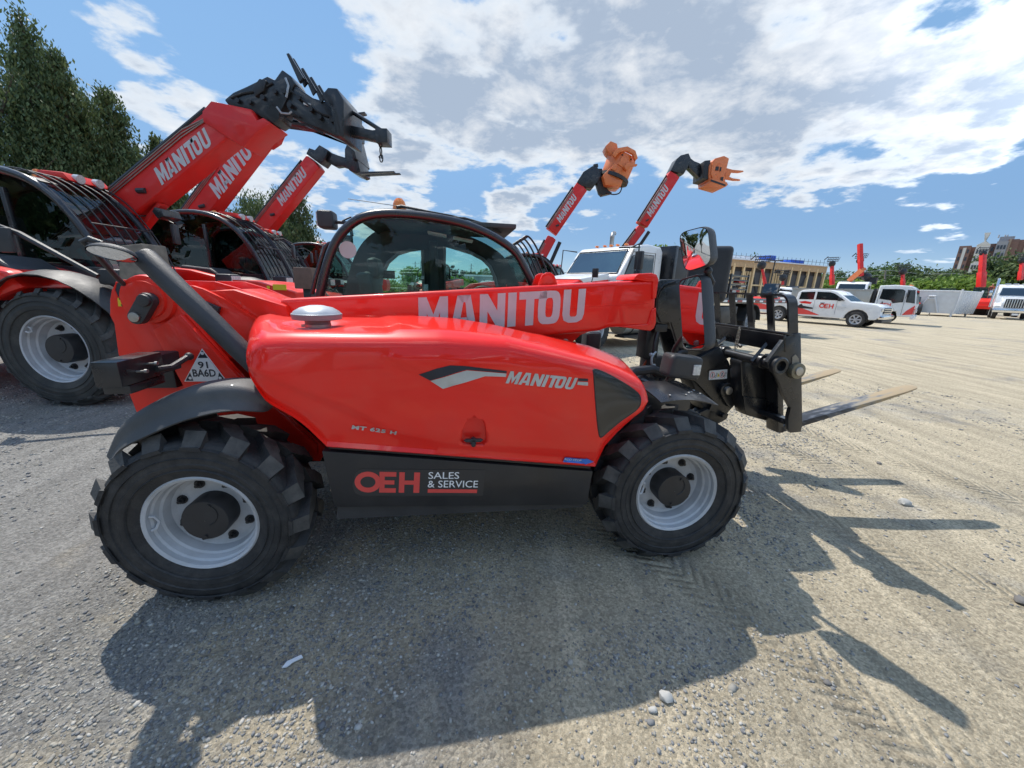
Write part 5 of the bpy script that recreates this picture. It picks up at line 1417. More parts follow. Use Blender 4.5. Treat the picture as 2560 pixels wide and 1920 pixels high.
def seg_boom(parent, p0, p1, depth, y0, wd, mat=None, word=True, name='boom', taper=1.0, wpos=.40, wlen=.47, bevel=.035, notch=True):
    """box boom from p0 to p1 (x,z of the centre line) in the vehicle's vertical plane"""
    mat = mat or REDFAR
    A, B_ = Vector((p0[0], 0, p0[1])), Vector((p1[0], 0, p1[1]))
    d = (B_ - A).normalized(); n = Vector((-d.z, 0, d.x)); L_ = (B_ - A).length
    h = depth / 2
    pts = [A + n * h * taper, B_ + n * h, B_ + d * .03 - n * h * .2, B_ - n * h, A + d * (L_ * .42) - n * h * 1.0]
    if notch: pts += [A + d * (L_ * .36) - n * h * 1.0, A + d * (L_ * .30) - n * h * 1.35, A + d * (L_ * .24) - n * h * 1.35, A + d * (L_ * .20) - n * h * .8]
    pts += [A - n * h * taper]
    b = MB(); b.prism([(p.x, p.z) for p in pts], y0 - wd / 2, y0 + wd / 2); bo = b.done(name, mat, parent, bevel=bevel, seg=3)
    # dark hose channel along the top edge and pipes
    b = MB(); b.tube([A + n * (h + .03) + Vector((0, y0 - wd / 2 + .05, 0)), B_ - d * .2 + n * (h + .03) + Vector((0, y0 - wd / 2 + .05, 0))], .035, 8); b.done('hose_run', BLKM, bo)
    b = MB()
    for k in range(3):
        b.tube([A + n * (h * .95 - k * .03) + Vector((0, y0 - wd / 2 - .012, 0)), B_ - d * (.62 + k * .03) + n * (h * .95 - k * .03) + Vector((0, y0 - wd / 2 - .012, 0)), B_ - d * (.10 + k * .03) + n * (h * .45) + Vector((0, y0 - wd / 2 - .012, 0))] if word == 'pipes' else [A + n * (h * .95 - k * .03) + Vector((0, y0 - wd / 2 - .012, 0)), B_ - d * .3 + n * (h * .95 - k * .03) + Vector((0, y0 - wd / 2 - .012, 0))], .008, 5)
    b.done('oil_pipes', pbr('dull_pipe', (.33, .28, .26), .4, metal=.5, var=.2) if 'dull_pipe' not in MATS else MATS['dull_pipe'], bo)
    b = MB(); q = A + d * (L_ * (max(wpos - .10, .05) if word else .34)) - n * h * .1 + Vector((0, y0 - wd / 2 - .01, 0)); b.tube([q, q + d * .10 - n * .06], .035, 8); b.done('roller_cover', PLAS, bo)
    if word:
        wl = L_ * wlen; hh_ = wl / 4.76 * 1.05
        o_ = A + d * (L_ * wpos) - n * hh_ * (.72 if word == 'pipes' else .42) + Vector((0, y0 - wd / 2 - .004, 0))
        decal('lettering', BWORD, o_, d, n, wl, SILVB, bo, h=hh_, shear=.25)
    return bo

def px_poly(parent_loc, Y, pts, q=None):
    o = []
    for p in pts:
        u, v = q(*p) if q else p
        w = wy(u, v, Y); o.append((w.x - parent_loc[0], w.z))
    return o
Z2 = lambda a, c: (200 + .3617 * a, 150 + .3617 * c)
GRPL = 'red telehandlers parked in a row behind the compact one'
# ---- first machine of the row (left edge of the picture)
M1 = (-6.38, 5.11, 0)
m1 = machine('red telehandler at the left edge with big front wheel and lifting jib on its boom', M1, 0, GRPL)
Y1 = 5.75
def P1(pts): return px_poly(M1, Y1, pts, Z2)
def top_line(M, Y, a, b_, dep, q=None):   # centre line of a boom from two points on its top edge
    P_ = px_poly(M, Y, [a, b_], q or Z2); A, B_ = Vector(P_[0]), Vector(P_[1]); d_ = (B_ - A).normalized(); n_ = Vector((-d_.y, d_.x))
    return tuple(A - n_ * dep / 2), tuple(B_ - n_ * dep / 2)
dpt = .40; c0, c1 = top_line(M1, Y1, (240, 960), (1010, 322), dpt)
d_ = (Vector(c1) - Vector(c0)).normalized()
c0 = tuple(Vector(c0) - d_ * 1.2)
bo = seg_boom(m1, c0, c1, dpt, Y1 - M1[1], .34, word='pipes', wpos=.60, wlen=.28)
hd = P1([(985, 330), (1060, 345), (1250, 385), (1290, 460), (1330, 440), (1385, 480), (1290, 540), (1200, 640), (1130, 600), (930, 470), (925, 400)])
prism_xz(hd, .44, .84, 'boom_collar', REDFAR, bo, .02)
bh = prism_xz(P1([(1050, 310), (1110, 260), (1200, 220), (1340, 150), (1390, 175), (1440, 105), (1500, 150), (1530, 200), (1460, 330), (1425, 400), (1420, 440), (1380, 470), (1290, 420), (1230, 380), (1080, 350)]), .50, .78, 'boom_head', BLK, m1, .02)
prism_xz(P1([(1250, 240), (1300, 175), (1350, 190), (1330, 260), (1270, 300)]), .46, .82, 'head_cover', BLKM, bh, .02)
ja = prism_xz(P1([(1500, 190), (1560, 235), (1640, 290), (1740, 320), (1800, 400), (1850, 560), (1820, 560), (1690, 500), (1600, 470), (1500, 420), (1450, 330), (1470, 230)]), .52, .76, 'jib', BLK, m1, .02)
prism_xz(P1([(1740, 320), (1785, 265), (1845, 270), (1890, 350), (1890, 590), (1835, 580), (1800, 400)]), .35, .95, 'carriage_plate', BLK, m1, .02)
S_ = [P1([p])[0] for p in [(1625, 160), (1700, 330), (1725, 300), (1640, 155)]]
for y_, w_ in [(.0, .04), (1.2, .04)] + [(.2 * k + .1, .025) for k in range(6)]:
    b = MB(); b.prism([S_[0], S_[3], S_[2], S_[1]], y_, y_ + w_); b.done('backrest_bar', BLK, m1)
b = MB(); A_, B_ = P1([(1850, 490), (2100, 545)]); y1 = Y1 - M1[1]
b.box(((A_[0] + B_[0]) / 2, y1, (A_[1] + B_[1]) / 2), ((B_[0] - A_[0]) * 1.05, .14, .11), (Vector((0, 1, 0)), -math.atan2(B_[1] - A_[1], B_[0] - A_[0])))
C_, D_ = P1([(1860, 345), (2110, 505)]); b.tube([(C_[0], y1, C_[1]), (D_[0], y1, D_[1])], .028, 6); E_ = P1([(2100, 540)])[0]; b.box((E_[0], y1, E_[1]), (.16, .2, .17))
lj = b.done('lifting_jib', BLK, m1, bevel=.006)
b = MB(); F2 = P1([(2078, 600), (2078, 640), (2078, 680)])
for i in range(3):
    b.tube([Vector((F2[0][0], y1, F2[0][1] + .04 - i * .09)) + Vector((.022 * math.cos(a) * (1 if i % 2 == 0 else .2), .022 * math.cos(a) * (i % 2), .05 * math.sin(a))) for a in [k * math.pi / 5 for k in range(10)]], .009, 5, True)
b.tube([(F2[1][0], y1, F2[1][1] - .02), (F2[1][0] + .01, y1, F2[2][1]), (F2[1][0] - .03, y1, F2[2][1] + .02)], .01, 5); b.done('hook_chain', BLK, lj)
b = MB(); P_ = [P1([p])[0] for p in [(1420, 370), (1450, 410), (1500, 415), (1520, 400)]]; b.tube([(p[0], .45, p[1]) for p in P_], .012, 5)
P_ = [P1([p])[0] for p in [(1470, 170), (1490, 220), (1475, 300)]]; b.tube([(p[0], .48, p[1]) for p in P_], .014, 5); b.done('hoses', GALV, bh)
b = MB(); P_ = P1([(430, 1170), (470, 1170), (600, 1010), (570, 990)]); b.prism(P_, .55, .68); b.done('lift_cylinder', REDFAR, m1, bevel=.01)
b = MB(); P_ = P1([(560, 1060), (575, 1030), (620, 1040), (640, 1090), (600, 1110)]); b.prism(P_, .5, .8); b.done('cylinder_foot', BLK, m1, bevel=.01)

for q_, w_ in (((1610, 340), .09), ((1790, 380), .03)):
    P_ = P1([q_])[0]; b = MB(); b.box((P_[0], .36 if q_[0] < 1400 else .50, P_[1]), (w_, .02, .03), (Vector((0, 1, 0)), R(15))); b.done('small_label', WHTM, bh)
for q_ in ((1150, 320), (1230, 330), (1320, 300), (1400, 260), (1460, 260), (1560, 300), (1640, 380), (1700, 430), (1780, 450), (1500, 350)):
    P_ = P1([q_])[0]; b = MB(); b.cyl((P_[0], .46, P_[1]), (P_[0], .54, P_[1]), .03, .028, 10); b.done('pin', BLKM, bh)
b = MB()
for pts in ([(1420, 370), (1440, 400), (1480, 420), (1530, 410), (1560, 430)], [(1100, 300), (1180, 270), (1280, 250), (1380, 200)], [(1500, 250), (1600, 330), (1700, 400), (1790, 430)], [(1430, 390), (1500, 460), (1600, 480), (1720, 540)]):
    b.tube(spline([(P1([q])[0][0], .49, P1([q])[0][1]) for q in pts], 4), .013, 5)
b.done('head_hoses', BLKM, bh)

# ---- second machine
M2 = (-6.15, 7.75, 0)
m2 = machine('red telehandler second from the left, seen right above the front one\'s tail pipe', M2, 0, GRPL)
Y2 = 8.45
def P2(pts): return px_poly(M2, Y2, pts, Z2)
c0, c1 = top_line(M2, Y2, (700, 1120), (1235, 400), .42)
d_ = (Vector(c1) - Vector(c0)).normalized(); c0 = tuple(Vector(c0) - d_ * 1.3)
bo = seg_boom(m2, c0, c1, .42, Y2 - M2[1], .36, word='pipes', wpos=.57, wlen=.34)
prism_xz(P2([(1240, 450), (1330, 430), (1385, 480), (1350, 560), (1290, 600), (1230, 540)]), .48, .92, 'boom_collar', REDFAR, bo, .02)
prism_xz(P2([(1290, 440), (1330, 380), (1420, 410), (1600, 420), (1760, 520), (1880, 580), (1860, 520), (1700, 430), (1500, 330), (1400, 370), (1300, 400)][:7]), .55, .85, 'boom_head', BLK, m2, .02)
b = MB(); S_ = P2([(1890, 455), (2035, 436), (2035, 445), (1890, 475)]); b.prism(S_, .2, .32); b.prism(S_, 1.0, 1.12); b.done('fork', BLK, m2)
b = MB(); S_ = P2([(1860, 350), (1900, 400), (1900, 520), (1850, 520)]); b.prism(S_, .1, 1.2); b.done('fork_carriage', BLK, m2)
P_ = P2([(920, 1230), (940, 1160), (990, 1060), (1010, 1050), (960, 1180)]); prism_xz(P_, .6, .72, 'lift_cylinder', REDFAR, m2, .01)
# ---- third machine
M3 = (-7.0, 10.1, 0)
m3 = machine('red telehandler third from the left, forks level at the end of its steep boom', M3, 0, GRPL)
Y3 = 11.0
def P3(pts): return px_poly(M3, Y3, pts, Z2)
c0, c1 = top_line(M3, Y3, (1170, 1200), (1590, 672), .42)
d_ = (Vector(c1) - Vector(c0)).normalized(); c0 = tuple(Vector(c0) - d_ * 1.3)
bo = seg_boom(m3, c0, c1, .42, Y3 - M3[1], .36, word=True, wpos=.64, wlen=.27)
prism_xz(P3([(1590, 665), (1610, 625), (1650, 640), (1680, 605), (1740, 640), (1720, 700), (1690, 740)]), .7, 1.1, 'boom_head', BLK, m3, .02)
prism_xz(P3([(1700, 630), (1790, 665), (1870, 690), (1900, 740), (1880, 760), (1820, 740), (1780, 745), (1700, 700)]), .8, 1.0, 'jib', BLK, m3, .02)
prism_xz(P3([(1895, 590), (1930, 600), (1975, 800), (1950, 810), (1900, 790), (1870, 750), (1870, 650)]), .55, 1.25, 'fork_carriage', BLK, m3, .015)
prism_xz(P3([(1890, 530), (1915, 540), (1960, 720), (1940, 730)]), .45, 1.35, 'backrest', BLK, m3, .005)
for yy_, a_ in ((.60, (1970, 806, 2200, 798)), (1.15, (1970, 775, 2195, 769))):
    S_ = P3([(a_[0], a_[1] - 6), (a_[2], a_[3] - 3), (a_[2], a_[3] + 3), (a_[0], a_[1] + 9)]); prism_xz(S_, yy_ - .06, yy_ + .06, 'fork', BLK, m3, 0)
# ---- fourth machine, boom lowered
M4 = (-6.9, 13.2, 0)
m4 = machine('red telehandler fourth from the left with lowered boom and pale tinted windows', M4, 0, GRPL)
seg_boom(m4, (-1.8, 1.6), (2.2, 1.35), .4, .9, .4, word=False)
# weathered post and block standing between them
b = MB()
pw = [(wy(330, 618, 3.6).x, wy(330, 618, 3.6).z), (wy(385, 608, 3.6).x, wy(385, 612, 3.6).z), (wy(396, 660, 3.6).x, wy(396, 660, 3.6).z), (wy(402, 700, 3.6).x, .0), (wy(320, 700, 3.6).x, .0), (wy(330, 690, 3.6).x, wy(330, 690, 3.6).z)]
b.prism(pw, -.12, .12); po = b.done('timber_post', WOOD, None, bevel=.012, loc=(0, 3.6, 0))
tag(po, 'weathered grey timber post standing behind the black pipe of the front telehandler', 'post')
t_ = thing('bollard', 'black post topped by a brown block beside the open cab window', 'bollard', (wy(770, 700, 4.3).x, 4.3, 0))
b = MB(); z0, z1 = wy(770, 722, 4.3).z, wy(770, 670, 4.3).z
b.box((0, 0, (z0 + z1) / 2), (.205, .2, z1 - z0)); b.done('block', BRWN, t_, bevel=.008)
b = MB(); b.box((0, 0, z0 / 2), (.09, .09, z0)); b.done('post', BLKM, t_, bevel=.005)
# yellow-trimmed red attachment lying between the machines
b = MB(); at_ = thing('bucket', 'low red bucket with a yellow plate lying behind the front boom', 'bucket', (wy(690, 740, 5.2).x, 5.2, 0))
P_ = [(wy(u, v, 5.2).x - at_.location.x, wy(u, v, 5.2).z) for u, v in [(620, 700), (680, 705), (770, 730), (775, 760), (640, 770)]]
b.prism(P_ + [(P_[-1][0], .0), (P_[-1][0] - .2, .0)][:0], -.3, .5); b.box((-.1, .1, .45), (.8, .8, .9)); b.done('bucket_shell', RED2, at_, bevel=.015)
b = MB(); q = wy(732, 718, 5.18); b.box((q.x - at_.location.x, -.31, q.z), (.17, .01, .07)); q = wy(706, 725, 5.18); b.box((q.x - at_.location.x, -.31, q.z), (.03, .01, .11)); b.done('yellow_plate', YEL, at_)

# ---- two machines on the right, booms raised with orange work heads
Z4 = lambda a, c: (1250 + .3165 * a, 320 + .3165 * c)
def far_boom_machine(label, M, Y, low, up, heads, word):
    t = machine(label, M, 0, 'red telehandlers holding orange work heads up', detail=1)
    def PP(pts): return px_poly(M, Y, pts, Z4)
    yl = Y - M[1]
    (a0, a1), (b0, b1) = low, up
    c = list(top_line(M, Y, a0, a1, .36, Z4)) + list(top_line(M, Y, b0, b1, .48, Z4))
    MBx = MB(); d1 = (Vector(c[1]) - Vector(c[0])).normalized(); s0 = Vector(c[0]) - d1 * 1.6
    lo = seg_boom(t, tuple(s0), c[1], .36, yl, .32, word=False, notch=False, name='inner_boom')
    bo = seg_boom(t, c[2], c[3], .48, yl, .42, word=True, notch=False, wpos=word[0], wlen=word[1])
    n_ = Vector((-d1.y, d1.x))
    b = MB(); q0 = s0 + Vector((.7, .2)); q1_ = Vector(c[1]) + Vector((.32, -.15)); b.tube([(q0.x, yl - .1, q0.y), (q1_.x, yl - .1, q1_.y)], .07, 10); b.done('lift_cylinder', BLKM, t)
    for nm, pts, hw, mat in heads:
        prism_xz(PP(pts), yl - hw, yl + hw, nm, mat, t, .02)
    return t, PP, yl
M5 = (.3, 14.6, 0)
t5, PP, yl = far_boom_machine('red telehandler behind the cab, boom raised with a round orange grinding head turned upward', M5, 15.2, ((250, 1090), (375, 850)), ((365, 790), (600, 440)),
  [('boom_head', [(600, 440), (650, 360), (720, 315), (760, 320), (790, 400), (760, 440), (720, 490), (640, 470)], .22, BLK),
   ('camera_box', [(735, 290), (770, 285), (775, 310), (740, 315)], .08, BLK),
   ('jib', [(745, 330), (800, 330), (810, 380), (790, 420), (850, 500), (880, 520), (800, 540), (780, 520), (750, 420)], .16, BLKM)], (.22, .55))
hd5 = prism_xz(PP([(790, 400), (850, 340), (880, 400), (950, 420), (930, 490), (810, 475)]), yl - .45, yl + .35, 'work_head', ORG, t5, .04)
a_, c_ = [Vector((p[0], yl, p[1])) for p in PP([(895, 405), (965, 232)])]; ax_ = (c_ - a_).normalized()
b = MB(); b.cyl(a_, c_, .50, .52, 28); dr = b.done('drum', ORG, hd5, bevel=.04)
b = MB(); b.cyl(a_ - ax_ * .05, a_ + ax_ * .06, .56, .56, 28); b.done('slewing_ring', BLKM, hd5)
b = MB(); b.box(a_.lerp(c_, .55) + Vector((.05, -.50, .0)), (.32, .10, .30), (Vector((0, 1, 0)), R(30))); b.box(a_.lerp(c_, .35) + Vector((-.2, -.48, .0)), (.16, .10, .2), (Vector((0, 1, 0)), R(30))); b.done('hatch', ORG, dr, bevel=.02)
b = MB()
for k in range(9):
    a = k * .7; s1 = ax_.cross(Vector((0, 1, 0))).normalized(); q = c_ - ax_ * .12 + (s1 * math.cos(a) + Vector((0, 1, 0)) * math.sin(a)) * .53; b.ball(q, .03, 6)
b.done('bolt_ring', BLKM, dr)
for ya, yb in ((-.6, -.46), (.36, .48)):
    b = MB(); P_ = PP([(855, 250), (895, 205), (970, 192), (1030, 225), (1048, 282), (1030, 300), (1010, 250), (960, 225), (910, 235), (875, 275)]); b.prism(P_, yl + ya, yl + yb); b.done('rim_guard', ORG, hd5, bevel=.01)
b = MB(); P_ = PP([(815, 170), (855, 130), (905, 150), (915, 200), (860, 240), (830, 205)]); b.prism(P_, yl - .35, yl + .2); b.done('motor_box', ORG, hd5, bevel=.03)
b = MB(); P_ = PP([(960, 320), (1040, 330), (1040, 340), (1000, 345), (960, 380), (940, 350)]); b.prism(P_, yl - .66, yl - .5); b.done('claw', ORG, hd5, bevel=.01)
b = MB(); P_ = PP([(830, 520), (880, 535), (930, 525), (950, 480), (940, 450)]); b.tube([(p[0], yl - .2, p[1]) for p in spline([(p[0], 0, p[1]) for p in P_], 4)] if False else [Vector((p.x, yl - .2, p.z)) for p in spline([(p[0], 0, p[1]) for p in P_], 4)], .022, 6); b.done('hoses', BLKM, hd5)
M6 = (4.5, 16.6, 0)
t6, PP, yl = far_boom_machine('red telehandler behind the white truck cab, raised boom carrying an orange grab with three tines', M6, 17.2, ((990, 905), (1090, 770)), ((1080, 745), (1330, 350)),
  [('boom_head', [(1330, 350), (1375, 260), (1410, 230), (1470, 215), (1490, 260), (1460, 330), (1430, 380)], .24, BLK),
   ('camera_box', [(1455, 210), (1480, 205), (1483, 228), (1458, 232)], .08, BLK),
   ('jib', [(1470, 230), (1520, 270), (1570, 290), (1560, 400), (1530, 370), (1480, 320)], .16, BLK),
   ('head_plate', [(1575, 285), (1620, 280), (1610, 430), (1560, 420), (1565, 350)], .45, BLKM)], (.18, .56))
hd6 = prism_xz(PP([(1620, 300), (1650, 270), (1720, 250), (1760, 270), (1740, 350), (1725, 400), (1735, 470), (1610, 460), (1600, 400), (1605, 330)]), yl - .5, yl + .5, 'work_head', ORG, t6, .05)
b = MB(); P_ = PP([(1600, 450), (1610, 430), (1725, 460), (1735, 480), (1715, 497), (1600, 465)]); b.prism(P_, yl - .65, yl + .4); b.done('motor_box', ORG, hd6, bevel=.02)
for nm, pts, yo in (('tine', [(1720, 240), (1740, 235), (1800, 268), (1805, 276), (1740, 262)], .2), ('tine', [(1735, 340), (1790, 355), (1870, 362), (1875, 370), (1840, 378), (1780, 375), (1765, 410), (1790, 420), (1845, 428), (1850, 438), (1800, 438), (1730, 425)], -.4), ('tine', [(1735, 340), (1770, 350), (1760, 430), (1725, 420)], .35)):
    b = MB(); b.prism(PP(pts), yl + yo - .05, yl + yo + .05); b.done(nm, ORG, hd6, bevel=.008)
for q_, w_ in (((1660, 350), .16), ((1690, 355), .05), ((1640, 410), .12), ((1700, 430), .1)):
    P_ = PP([q_])[0]; b = MB(); b.box((P_[0], yl - .51, P_[1]), (w_, .03, .14)); b.done('slot', BLKM, hd6)
b = MB(); P_ = PP([(1625, 305), (1660, 285), (1690, 300), (1650, 330), (1640, 380), (1660, 430), (1630, 440), (1612, 390)]); b.prism(P_, yl - .56, yl - .5); b.done('turntable_ring', ORG, hd6, bevel=.01)
b = MB(); P_ = PP([(1600, 455), (1605, 440), (1715, 480), (1712, 493)]); b.prism(P_, yl - .66, yl - .64); b.done('dark_opening', BLKM, hd6)

# ---- street-lamp pole on the left
lp = thing('street_lamp', 'tall dark lamp pole standing alone against the clouds left of the cab', 'street lamp', (wy(800, 700, 40).x, 40, 0))
zt_ = wy(783, 572, 40).z
b = MB(); b.cyl((0, 0, 0), (0, 0, zt_), .16, .09, 12); b.done('pole', BLKM, lp)
b = MB(); b.box((-.5, 0, zt_ + .1), (1.1, .5, .22), (Vector((0, 1, 0)), R(20))); b.done('lamp_head', BLKM, lp, bevel=.05)
lp.rotation_euler = (0, R(-3.5), 0)

# ---- person in a cap between the first two machines
def person(loc, h, rz, label, cap=True, shirt=NAVY, trousers=None):
    bm = bmesh.new(); s = h / 1.75
    J = {'pel': (0, 0, .95), 'wai': (0, 0, 1.08), 'che': (.0, 0, 1.30), 'nek': (0, 0, 1.48), 'hd0': (.01, 0, 1.53),
         'shl': (0, .18, 1.42), 'ell': (-.02, .24, 1.13), 'wrl': (.06, .22, .90), 'hal': (.08, .21, .82), 'shr': (0, -.18, 1.42), 'elr': (-.02, -.24, 1.13), 'wrr': (.10, -.20, .92), 'har': (.14, -.19, .84),
         'hil': (0, .09, .92), 'knl': (.03, .10, .50), 'anl': (0, .10, .09), 'tol': (.15, .11, .04), 'hir': (0, -.09, .92), 'knr': (.02, -.10, .50), 'anr': (-.02, -.10, .09), 'tor': (.13, -.11, .04)}
    RD = {'pel': .135, 'wai': .125, 'che': .145, 'nek': .055, 'hd0': .06, 'shl': .07, 'shr': .07, 'ell': .045, 'elr': .045, 'wrl': .03, 'wrr': .03, 'hal': .032, 'har': .032, 'hil': .09, 'hir': .09, 'knl': .06, 'knr': .06, 'anl': .045, 'anr': .045, 'tol': .035, 'tor': .035}
    ED = [('pel', 'wai'), ('wai', 'che'), ('che', 'nek'), ('nek', 'hd0'), ('che', 'shl'), ('shl', 'ell'), ('ell', 'wrl'), ('wrl', 'hal'), ('che', 'shr'), ('shr', 'elr'), ('elr', 'wrr'), ('wrr', 'har'), ('pel', 'hil'), ('hil', 'knl'), ('knl', 'anl'), ('anl', 'tol'), ('pel', 'hir'), ('hir', 'knr'), ('knr', 'anr'), ('anr', 'tor')]
    k_ = list(J); me = bpy.data.meshes.new('person')
    me.from_pydata([tuple(c * s for c in J[k]) for k in k_], [(k_.index(a), k_.index(b_)) for a, b_ in ED], [])
    o = link('person', me); o.location = loc; o.rotation_euler = (0, 0, rz)
    md = o.modifiers.new('skin', 'SKIN'); md.use_smooth_shade = True
    for i, k in enumerate(k_):
        me.skin_vertices[0].data[i].radius = (RD[k] * s, RD[k] * s)
    me.skin_vertices[0].data[0].use_root = True
    o.modifiers.new('sub', 'SUBSURF').levels = 2
    me.materials.append(shirt)
    tag(o, label, 'person')
    b = MB(); b.ball((.02 * s, 0, 1.64 * s), (.098 * s, .078 * s, .12 * s), 20); b.ball((.115 * s, 0, 1.63 * s), (.022 * s, .018 * s, .026 * s), 8)
    for sy in (-1, 1): b.ball((.02 * s, sy * .08 * s, 1.63 * s), (.02 * s, .012 * s, .032 * s), 8)
    b.box((.10 * s, 0, 1.582 * s), (.02 * s, .045 * s, .012 * s))
    b.ball((.02 * s, 0, 1.565 * s), (.075 * s, .06 * s, .04 * s), 12); hd_ = b.done('head', SKIN, o, ang=60)
    b = MB()
    for sy in (-1, 1): b.ball((.103 * s, sy * .032 * s, 1.655 * s), (.012 * s, .012 * s, .008 * s), 8)
    b.done('eyes', INK, hd_)
    b = MB(); b.ball((-.015 * s, 0, 1.66 * s), (.095 * s, .082 * s, .10 * s), 16); b.done('hair', pbr('dark_hair', (.03, .02, .015), .8, var=.3, scale=60, bump=.5) if 'dark_hair' not in MATS else MATS['dark_hair'], hd_)
    if cap:
        b = MB(); rows = []
        for i in range(6):
            t = i / 5 * math.pi / 2; rows.append([(.012 * s + .112 * s * math.cos(t) * math.cos(a), .095 * s * math.cos(t) * math.sin(a), 1.685 * s + .09 * s * math.sin(t)) for a in [2 * math.pi * k / 20 for k in range(20)]])
        b.grid([[Vector(p) for p in r_] for r_ in rows], closed=True)
        b.prism([(.08 * s, 0)] and [(.05 * s + .15 * s * math.cos(a), .085 * s * math.sin(a)) for a in [-1.5 + k * .3 for k in range(11)]], 1.675 * s, 1.685 * s, 'z')
        b.done('cap', NAVY, o, ang=50)
        b = MB(); b.ball((-.03 * s, 0, 1.745 * s), (.075 * s, .075 * s, .04 * s), 14); b.done('cap_crown', CAPR, o)
    for side in (-1, 1):
        b = MB(); base = Vector((.11 if side < 0 else .07, side * -.19 if False else (-.19 if side < 0 else .21), .83)) * s
        for k in range(4): b.tube([base + Vector((.0 + .018 * (k - 1.5), 0, -.02)) * s, base + Vector((.012 + .018 * (k - 1.5), 0, -.075 + .006 * abs(k - 1.5))) * s, base + Vector((.03 + .016 * (k - 1.5), side * -.01, -.105 + .01 * abs(k - 1.5))) * s], [.010 * s, .009 * s, .007 * s], 6)
        b.tube([base + Vector((.03, 0, .0)) * s, base + Vector((.055, 0, -.035)) * s, base + Vector((.055, 0, -.06)) * s], [.011 * s, .010 * s, .008 * s], 6)
        b.ball(base + Vector((0, 0, -.005)) * s, (.038 * s, .02 * s, .045 * s), 10); b.done('hand', SKIN, o, ang=60)
    return o
pw_ = wy(385, 619, 6.35)
person((pw_.x, 6.35, 0), pw_.z * .985, R(-8), 'person in a dark cap looking right, only head and shoulders showing behind the timber post')

# strut and mirror hanging beside the first machine's cab
b = MB(); A_, B_, C_ = wy(50, 585, 3.95), wy(245, 690, 3.95), wy(0, 565, 3.95)
o_ = Vector(M1); b.tube([C_ - o_, A_ - o_, B_ - o_], [.018, .03, .022], 8); st_ = b.done('mirror_strut', BLKM, m1)
b = MB(); q = wy(12, 600, 3.9) - o_; b.box(q, (.16, .05, .24)); b.done('side_mirror', PLAS, m1, bevel=.03)
# ================================================================== trucks, pickup, container, buildings
def wz(u, v, z):
    return ray(u, v) * z + Vector((0, 0, CH))
def on_ground(u, z):
    """ground point on the column of pixel u at depth z"""
    lo, hi = 700, 1100
    for _ in range(40):
        m_ = (lo + hi) / 2
        if wz(u, m_, z).z > 0: lo = m_
        else: hi = m_
    return wz(u, lo, z)
def prism_y(poly, y0, y1, name, mat, parent, bevel=.02, seg=2): return prism_xz(poly, y0, y1, name, mat, parent, bevel, seg)
def road_wheel(parent, loc, key, Rt, Rr, W, dish=.05, flip=False, rmat=None, spokes=0):
    tm = tyre_mesh(key + 't', Rt, Rr, W, .008, 40, 'road', RUB)
    w = link('wheel', None, parent); w.location = loc; w.rotation_euler = (0, 0, math.pi if flip else 0)
    link('tyre', tm, w)
    if (key + 'r') not in _WC:
        b = MB(); y0 = -W / 2 * .86
        b.lathe([(Rr + .01, y0), (Rr, y0 - .006), (Rr * .93, y0 + .01), (Rr * .88, y0 + dish * .6), (Rr * .84, y0 + dish)], 40)
        if spokes:
            b.lathe([(Rr * .84, y0 + dish), (Rr * .82, y0 + dish + .05), (.001, y0 + dish + .05)], 40)
            for k in range(spokes):
                a = 2 * math.pi * k / spokes
                b.grid([[Vector(((r_ * math.cos(a) - s_ * w_ * math.sin(a)), yy_, (r_ * math.sin(a) + s_ * w_ * math.cos(a)))) for s_, yy_ in ((-1, y0 + dish + .02), (-.8, y0 + dish * .3), (.8, y0 + dish * .3), (1, y0 + dish + .02))] for r_, w_ in ((Rr * .12, Rr * .16), (Rr * .5, Rr * .13), (Rr * .9, Rr * .19))])
            b.cyl((0, y0 + .0, 0), (0, y0 + dish + .04, 0), Rr * .2, Rr * .2, 18)
        else:
            b.lathe([(Rr * .84, y0 + dish), (Rr * .75, y0 + dish * 1.6), (Rr * .62, y0 + dish * .9), (Rr * .5, y0 + dish * .7), (Rr * .42, y0 + dish * .7), (Rr * .40, y0 - .02), (.001, y0 - .03)], 40)
            for k in range(10):
                a = 2 * math.pi * k / 10; c_ = (Rr * .53 * math.cos(a), y0 + dish * .6, Rr * .53 * math.sin(a)); b.cyl(c_, (c_[0], c_[1] - .03, c_[2]), .018, .016, 6)
        _WC[key + 'r'] = b.mesh('rim', rmat or RIM, 30)
        b = MB()
        if spokes:
            for k in range(spokes):
                a = 2 * math.pi * (k + .5) / spokes; b.cyl((Rr * .6 * math.cos(a), y0 + dish + .046, Rr * .6 * math.sin(a)), (Rr * .6 * math.cos(a), y0 + dish + .044, Rr * .6 * math.sin(a)), Rr * .16, Rr * .16, 10)
        else:
            for k in range(5):
                a = 2 * math.pi * (k + .3) / 5; b.cyl((Rr * .74 * math.cos(a), y0 + dish * 1.5, Rr * .74 * math.sin(a)), (Rr * .74 * math.cos(a), y0 + dish * 1.3, Rr * .74 * math.sin(a)), Rr * .09, Rr * .09, 10)
        _WC[key + 'o'] = b.mesh('rim_openings', BLKM)
    link('rim', _WC[key + 'r'], w); link('rim_openings', _WC[key + 'o'], w)
    return w
def winpane(parent, pts, y, name='side_window', mat=None, frame=True):
    b = MB(); b.prism(pts, y - .004, y + .004); o = b.done(name, mat or DKW, parent)
    if frame: MB().tube([(p[0], y, p[1]) for p in pts], .012, 5, True).done('window_seal', BLKM, o)
    return o

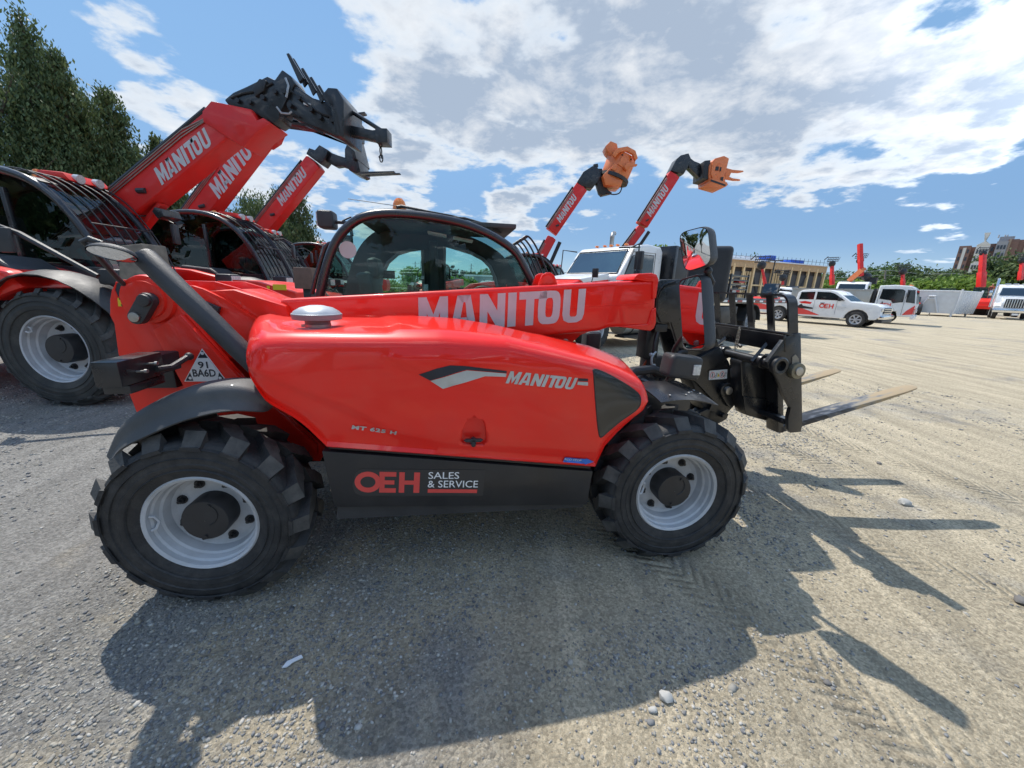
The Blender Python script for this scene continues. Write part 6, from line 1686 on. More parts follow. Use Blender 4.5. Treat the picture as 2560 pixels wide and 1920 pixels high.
# ---- white and red conventional truck with flatbed, facing left towards the viewer
tk = thing('flatbed_truck', 'white truck cab with red striped hood and long black flatbed right of the front cab', 'truck', (1.40, 9.78, 0), R(-144.2))
tk_near = 1.0
hoodp = [(1.05, .75), (1.08, 1.25), (.95, 1.50), (.4, 1.64), (-.55, 1.80), (-.62, 1.25), (-.58, .85), (-.45, .62), (-.55, .5), (.5, .5)]
CUTW = [(-.62, .5), (-.6, .85), (-.45, 1.08), (0, 1.18), (.45, 1.08), (.6, .85), (.62, .55)]
b = MB()
for (y0, y1, zz_) in ((-.75, .75, 0),):
    b.prism([(1.05, .65), (1.08, 1.25), (.95, 1.50), (.4, 1.66), (-.60, 1.83), (-.62, .7)], y0, y1)
hd = b.done('hood', RED, tk, bevel=.09, seg=4)
b = MB(); b.prism([(.62, .55), (.9, .55), (1.0, 1.1), (.75, 1.30), (.2, 1.42), (-.4, 1.38), (-.62, 1.25)] + CUTW[1:-1][:0] + [(-.62, .85), (-.45, 1.08), (0, 1.18), (.45, 1.08), (.6, .85)], .70, 1.02)
b.prism([(.62, .55), (.9, .55), (1.0, 1.1), (.75, 1.30), (.2, 1.42), (-.4, 1.38), (-.62, 1.25), (-.62, .85), (-.45, 1.08), (0, 1.18), (.45, 1.08), (.6, .85)], -1.02, -.70); b.done('fender', WHT, tk, bevel=.05, seg=3)
b = MB(); b.prism([(-.55, 1.845), (-.62, 1.70), (.3, 1.60), (.42, 1.68)], -.758, .758); b.done('hood_panel', WHT, hd, bevel=.02)
b = MB(); b.prism([(-.45, 1.46), (-.38, 1.60), (.1, 1.52), (.2, 1.44)], .75, .765); b.done('hood_vent', INK, hd)
b = MB(); b.prism([(-.50, 1.44), (-.42, 1.63), (.12, 1.55), (.26, 1.42)], .748, .76); b.done('vent_rim', WHT, hd)
cabq = [(-.62, .75), (-.62, 1.80), (-.70, 1.84), (-1.12, 2.42), (-1.3, 2.55), (-1.7, 2.60), (-2.25, 2.58), (-2.35, 2.45), (-2.38, .75)]
cb = prism_y(cabq, -.98, .98, 'cab', WHT, tk, .07, 4)
d = Vector((-1.12 + .70, 0, 2.42 - 1.84)); nrm = Vector((.81, 0, .58)) * .012
b = MB(); b.quad(Vector((-.705, -.86, 1.86)) + nrm, Vector((-.705, .86, 1.86)) + nrm, Vector((-1.10, .80, 2.41)) + nrm, Vector((-1.10, -.80, 2.41)) + nrm)
ws = b.done('windscreen', glass('truck_windscreen', (.10, .16, .18), .30), cb)
b = MB(); b.tube([Vector(p) + nrm for p in [(-.70, -.88, 1.85), (-.70, .88, 1.85), (-1.11, .82, 2.43), (-1.11, -.82, 2.43)]], .018, 5, True); b.done('seal', BLKM, ws)
winpane(cb, [(-.86, 1.83), (-1.10, 2.28), (-1.20, 2.32), (-1.24, 1.70), (-.98, 1.68), (-.88, 1.72)], .99)
winpane(cb, [(-1.30, 1.76), (-1.29, 2.34), (-1.95, 2.34), (-1.97, 1.76)], .99)
b = MB(); b.tube([(-.80, .985, .8), (-.80, .985, 1.7), (-1.10, .985, 2.38), (-2.02, .985, 2.40), (-2.04, .985, .8)], .008, 5); b.box((-1.75, 1.0, 1.62), (.2, .03, .05)); b.done('door_seam', BLKM, cb)
b = MB(); b.box((-.93, .996, 1.77), (.08, .004, .10)); b.done('yellow_sticker', YEL, cb)
for y0 in (-.5, -.22, 0, .22, .5):
    b = MB(); b.ball((-1.42, y0, 2.605), (.07, .05, .03), 10); b.done('marker_lamp', AMB, cb)
b = MB(); b.tube([(-1.05, .9, 2.46), (-.88, 1.3, 2.52), (-.86, 1.33, 2.3), (-.86, 1.33, 1.75), (-1.0, .95, 1.68)], .018, 6); b.tube([(-1.05, -.9, 2.46), (-.88, -1.3, 2.52), (-.86, -1.33, 1.8), (-1.0, -.95, 1.7)], .018, 6); b.done('mirror_arm', BLKM, tk)
b = MB(); b.box((-.90, 1.33, 2.15), (.10, .20, .42)); b.done('mirror', BLKM, tk, bevel=.03)
b = MB(); b.box((-.90, 1.33, 1.84), (.10, .18, .18)); b.done('spot_mirror', BLKM, tk, bevel=.03)
b = MB(); b.box((.2, 1.0, 1.82), (.04, .16, .20)); b.tube([(.2, .95, 1.75), (.25, .9, 1.45)], .012, 6); b.done('hood_mirror', BLKM, tk, bevel=.01)
b = MB(); b.box((-.90, 1.02, 2.46), (.55, .2, .03), (Vector((0, 1, 0)), R(5))); b.done('sun_visor', BLKM, tk)
b = MB(); b.tube(spline([(-2.3, -.75, .9), (-2.3, -.75, 2.8), (-2.3, -.75, 2.95), (-2.38, -.80, 3.06), (-2.5, -.86, 3.1)], 5), .065, 12); b.done('exhaust_stack', pbr('stack_steel', (.42, .40, .37), .35, metal=.8, var=.15), tk)
b = MB(); b.box((-4.9, 0, .85), (10.6, .8, .28)); b.box((-1.1, 0, .75), (3.2, .7, .3)); b.box((1.12, 0, .62), (.12, 2.2, .3)); b.done('frame', BLK, tk, bevel=.02)
b = MB(); b.cyl((-1.05, .78, .62), (-2.75, .78, .62), .30, .30, 28); ft = b.done('fuel_tank', ALU, tk, bevel=.03)
b = MB()
for x in (-1.35, -1.9, -2.5): b.lathe([(.308, x - .03), (.308, x + .03)], 28, 'x', (0, .78, .62))
b.done('tank_strap', BLKM, ft)
b = MB(); b.box((-.98, .98, .72), (.34, .25, .36)); b.done('fluid_tank', BLKM, tk, bevel=.03)
b = MB(); b.box((-.90, 1.108, .74), (.12, .004, .12)); b.done('fluid_label', WHTM, tk)
decal('lettering', text_polys('DEF', 1, .03), (-.95 + .1, 1.112, .72), (-1, 0, 0), (0, 0, 1), .1, REDD, tk)
b = MB(); b.box((-1.7, .95, .30), (1.5, .3, .05)); b.done('step', BLKM, tk)
for yy_, fl in ((.86, True), (-.86, False)): road_wheel(tk, (0, yy_, .50), 'truck', .50, .30, .28, .10, fl)
for xx_ in (-7.9,):
    for yy_, fl in ((.98, True), (.68, True), (-.98, False), (-.68, False)): road_wheel(tk, (xx_, yy_, .50), 'truck', .50, .30, .26, .10, fl)
# deck
b = MB(); b.box((-7.1, 0, 1.23), (8.4, 2.5, .14)); dk = b.done('flatbed', BLK, tk, bevel=.01)
b = MB()
for k in range(13): b.box((-3.25 - k * .66, 1.258, 1.23), (.30, .012, .06))
b.done('red_reflector', pbr('red_reflector', (.35, .02, .02), .4), dk)
b = MB()
for k in range(13): b.box((-3.57 - k * .66, 1.258, 1.23), (.28, .012, .06))
b.done('white_reflector', WHTM, dk)
for x_ in (-4.2, -5.9): b = MB(); b.box((x_, .98, .78), (1.3, .5, .55)); b.done('tool_box', BLKM, tk, bevel=.02)
b = MB(); rows = []
for i in range(13):
    a = R(5 + 170 * i / 12); rows.append([Vector((-7.9 + .62 * math.cos(a), y_, .50 + .62 * math.sin(a))) for y_ in (.58, 1.2)])
b.grid(rows); b.done('rear_fender', PLAS, tk).modifiers.new('t', 'SOLIDIFY').thickness = .02
# tall black tilt box behind the cab
b = MB(); b.box((-2.55, .1, 1.95), (.12, 2.3, 1.35)); bx_ = b.done('headboard', BLK, tk, bevel=.02)
b = MB(); b.box((-3.25, 1.1, 1.95), (1.3, .08, 1.30)); b.prism([(-2.6, 2.62), (-3.9, 2.70), (-3.9, 2.62), (-2.6, 2.55)], 1.04, 1.18); b.box((-3.86, 1.12, 1.95), (.10, .12, 1.3)); b.done('tilt_box', BLKM, tk, bevel=.02)
b = MB(); b.tube([(-3.2, 1.1, 2.68), (-3.2, 1.1, 2.80), (-3.5, 1.1, 2.80), (-3.5, 1.1, 2.69)], .012, 5); b.done('grab_handle', STEEL, tk)
# load on the deck
ld = thing('skid_loader', 'compact black machine with glazed cab strapped on the truck flatbed', 'loader', tk.matrix_world @ Vector((0, 0, 0)), 0)
def tkw(x, y, z):
    c_, s_ = math.cos(R(-144.2)), math.sin(R(-144.2)); return Vector((1.40 + c_ * x - s_ * y, 9.78 + s_ * x + c_ * y, z))
ld.location = tkw(-5.2, 0, 1.3); ld.rotation_euler = (0, 0, R(-144.2))
b = MB(); b.prism([(1.2, .25), (1.3, .7), (.6, 1.0), (-.6, 1.05), (-1.4, .9), (-1.45, .3)], -.75, .75); b.done('body', BLKM, ld, bevel=.05)
b = MB(); b.prism([(.1, .95), (.0, 1.55), (-.7, 1.6), (-.85, .95)], -.42, .42); b.done('cab', GLASSD, ld, bevel=.04)
for x in (-.9, .8):
    for y0 in (-.72, .72):
        b = MB(); b.cyl((x, y0 - .14, .35), (x, y0 + .14, .35), .36, .36, 24); b.done('wheel', RUB, ld, bevel=.04)
b = MB(); b.box((-.2, .82, 1.0), (.3, .01, .12)); b.done('white_label', WHTM, ld)
ld = thing('attachment_rack', 'stack of black slatted attachments above the flatbed, in front of the timber building', 'rack', tkw(-9.0, -.3, 1.3), R(-144.2), None)
b = MB()
for k in range(5): b.box((0, .0, .16 + k * .17), (1.5, .7, .05))
for x in (-.72, .72):
    for y0 in (-.33, .33): b.box((x, y0, .45), (.06, .06, .9))
b.done('rack_frame', BLK, ld)
b = MB(); b.box((.1, .2, .28), (.7, .2, .1)); b.box((-.3, .2, .62), (.5, .2, .06)); b.done('stored_parts', RED2, ld)
b = MB(); b.box((.3, .25, .25), (.3, .2, .08)); b.box((-.4, .25, .45), (.4, .2, .05)); b.done('pale_parts', ALU, ld)

# ---- white pickup with red graphics
pk = thing('pickup_truck', 'white crew cab pickup with red OEH lettering on its door and red rear graphics', 'pickup', (17.35 + .83 * .95, 19.18 + .558 * .95, 0), R(-56.1))
S_ = .94
def sc(P_, k=S_): return [(a * k, c * k) for a, c in P_]
archf = [(.50 * math.cos(a), .42 + .50 * math.sin(a)) for a in [math.pi - k * math.pi / 10 for k in range(11)]]
body = [(-4.95, .62), (-5.0, 1.25), (-3.05, 1.28), (-2.95, 1.30), (-2.88, 1.75), (-2.70, 1.90), (-2.2, 1.95), (-1.35, 1.93), (-1.05, 1.84), (-.35, 1.33), (.70, 1.24), (.92, 1.12), (.96, .62), (.80, .45)]
body += [(.52, .42)] + [(.52 * math.cos(a), .42 + .52 * math.sin(a)) for a in [k * math.pi / 8 for k in range(1, 8)]] + [(-.52, .42), (-.6, .40), (-3.1, .42), (-3.2, .42)] + [(-3.72 + .52 * math.cos(a), .42 + .52 * math.sin(a)) for a in [k * math.pi / 8 for k in range(1, 8)]] + [(-4.24, .42), (-4.8, .50)]
bd = prism_y(sc(body), -.95, .95, 'body', WHT, pk, .055, 3)
YS = -.957
for pts in ([(-2.78, 1.36), (-2.72, 1.78), (-2.05, 1.82), (-2.05, 1.38)], [(-1.95, 1.38), (-1.95, 1.82), (-1.35, 1.81), (-1.12, 1.73), (-.62, 1.38)]):
    winpane(bd, sc(pts), YS, frame=False)
n2_ = Vector((.6, 0, .8)) * .01
b = MB(); q = sc([(-1.02, 1.80), (-.38, 1.35)]); b.quad(Vector((q[0][0], -.80, q[0][1])) + n2_, Vector((q[0][0], .80, q[0][1])) + n2_, Vector((q[1][0], .88, q[1][1])) + n2_, Vector((q[1][0], -.88, q[1][1])) + n2_); b.done('windscreen', glass('pickup_windscreen', (.12, .17, .18), .25) , bd)
poly = lambda pts, nm, mat: poly_decal(nm, [(a * S_, YS - .002, c * S_) for a, c in pts], mat, bd)
poly([(-4.95, .66), (-4.97, 1.05), (-4.6, .98), (-4.28, .92), (-4.3, .66)], 'red_graphic', REDD)
poly([(-3.15, .66), (-3.15, 1.05), (-2.2, .75), (-1.6, .52), (-3.1, .50)], 'red_graphic', REDD)
poly([(-2.75, 1.22), (-2.45, 1.28), (-2.1, 1.22), (-2.15, 1.12), (-2.6, 1.14)], 'printed_machine', REDFAR)
poly([(-2.8, .95), (-2.6, 1.12), (-2.5, 1.0), (-2.0, .92), (-2.0, .84), (-2.7, .85)], 'printed_machine', BLKM)
decal('lettering', OEH, (-1.72 * S_, YS - .003, .92 * S_), (1, 0, 0), (0, 0, 1), .62, REDD, bd)
b = MB()
for k in range(3): b.box((-.72 * S_, YS - .002, (1.02 - k * .07) * S_), (.42 - k * .06, .002, .02))
b.done('small_print', pbr('pale_print', (.55, .57, .6), .5), bd)
b = MB()
for x in (-2.98, -1.98, -.95): b.box((x * S_, YS, 1.0 * S_), (.008, .004, .75))
b.box((-1.6 * S_, YS - .01, 1.2 * S_), (.18, .02, .04)); b.box((-.75 * S_ * 0 - 2.6, YS - .01, 1.2 * S_), (.0, .0, .0)); b.done('door_seams', BLKM, bd)
b = MB(); b.box((-.78, YS - .12, 1.36), (.12, .20, .18)); b.done('mirror', BLKM, pk, bevel=.04)
b = MB(); b.box((.90, 0, .86), (.06, 1.2, .30)); gr = b.done('grille', BLKM, pk, bevel=.02)
b = MB()
for k in range(3): b.box((.935, 0, .75 + k * .1), (.02, 1.25, .03))
b.done('grille_bars', CHROME, gr)
for y0 in (-.76, .76):
    b = MB(); b.box((.84, y0, .93), (.16, .34, .20)); b.done('headlight', CLR, pk, bevel=.03)
b = MB(); b.box((.93, 0, .55), (.20, 1.86, .20)); b.done('bumper', CHROME, pk, bevel=.04)
b = MB(); b.box((.86, 0, .36), (.25, 1.75, .14)); b.box((-1.75, YS + .1, .38), (2.2, .14, .06)); b.done('lower_trim', BLKM, pk, bevel=.02)
for x, yy_, fl in ((0, -.84, False), (0, .84, True), (-3.5, -.84, False), (-3.5, .84, True)): road_wheel(pk, (x, yy_, .39), 'pickup', .39, .24, .26, .05, fl, spokes=6)
for x in (0, -3.5):
    b = MB(); b.prism([(x + .47 * math.cos(a), .41 + .47 * math.sin(a)) for a in [k * math.pi / 10 for k in range(11)]], -.90, .90); b.done('wheel_well', BLKM, pk)

# ---- cab-over truck with aluminium dump body
iz = thing('dump_truck', 'white cab-over truck with dull aluminium dump body parked behind the OEH pickup', 'truck', (on_ground(2206, 22.5).x, on_ground(2206, 22.5).y, 0) , R(-50))
iz.location = Vector(iz.location) + Vector((math.sin(R(50)) * .0 + .75, .65, 0))
cz = prism_y([(1.12, .45), (1.18, 1.15), (1.02, 2.05), (.80, 2.22), (.1, 2.27), (-.55, 2.22), (-.62, .5), (-.5, .42), (-.45, .75), (.45, .75), (.52, .45)], -.98, .98, 'cab', WHT, iz, .08, 4)
winpane(cz, [(.62, 1.30), (.58, 1.95), (.45, 2.02), (-.38, 2.02), (-.42, 1.45), (.1, 1.38), (.2, 1.22)], -.988)
b = MB(); nq = Vector((1, 0, .17)) * .012; b.quad(Vector((1.17, -.86, 1.22)) + nq, Vector((1.17, .86, 1.22)) + nq, Vector((1.035, .82, 1.98)) + nq, Vector((1.035, -.82, 1.98)) + nq); b.done('windscreen', glass('van_windscreen', (.15, .25, .25), .2), cz)
winpane(cz, [(1.10, 1.25), (.98, 1.98), (.70, 2.0), (.74, 1.3)], -.988)
b = MB(); b.box((.67, -.99, 1.2), (.012, .01, 1.3)); b.box((-.48, -.99, 1.2), (.012, .01, 1.4)); b.box((-.25, -1.0, 1.18), (.05, .03, .2)); b.done('door_seams', BLKM, cz)
poly_decal('red_graphic', [(1.14, -.992, .62), (1.165, -.992, 1.15), (.85, -.992, .8), (.72, -.992, .55)], REDD, cz)
b = MB()
for k in range(3): b.prism([(1.185, .62 + k * .12), (1.19, .69 + k * .12)] + [(1.17, .69 + k * .12), (1.165, .62 + k * .12)], -.98, -.3 + k * .06)
b.done('red_bars', REDD, cz)
poly_decal('red_graphic', [(-.4, -.992, .5), (-.4, -.992, .85), (.35, -.992, .55), (.35, -.992, .48)], REDD, cz)
decal('lettering', OEH, (-.35, -.994, 1.02), (1, 0, 0), (0, 0, 1), .5, REDD, cz)
b = MB(); b.box((1.16, 0, .45), (.16, 1.95, .24)); b.done('bumper', WHT, iz, bevel=.04)
for y0 in (-.74, .74):
    b = MB(); b.box((1.14, y0, .78), (.1, .34, .20)); b.done('headlight', CLR, iz, bevel=.03)
b = MB(); b.box((.75, -1.2, 1.75), (.06, .16, .36)); b.tube([(.8, -.98, 1.95), (.76, -1.2, 1.95)], .012, 5); b.done('mirror', BLKM, iz, bevel=.02)
for y0 in (-.5, 0, .5):
    b = MB(); b.ball((.70, y0, 2.28), (.07, .06, .03), 8); b.done('marker_lamp', AMB, iz)
for x, yy_, fl in ((0, -.84, False), (0, .84, True), (-3.3, -.84, False), (-3.3, .84, True)): road_wheel(iz, (x, yy_, .39), 'van', .39, .24, .22, .06, fl)
b = MB(); b.box((-2.4, 0, .68), (4.6, .8, .22)); b.done('frame', BLK, iz, bevel=.01)
b = MB(); b.prism([(-.85, .95), (-.80, 1.95), (-.95, 1.98), (-4.9, 1.98), (-4.95, .95)], -1.02, 1.02); db = b.done('dump_body', ALU, iz, bevel=.02)
b = MB()
for x in (-1.6, -2.6, -3.6, -4.5): b.box((x, -1.04, 1.45), (.08, .05, 1.0))
b.box((-2.9, -1.05, 1.95), (4.1, .06, .08)); b.done('side_ribs', ALU, db)
b = MB(); b.box((-.72, 0, 1.4), (.14, 1.7, 1.3)); b.done('headboard', BLKM, iz, bevel=.02)

# ---- second white pickup further back, only roof and rack showing
g_ = on_ground(1975, 33)
p2 = copy_tree(pk, None, 'white pickup behind the OEH pickup, roof rack carrying a white tube', None, (g_.x + 1.5, g_.y + 1.0, 0), R(-70))
for ch in list(p2.children):
    for c2 in list(ch.children):
        if c2.name.startswith(('red_graphic', 'printed', 'lettering', 'small_print')): bpy.data.objects.remove(c2)
b = MB(); b.cyl((-.8, 0, 2.05), (-3.2, .2, 2.15), .12, .12, 12); b.done('roof_tube', WHT, p2); b = MB(); b.box((-2.6, 0, 1.98), (1.2, 1.2, .16)); b.done('roof_rack', BLKM, p2)
# ---- white truck with red knuckle crane behind
g_ = on_ground(2110, 36)
ct = thing('crane_truck', 'white truck with a bent red loader crane folded behind its cab', 'truck', (g_.x, g_.y, 0), R(-140))
prism_y([(.9, .8), (.95, 1.7), (.3, 1.9), (-.2, 1.95), (-.55, 2.75), (-.9, 2.95), (-2.2, 2.95), (-2.2, .7), (.5, .6)], -1.15, 1.15, 'cab', WHT, ct, .08, 3)
b = MB(); b.quad((-.22, -1.0, 2.02), (-.22, 1.0, 2.02), (-.56, .95, 2.72), (-.56, -.95, 2.72)); b.done('windscreen', DKW, ct).location = (.03, 0, .01)
b = MB(); b.box((-1.2, 1.16, 2.3), (1.0, .01, .6)); b.box((-1.2, -1.16, 2.3), (1.0, .01, .6)); b.done('side_window', DKW, ct)
for x in (0, -5): 
    for yy_, fl in ((-.95, False), (.95, True)): road_wheel(ct, (x, yy_, .5), 'truck', .50, .30, .28, .10, fl)
b = MB(); b.box((-4.3, 0, 1.0), (5, 2.3, .3)); b.done('deck', BLK, ct)
dirp = None
b = MB(); w0, w1, w2 = wz(2125, 700, 36), wz(2158, 672, 36), wz(2150, 610, 36)
def toloc(o, w):
    c_, s_ = math.cos(-o.rotation_euler[2]), math.sin(-o.rotation_euler[2]); d_ = w - Vector(o.location); return Vector((c_ * d_.x - s_ * d_.y, s_ * d_.x + c_ * d_.y, d_.z))
b.tube([toloc(ct, w0), toloc(ct, w1)], .30, 4); b.done('lower_crane_boom', ORG, ct)
b = MB(); b.tube([toloc(ct, wz(2152, 690, 36)), toloc(ct, w2)], .22, 4); b.done('upper_crane_boom', REDFAR, ct)
b = MB(); b.ball(toloc(ct, wz(2166, 692, 36)), (.5, .4, .4), 10); b.box(toloc(ct, wz(2180, 702, 36)), (.8, .7, .6)); b.done('crane_base', BLKM, ct)
# ---- red boom masts standing up in the distance
def mast(label, u, v0, v1, z, wdt, tilt=0, fork=True, cabc=True, grp='distant red booms standing upright', rz=R(-130)):
    g = on_ground(u, z); t = thing('boom_lift', label, 'telehandler', (g.x, g.y, 0), rz, grp)
    A, B_ = toloc(t, wz(u + tilt, v0, z)), toloc(t, wz(u, v1, z))
    A.z = max(A.z, .9)
    b = MB(); b.tube([A, B_], wdt * .58, 4); bm_ = b.done('boom', REDFAR, t, bevel=.02)
    m_ = A.lerp(B_, .45); b = MB(); b.tube([A, m_], wdt * .75, 4); b.done('outer_boom', REDFAR, bm_, bevel=.02)
    b = MB(); b.prism([(-1.5, .6), (-1.5, 1.3), (.9, 1.25), (1.5, .9), (1.4, .6)], -.9, .9); b.done('chassis', RED2, t, bevel=.08)
    b = MB(); b.prism([(-.4, 1.2), (-.4, 2.2), (-.2, 2.35), (.5, 2.3), (.95, 1.7), (1.0, 1.2)], -.15, .85); b.done('cab', GLASSB, t, bevel=.06)
    for x in (-1.1, 1.1):
        for y0 in (-.85, .85):
            b = MB(); b.cyl((x, y0 - .2, .55), (x, y0 + .2, .55), .55, .55, 20); b.cyl((x, y0 - .21, .55), (x, y0 + .21, .55), .28, .28, 14); b.done('wheel', RUB, t, bevel=.05)
    if fork:
        R_ = .62
        b = MB(); c_ = B_
        # carriage faces the viewer: built across the view
        right = toloc(t, Vector(t.location) + CX) ; up = Vector((0, 0, 1))
        for s in (0, .2, .42): b.tube([c_ + up * (.25 + s) - right * R_, c_ + up * (.25 + s + .06) + right * R_], .04, 5)
        for k in range(8): b.tube([c_ + right * (-R_ + k * 2 * R_ / 7) + up * .3, c_ + right * (-R_ + .15 + k * 2 * R_ / 7) + up * .75], .02, 4)
        b.tube([c_ - right * R_ + up * .8, c_ - right * (R_ + .35) + up * .45], .05, 5)
        b.done('fork_carriage', BLK, t)
        b = MB(); b.ball(c_ + up * .02, (.33, .33, .36), 10); b.done('boom_head', BLKM, t)
    return t
mast('slim red mast with fork carriage, left of the taller one beside the timber building', 2080, 712, 660, 42, .33)
mast('taller red mast with fork carriage on top, behind the white crane truck', 2150, 690, 652, 40, .27)
mast('single short red mast with black carriage above the white cab-over truck', 2257, 716, 680, 38, .26)
mast('red boom leaning left in front of the timber building roof', 1904, 716, 664, 30, .18, 10)
mast('small red boom in front of the middle of the timber building', 1957, 712, 695, 36, .16)
mast('broad red boom rising in front of the apartment block', 2458, 718, 634, 46, .55, -6, rz=R(-140))
mast('red boom cut by the right picture edge, above the white truck', 2556, 700, 652, 40, .30, -6)
# ---- white roll-off container
B_ = on_ground(2379, 35); C_ = on_ground(2434, 40.5); sd = (C_ - B_).normalized()
A_ = B_ + Vector((-sd.y, sd.x, 0)) * 2.9
an = math.atan2(B_.y - A_.y, B_.x - A_.x)
rc = thing('roll_off_container', 'white steel roll-off container with sloping sides and an A-shaped hook frame', 'container', (A_.x, A_.y, 0), an)
W2 = (B_ - A_).length; L2 = 4.8
WC = pbr('container_white', (.66, .68, .70), .5, var=.06, dirt=(.4, .38, .36), dirt_amt=.3)
b = MB(); H0, H1 = .28, 2.35
r0 = [Vector((.0, 0, H0)), Vector((W2, 0, H0)), Vector((W2 + .55, L2, H0)), Vector((.6, L2, H0))]
r1 = [Vector((-.05, -.35, H1)), Vector((W2 + .15, -.1, H1)), Vector((W2 + .75, L2 + .2, H1)), Vector((.4, L2 + .2, H1))]
rows = [r0, r1, [p + (sum(r1, Vector()) / 4 - p) * .06 for p in r1], [p + (sum(r0, Vector()) / 4 - p) * .06 + Vector((0, 0, .1)) for p in r0]]
b.grid(rows, closed=True); b.bm.faces.new([b.bm.verts.new(p + Vector((0, 0, .1))) for p in r0]); b.done('bin', WC, rc)
b = MB()
for P_ in (r1,):
    b.tube(P_, .06, 5, True)
for p, q in zip(r0, r1): b.tube([p - Vector((0, 0, .0)), q + Vector((0, 0, .18))], .08, 5)
for k in range(1, 8):
    p = r0[1].lerp(r0[2], k / 8); q = r1[1].lerp(r1[2], k / 8); b.tube([p, q], .04, 4)
b.done('edge_frame', WC, rc)
b = MB(); cx_ = W2 * .45
for s in (-1, 1): b.tube([Vector((cx_ + s * .75 - .15, -.05, .3)), Vector((cx_ + s * .15, -.32, 1.85))], .07, 5)
b.tube([Vector((cx_ - .25, -.3, 1.6)), Vector((cx_ + .25, -.3, 1.6))], .06, 5); b.tube([Vector((cx_ - .25, -.33, 1.85)), Vector((cx_ + .25, -.33, 1.85))], .07, 5); b.done('hook_frame', WC, rc)
for x, y in ((0.1, .1), (W2 - .1, .05), (W2 + .2, L2 - .3), (.6, L2 - .3)):
    b = MB(); b.cyl((x, y, 0), (x, y, .35), .07, .09, 10); b.done('foot', WC, rc)
# ---- big white truck seen head-on at the right edge
g_ = on_ground(2524, 33.5)
wt = thing('highway_truck', 'white truck with tall chrome grille facing the viewer at the right edge', 'truck', (g_.x, g_.y, 0), math.atan2(-g_.y, -g_.x) + R(4))
prism_y([(-.9, 1.0), (-.9, 1.95), (-.3, 1.98), (.9, 1.72), (1.05, 1.45), (1.05, 1.0), (.8, .7), (-.6, .7)], -.85, .85, 'hood', WHT, wt, .1, 4)
for s in (-1, 1):
    b = MB(); b.prism([(1.0, .85), (1.02, 1.15), (.7, 1.38), (.0, 1.45), (-.7, 1.40), (-.7, 1.0), (-.5, 1.18), (0, 1.25), (.5, 1.1), (.62, .85)], min(s * .80, s * 1.22), max(s * .80, s * 1.22)); b.done('fender', WHT, wt, bevel=.08, seg=3)
    b = MB(); b.box((1.0, s * 1.0, 1.12), (.08, .26, .14)); b.done('headlight', CLR, wt, bevel=.03)
prism_y([(-.85, 1.0), (-.85, 2.0), (-1.25, 2.85), (-1.5, 3.05), (-3.4, 3.15), (-3.4, .9)], -1.15, 1.15, 'cab', WHT, wt, .1, 4)
b = MB(); b.quad((-.87, -1.02, 2.08), (-.87, 1.02, 2.08), (-1.20, .95, 2.78), (-1.20, -.95, 2.78)); o_ = b.done('windscreen', glass('big_windscreen', (.06, .09, .11), .2), wt); o_.location = (.02, 0, .01)
b = MB(); b.prism([(1.06, 1.02), (1.08, 1.05), (1.06, 1.78), (1.0, 1.80), (1.0, 1.02)], -.66, .66); gl = b.done('grille', BLKM, wt, bevel=.02)
for k in range(9):
    b = MB(); b.box((1.085, -.56 + k * .14, 1.40), (.02, .05, .70)); b.done('grille_bar', CHROME, gl)
b = MB(); b.box((1.12, 0, .78), (.22, 2.45, .34)); b.done('bumper', CHROME, wt, bevel=.05)
b = MB(); b.box((1.235, .1, .48), (.01, .36, .16)); b.done('number_plate', WHTM, wt)
for s in (-1, 1):
    b = MB(); b.box((-.95, s * 1.55, 2.3), (.10, .2, .45)); b.tube([(-1.0, s * 1.15, 2.6), (-.95, s * 1.55, 2.6)], .02, 5); b.done('mirror', CHROME, wt, bevel=.03)
    b = MB(); b.tube([(-2.0, s * 1.28, 1.0), (-2.0, s * 1.28, 3.5), (-2.08, s * 1.3, 3.62)], .09, 10); b.done('exhaust_stack', CHROME, wt)
    for x in (0, -4.2): road_wheel(wt, (x, s * .98, .5), 'truck', .50, .30, .30, .10, s > 0)
for y0 in (-.7, -.25, .25, .7):
    b = MB(); b.box((-1.6, y0, 3.12), (.25, .35, .1)); b.done('roof_lamp', CHROME, wt, bevel=.03)
b = MB(); b.box((-4, 0, .9), (6, .9, .3)); b.done('frame', BLK, wt)
# red telehandler body left of that truck
g_ = on_ground(2432, 43)
rt = thing('telehandler', 'red telehandler seen from the front between the white container and the white truck', 'telehandler', (g_.x, g_.y, 0), math.atan2(-g_.y, -g_.x))
prism_y([(-2, .8), (-2, 1.8), (.8, 1.9), (1.4, 1.5), (1.5, .7)], -1.3, 1.0, 'chassis', RED2, rt, .1)
prism_y([(-1, 1.8), (-1, 3.0), (.2, 3.1), (.8, 2.4), (.9, 1.8)], -.6, .8, 'cab', GLASSD, rt, .08)
b = MB(); b.box((1.55, 0, .9), (.3, 2.4, .4)); b.done('front_beam', RED2, rt, bevel=.05)
for y0 in (-1.1, 1.1):
    b = MB(); b.cyl((.6, y0 - .22, .6), (.6, y0 + .22, .6), .62, .62, 20); b.done('wheel', RUB, rt, bevel=.06)
b = MB(); b.box((1.4, -.6, .35), (.2, 1.0, .3)); b.done('timber_block', LUMB, rt)
w_ = wz(2480, 720, 42)
person((w_.x, w_.y, 1.9), 1.6, R(-130), 'tiny person in an orange shirt beside the red machine left of the white truck', cap=False, shirt=HIVIS)
b = MB(); b.box((0, 0, .9), (1.4, 1.4, 1.8)); pt = b.done('work_platform', BLKM, None, bevel=.03, loc=(w_.x, w_.y, 0)); tag(pt, 'dark work platform the orange-shirted person stands on', 'platform')
# red cab roof behind container
g_ = on_ground(2350, 50)
rt2 = copy_tree(rt, None, 'red telehandler roof showing above the white container', None, (g_.x, g_.y, 0), R(-150))
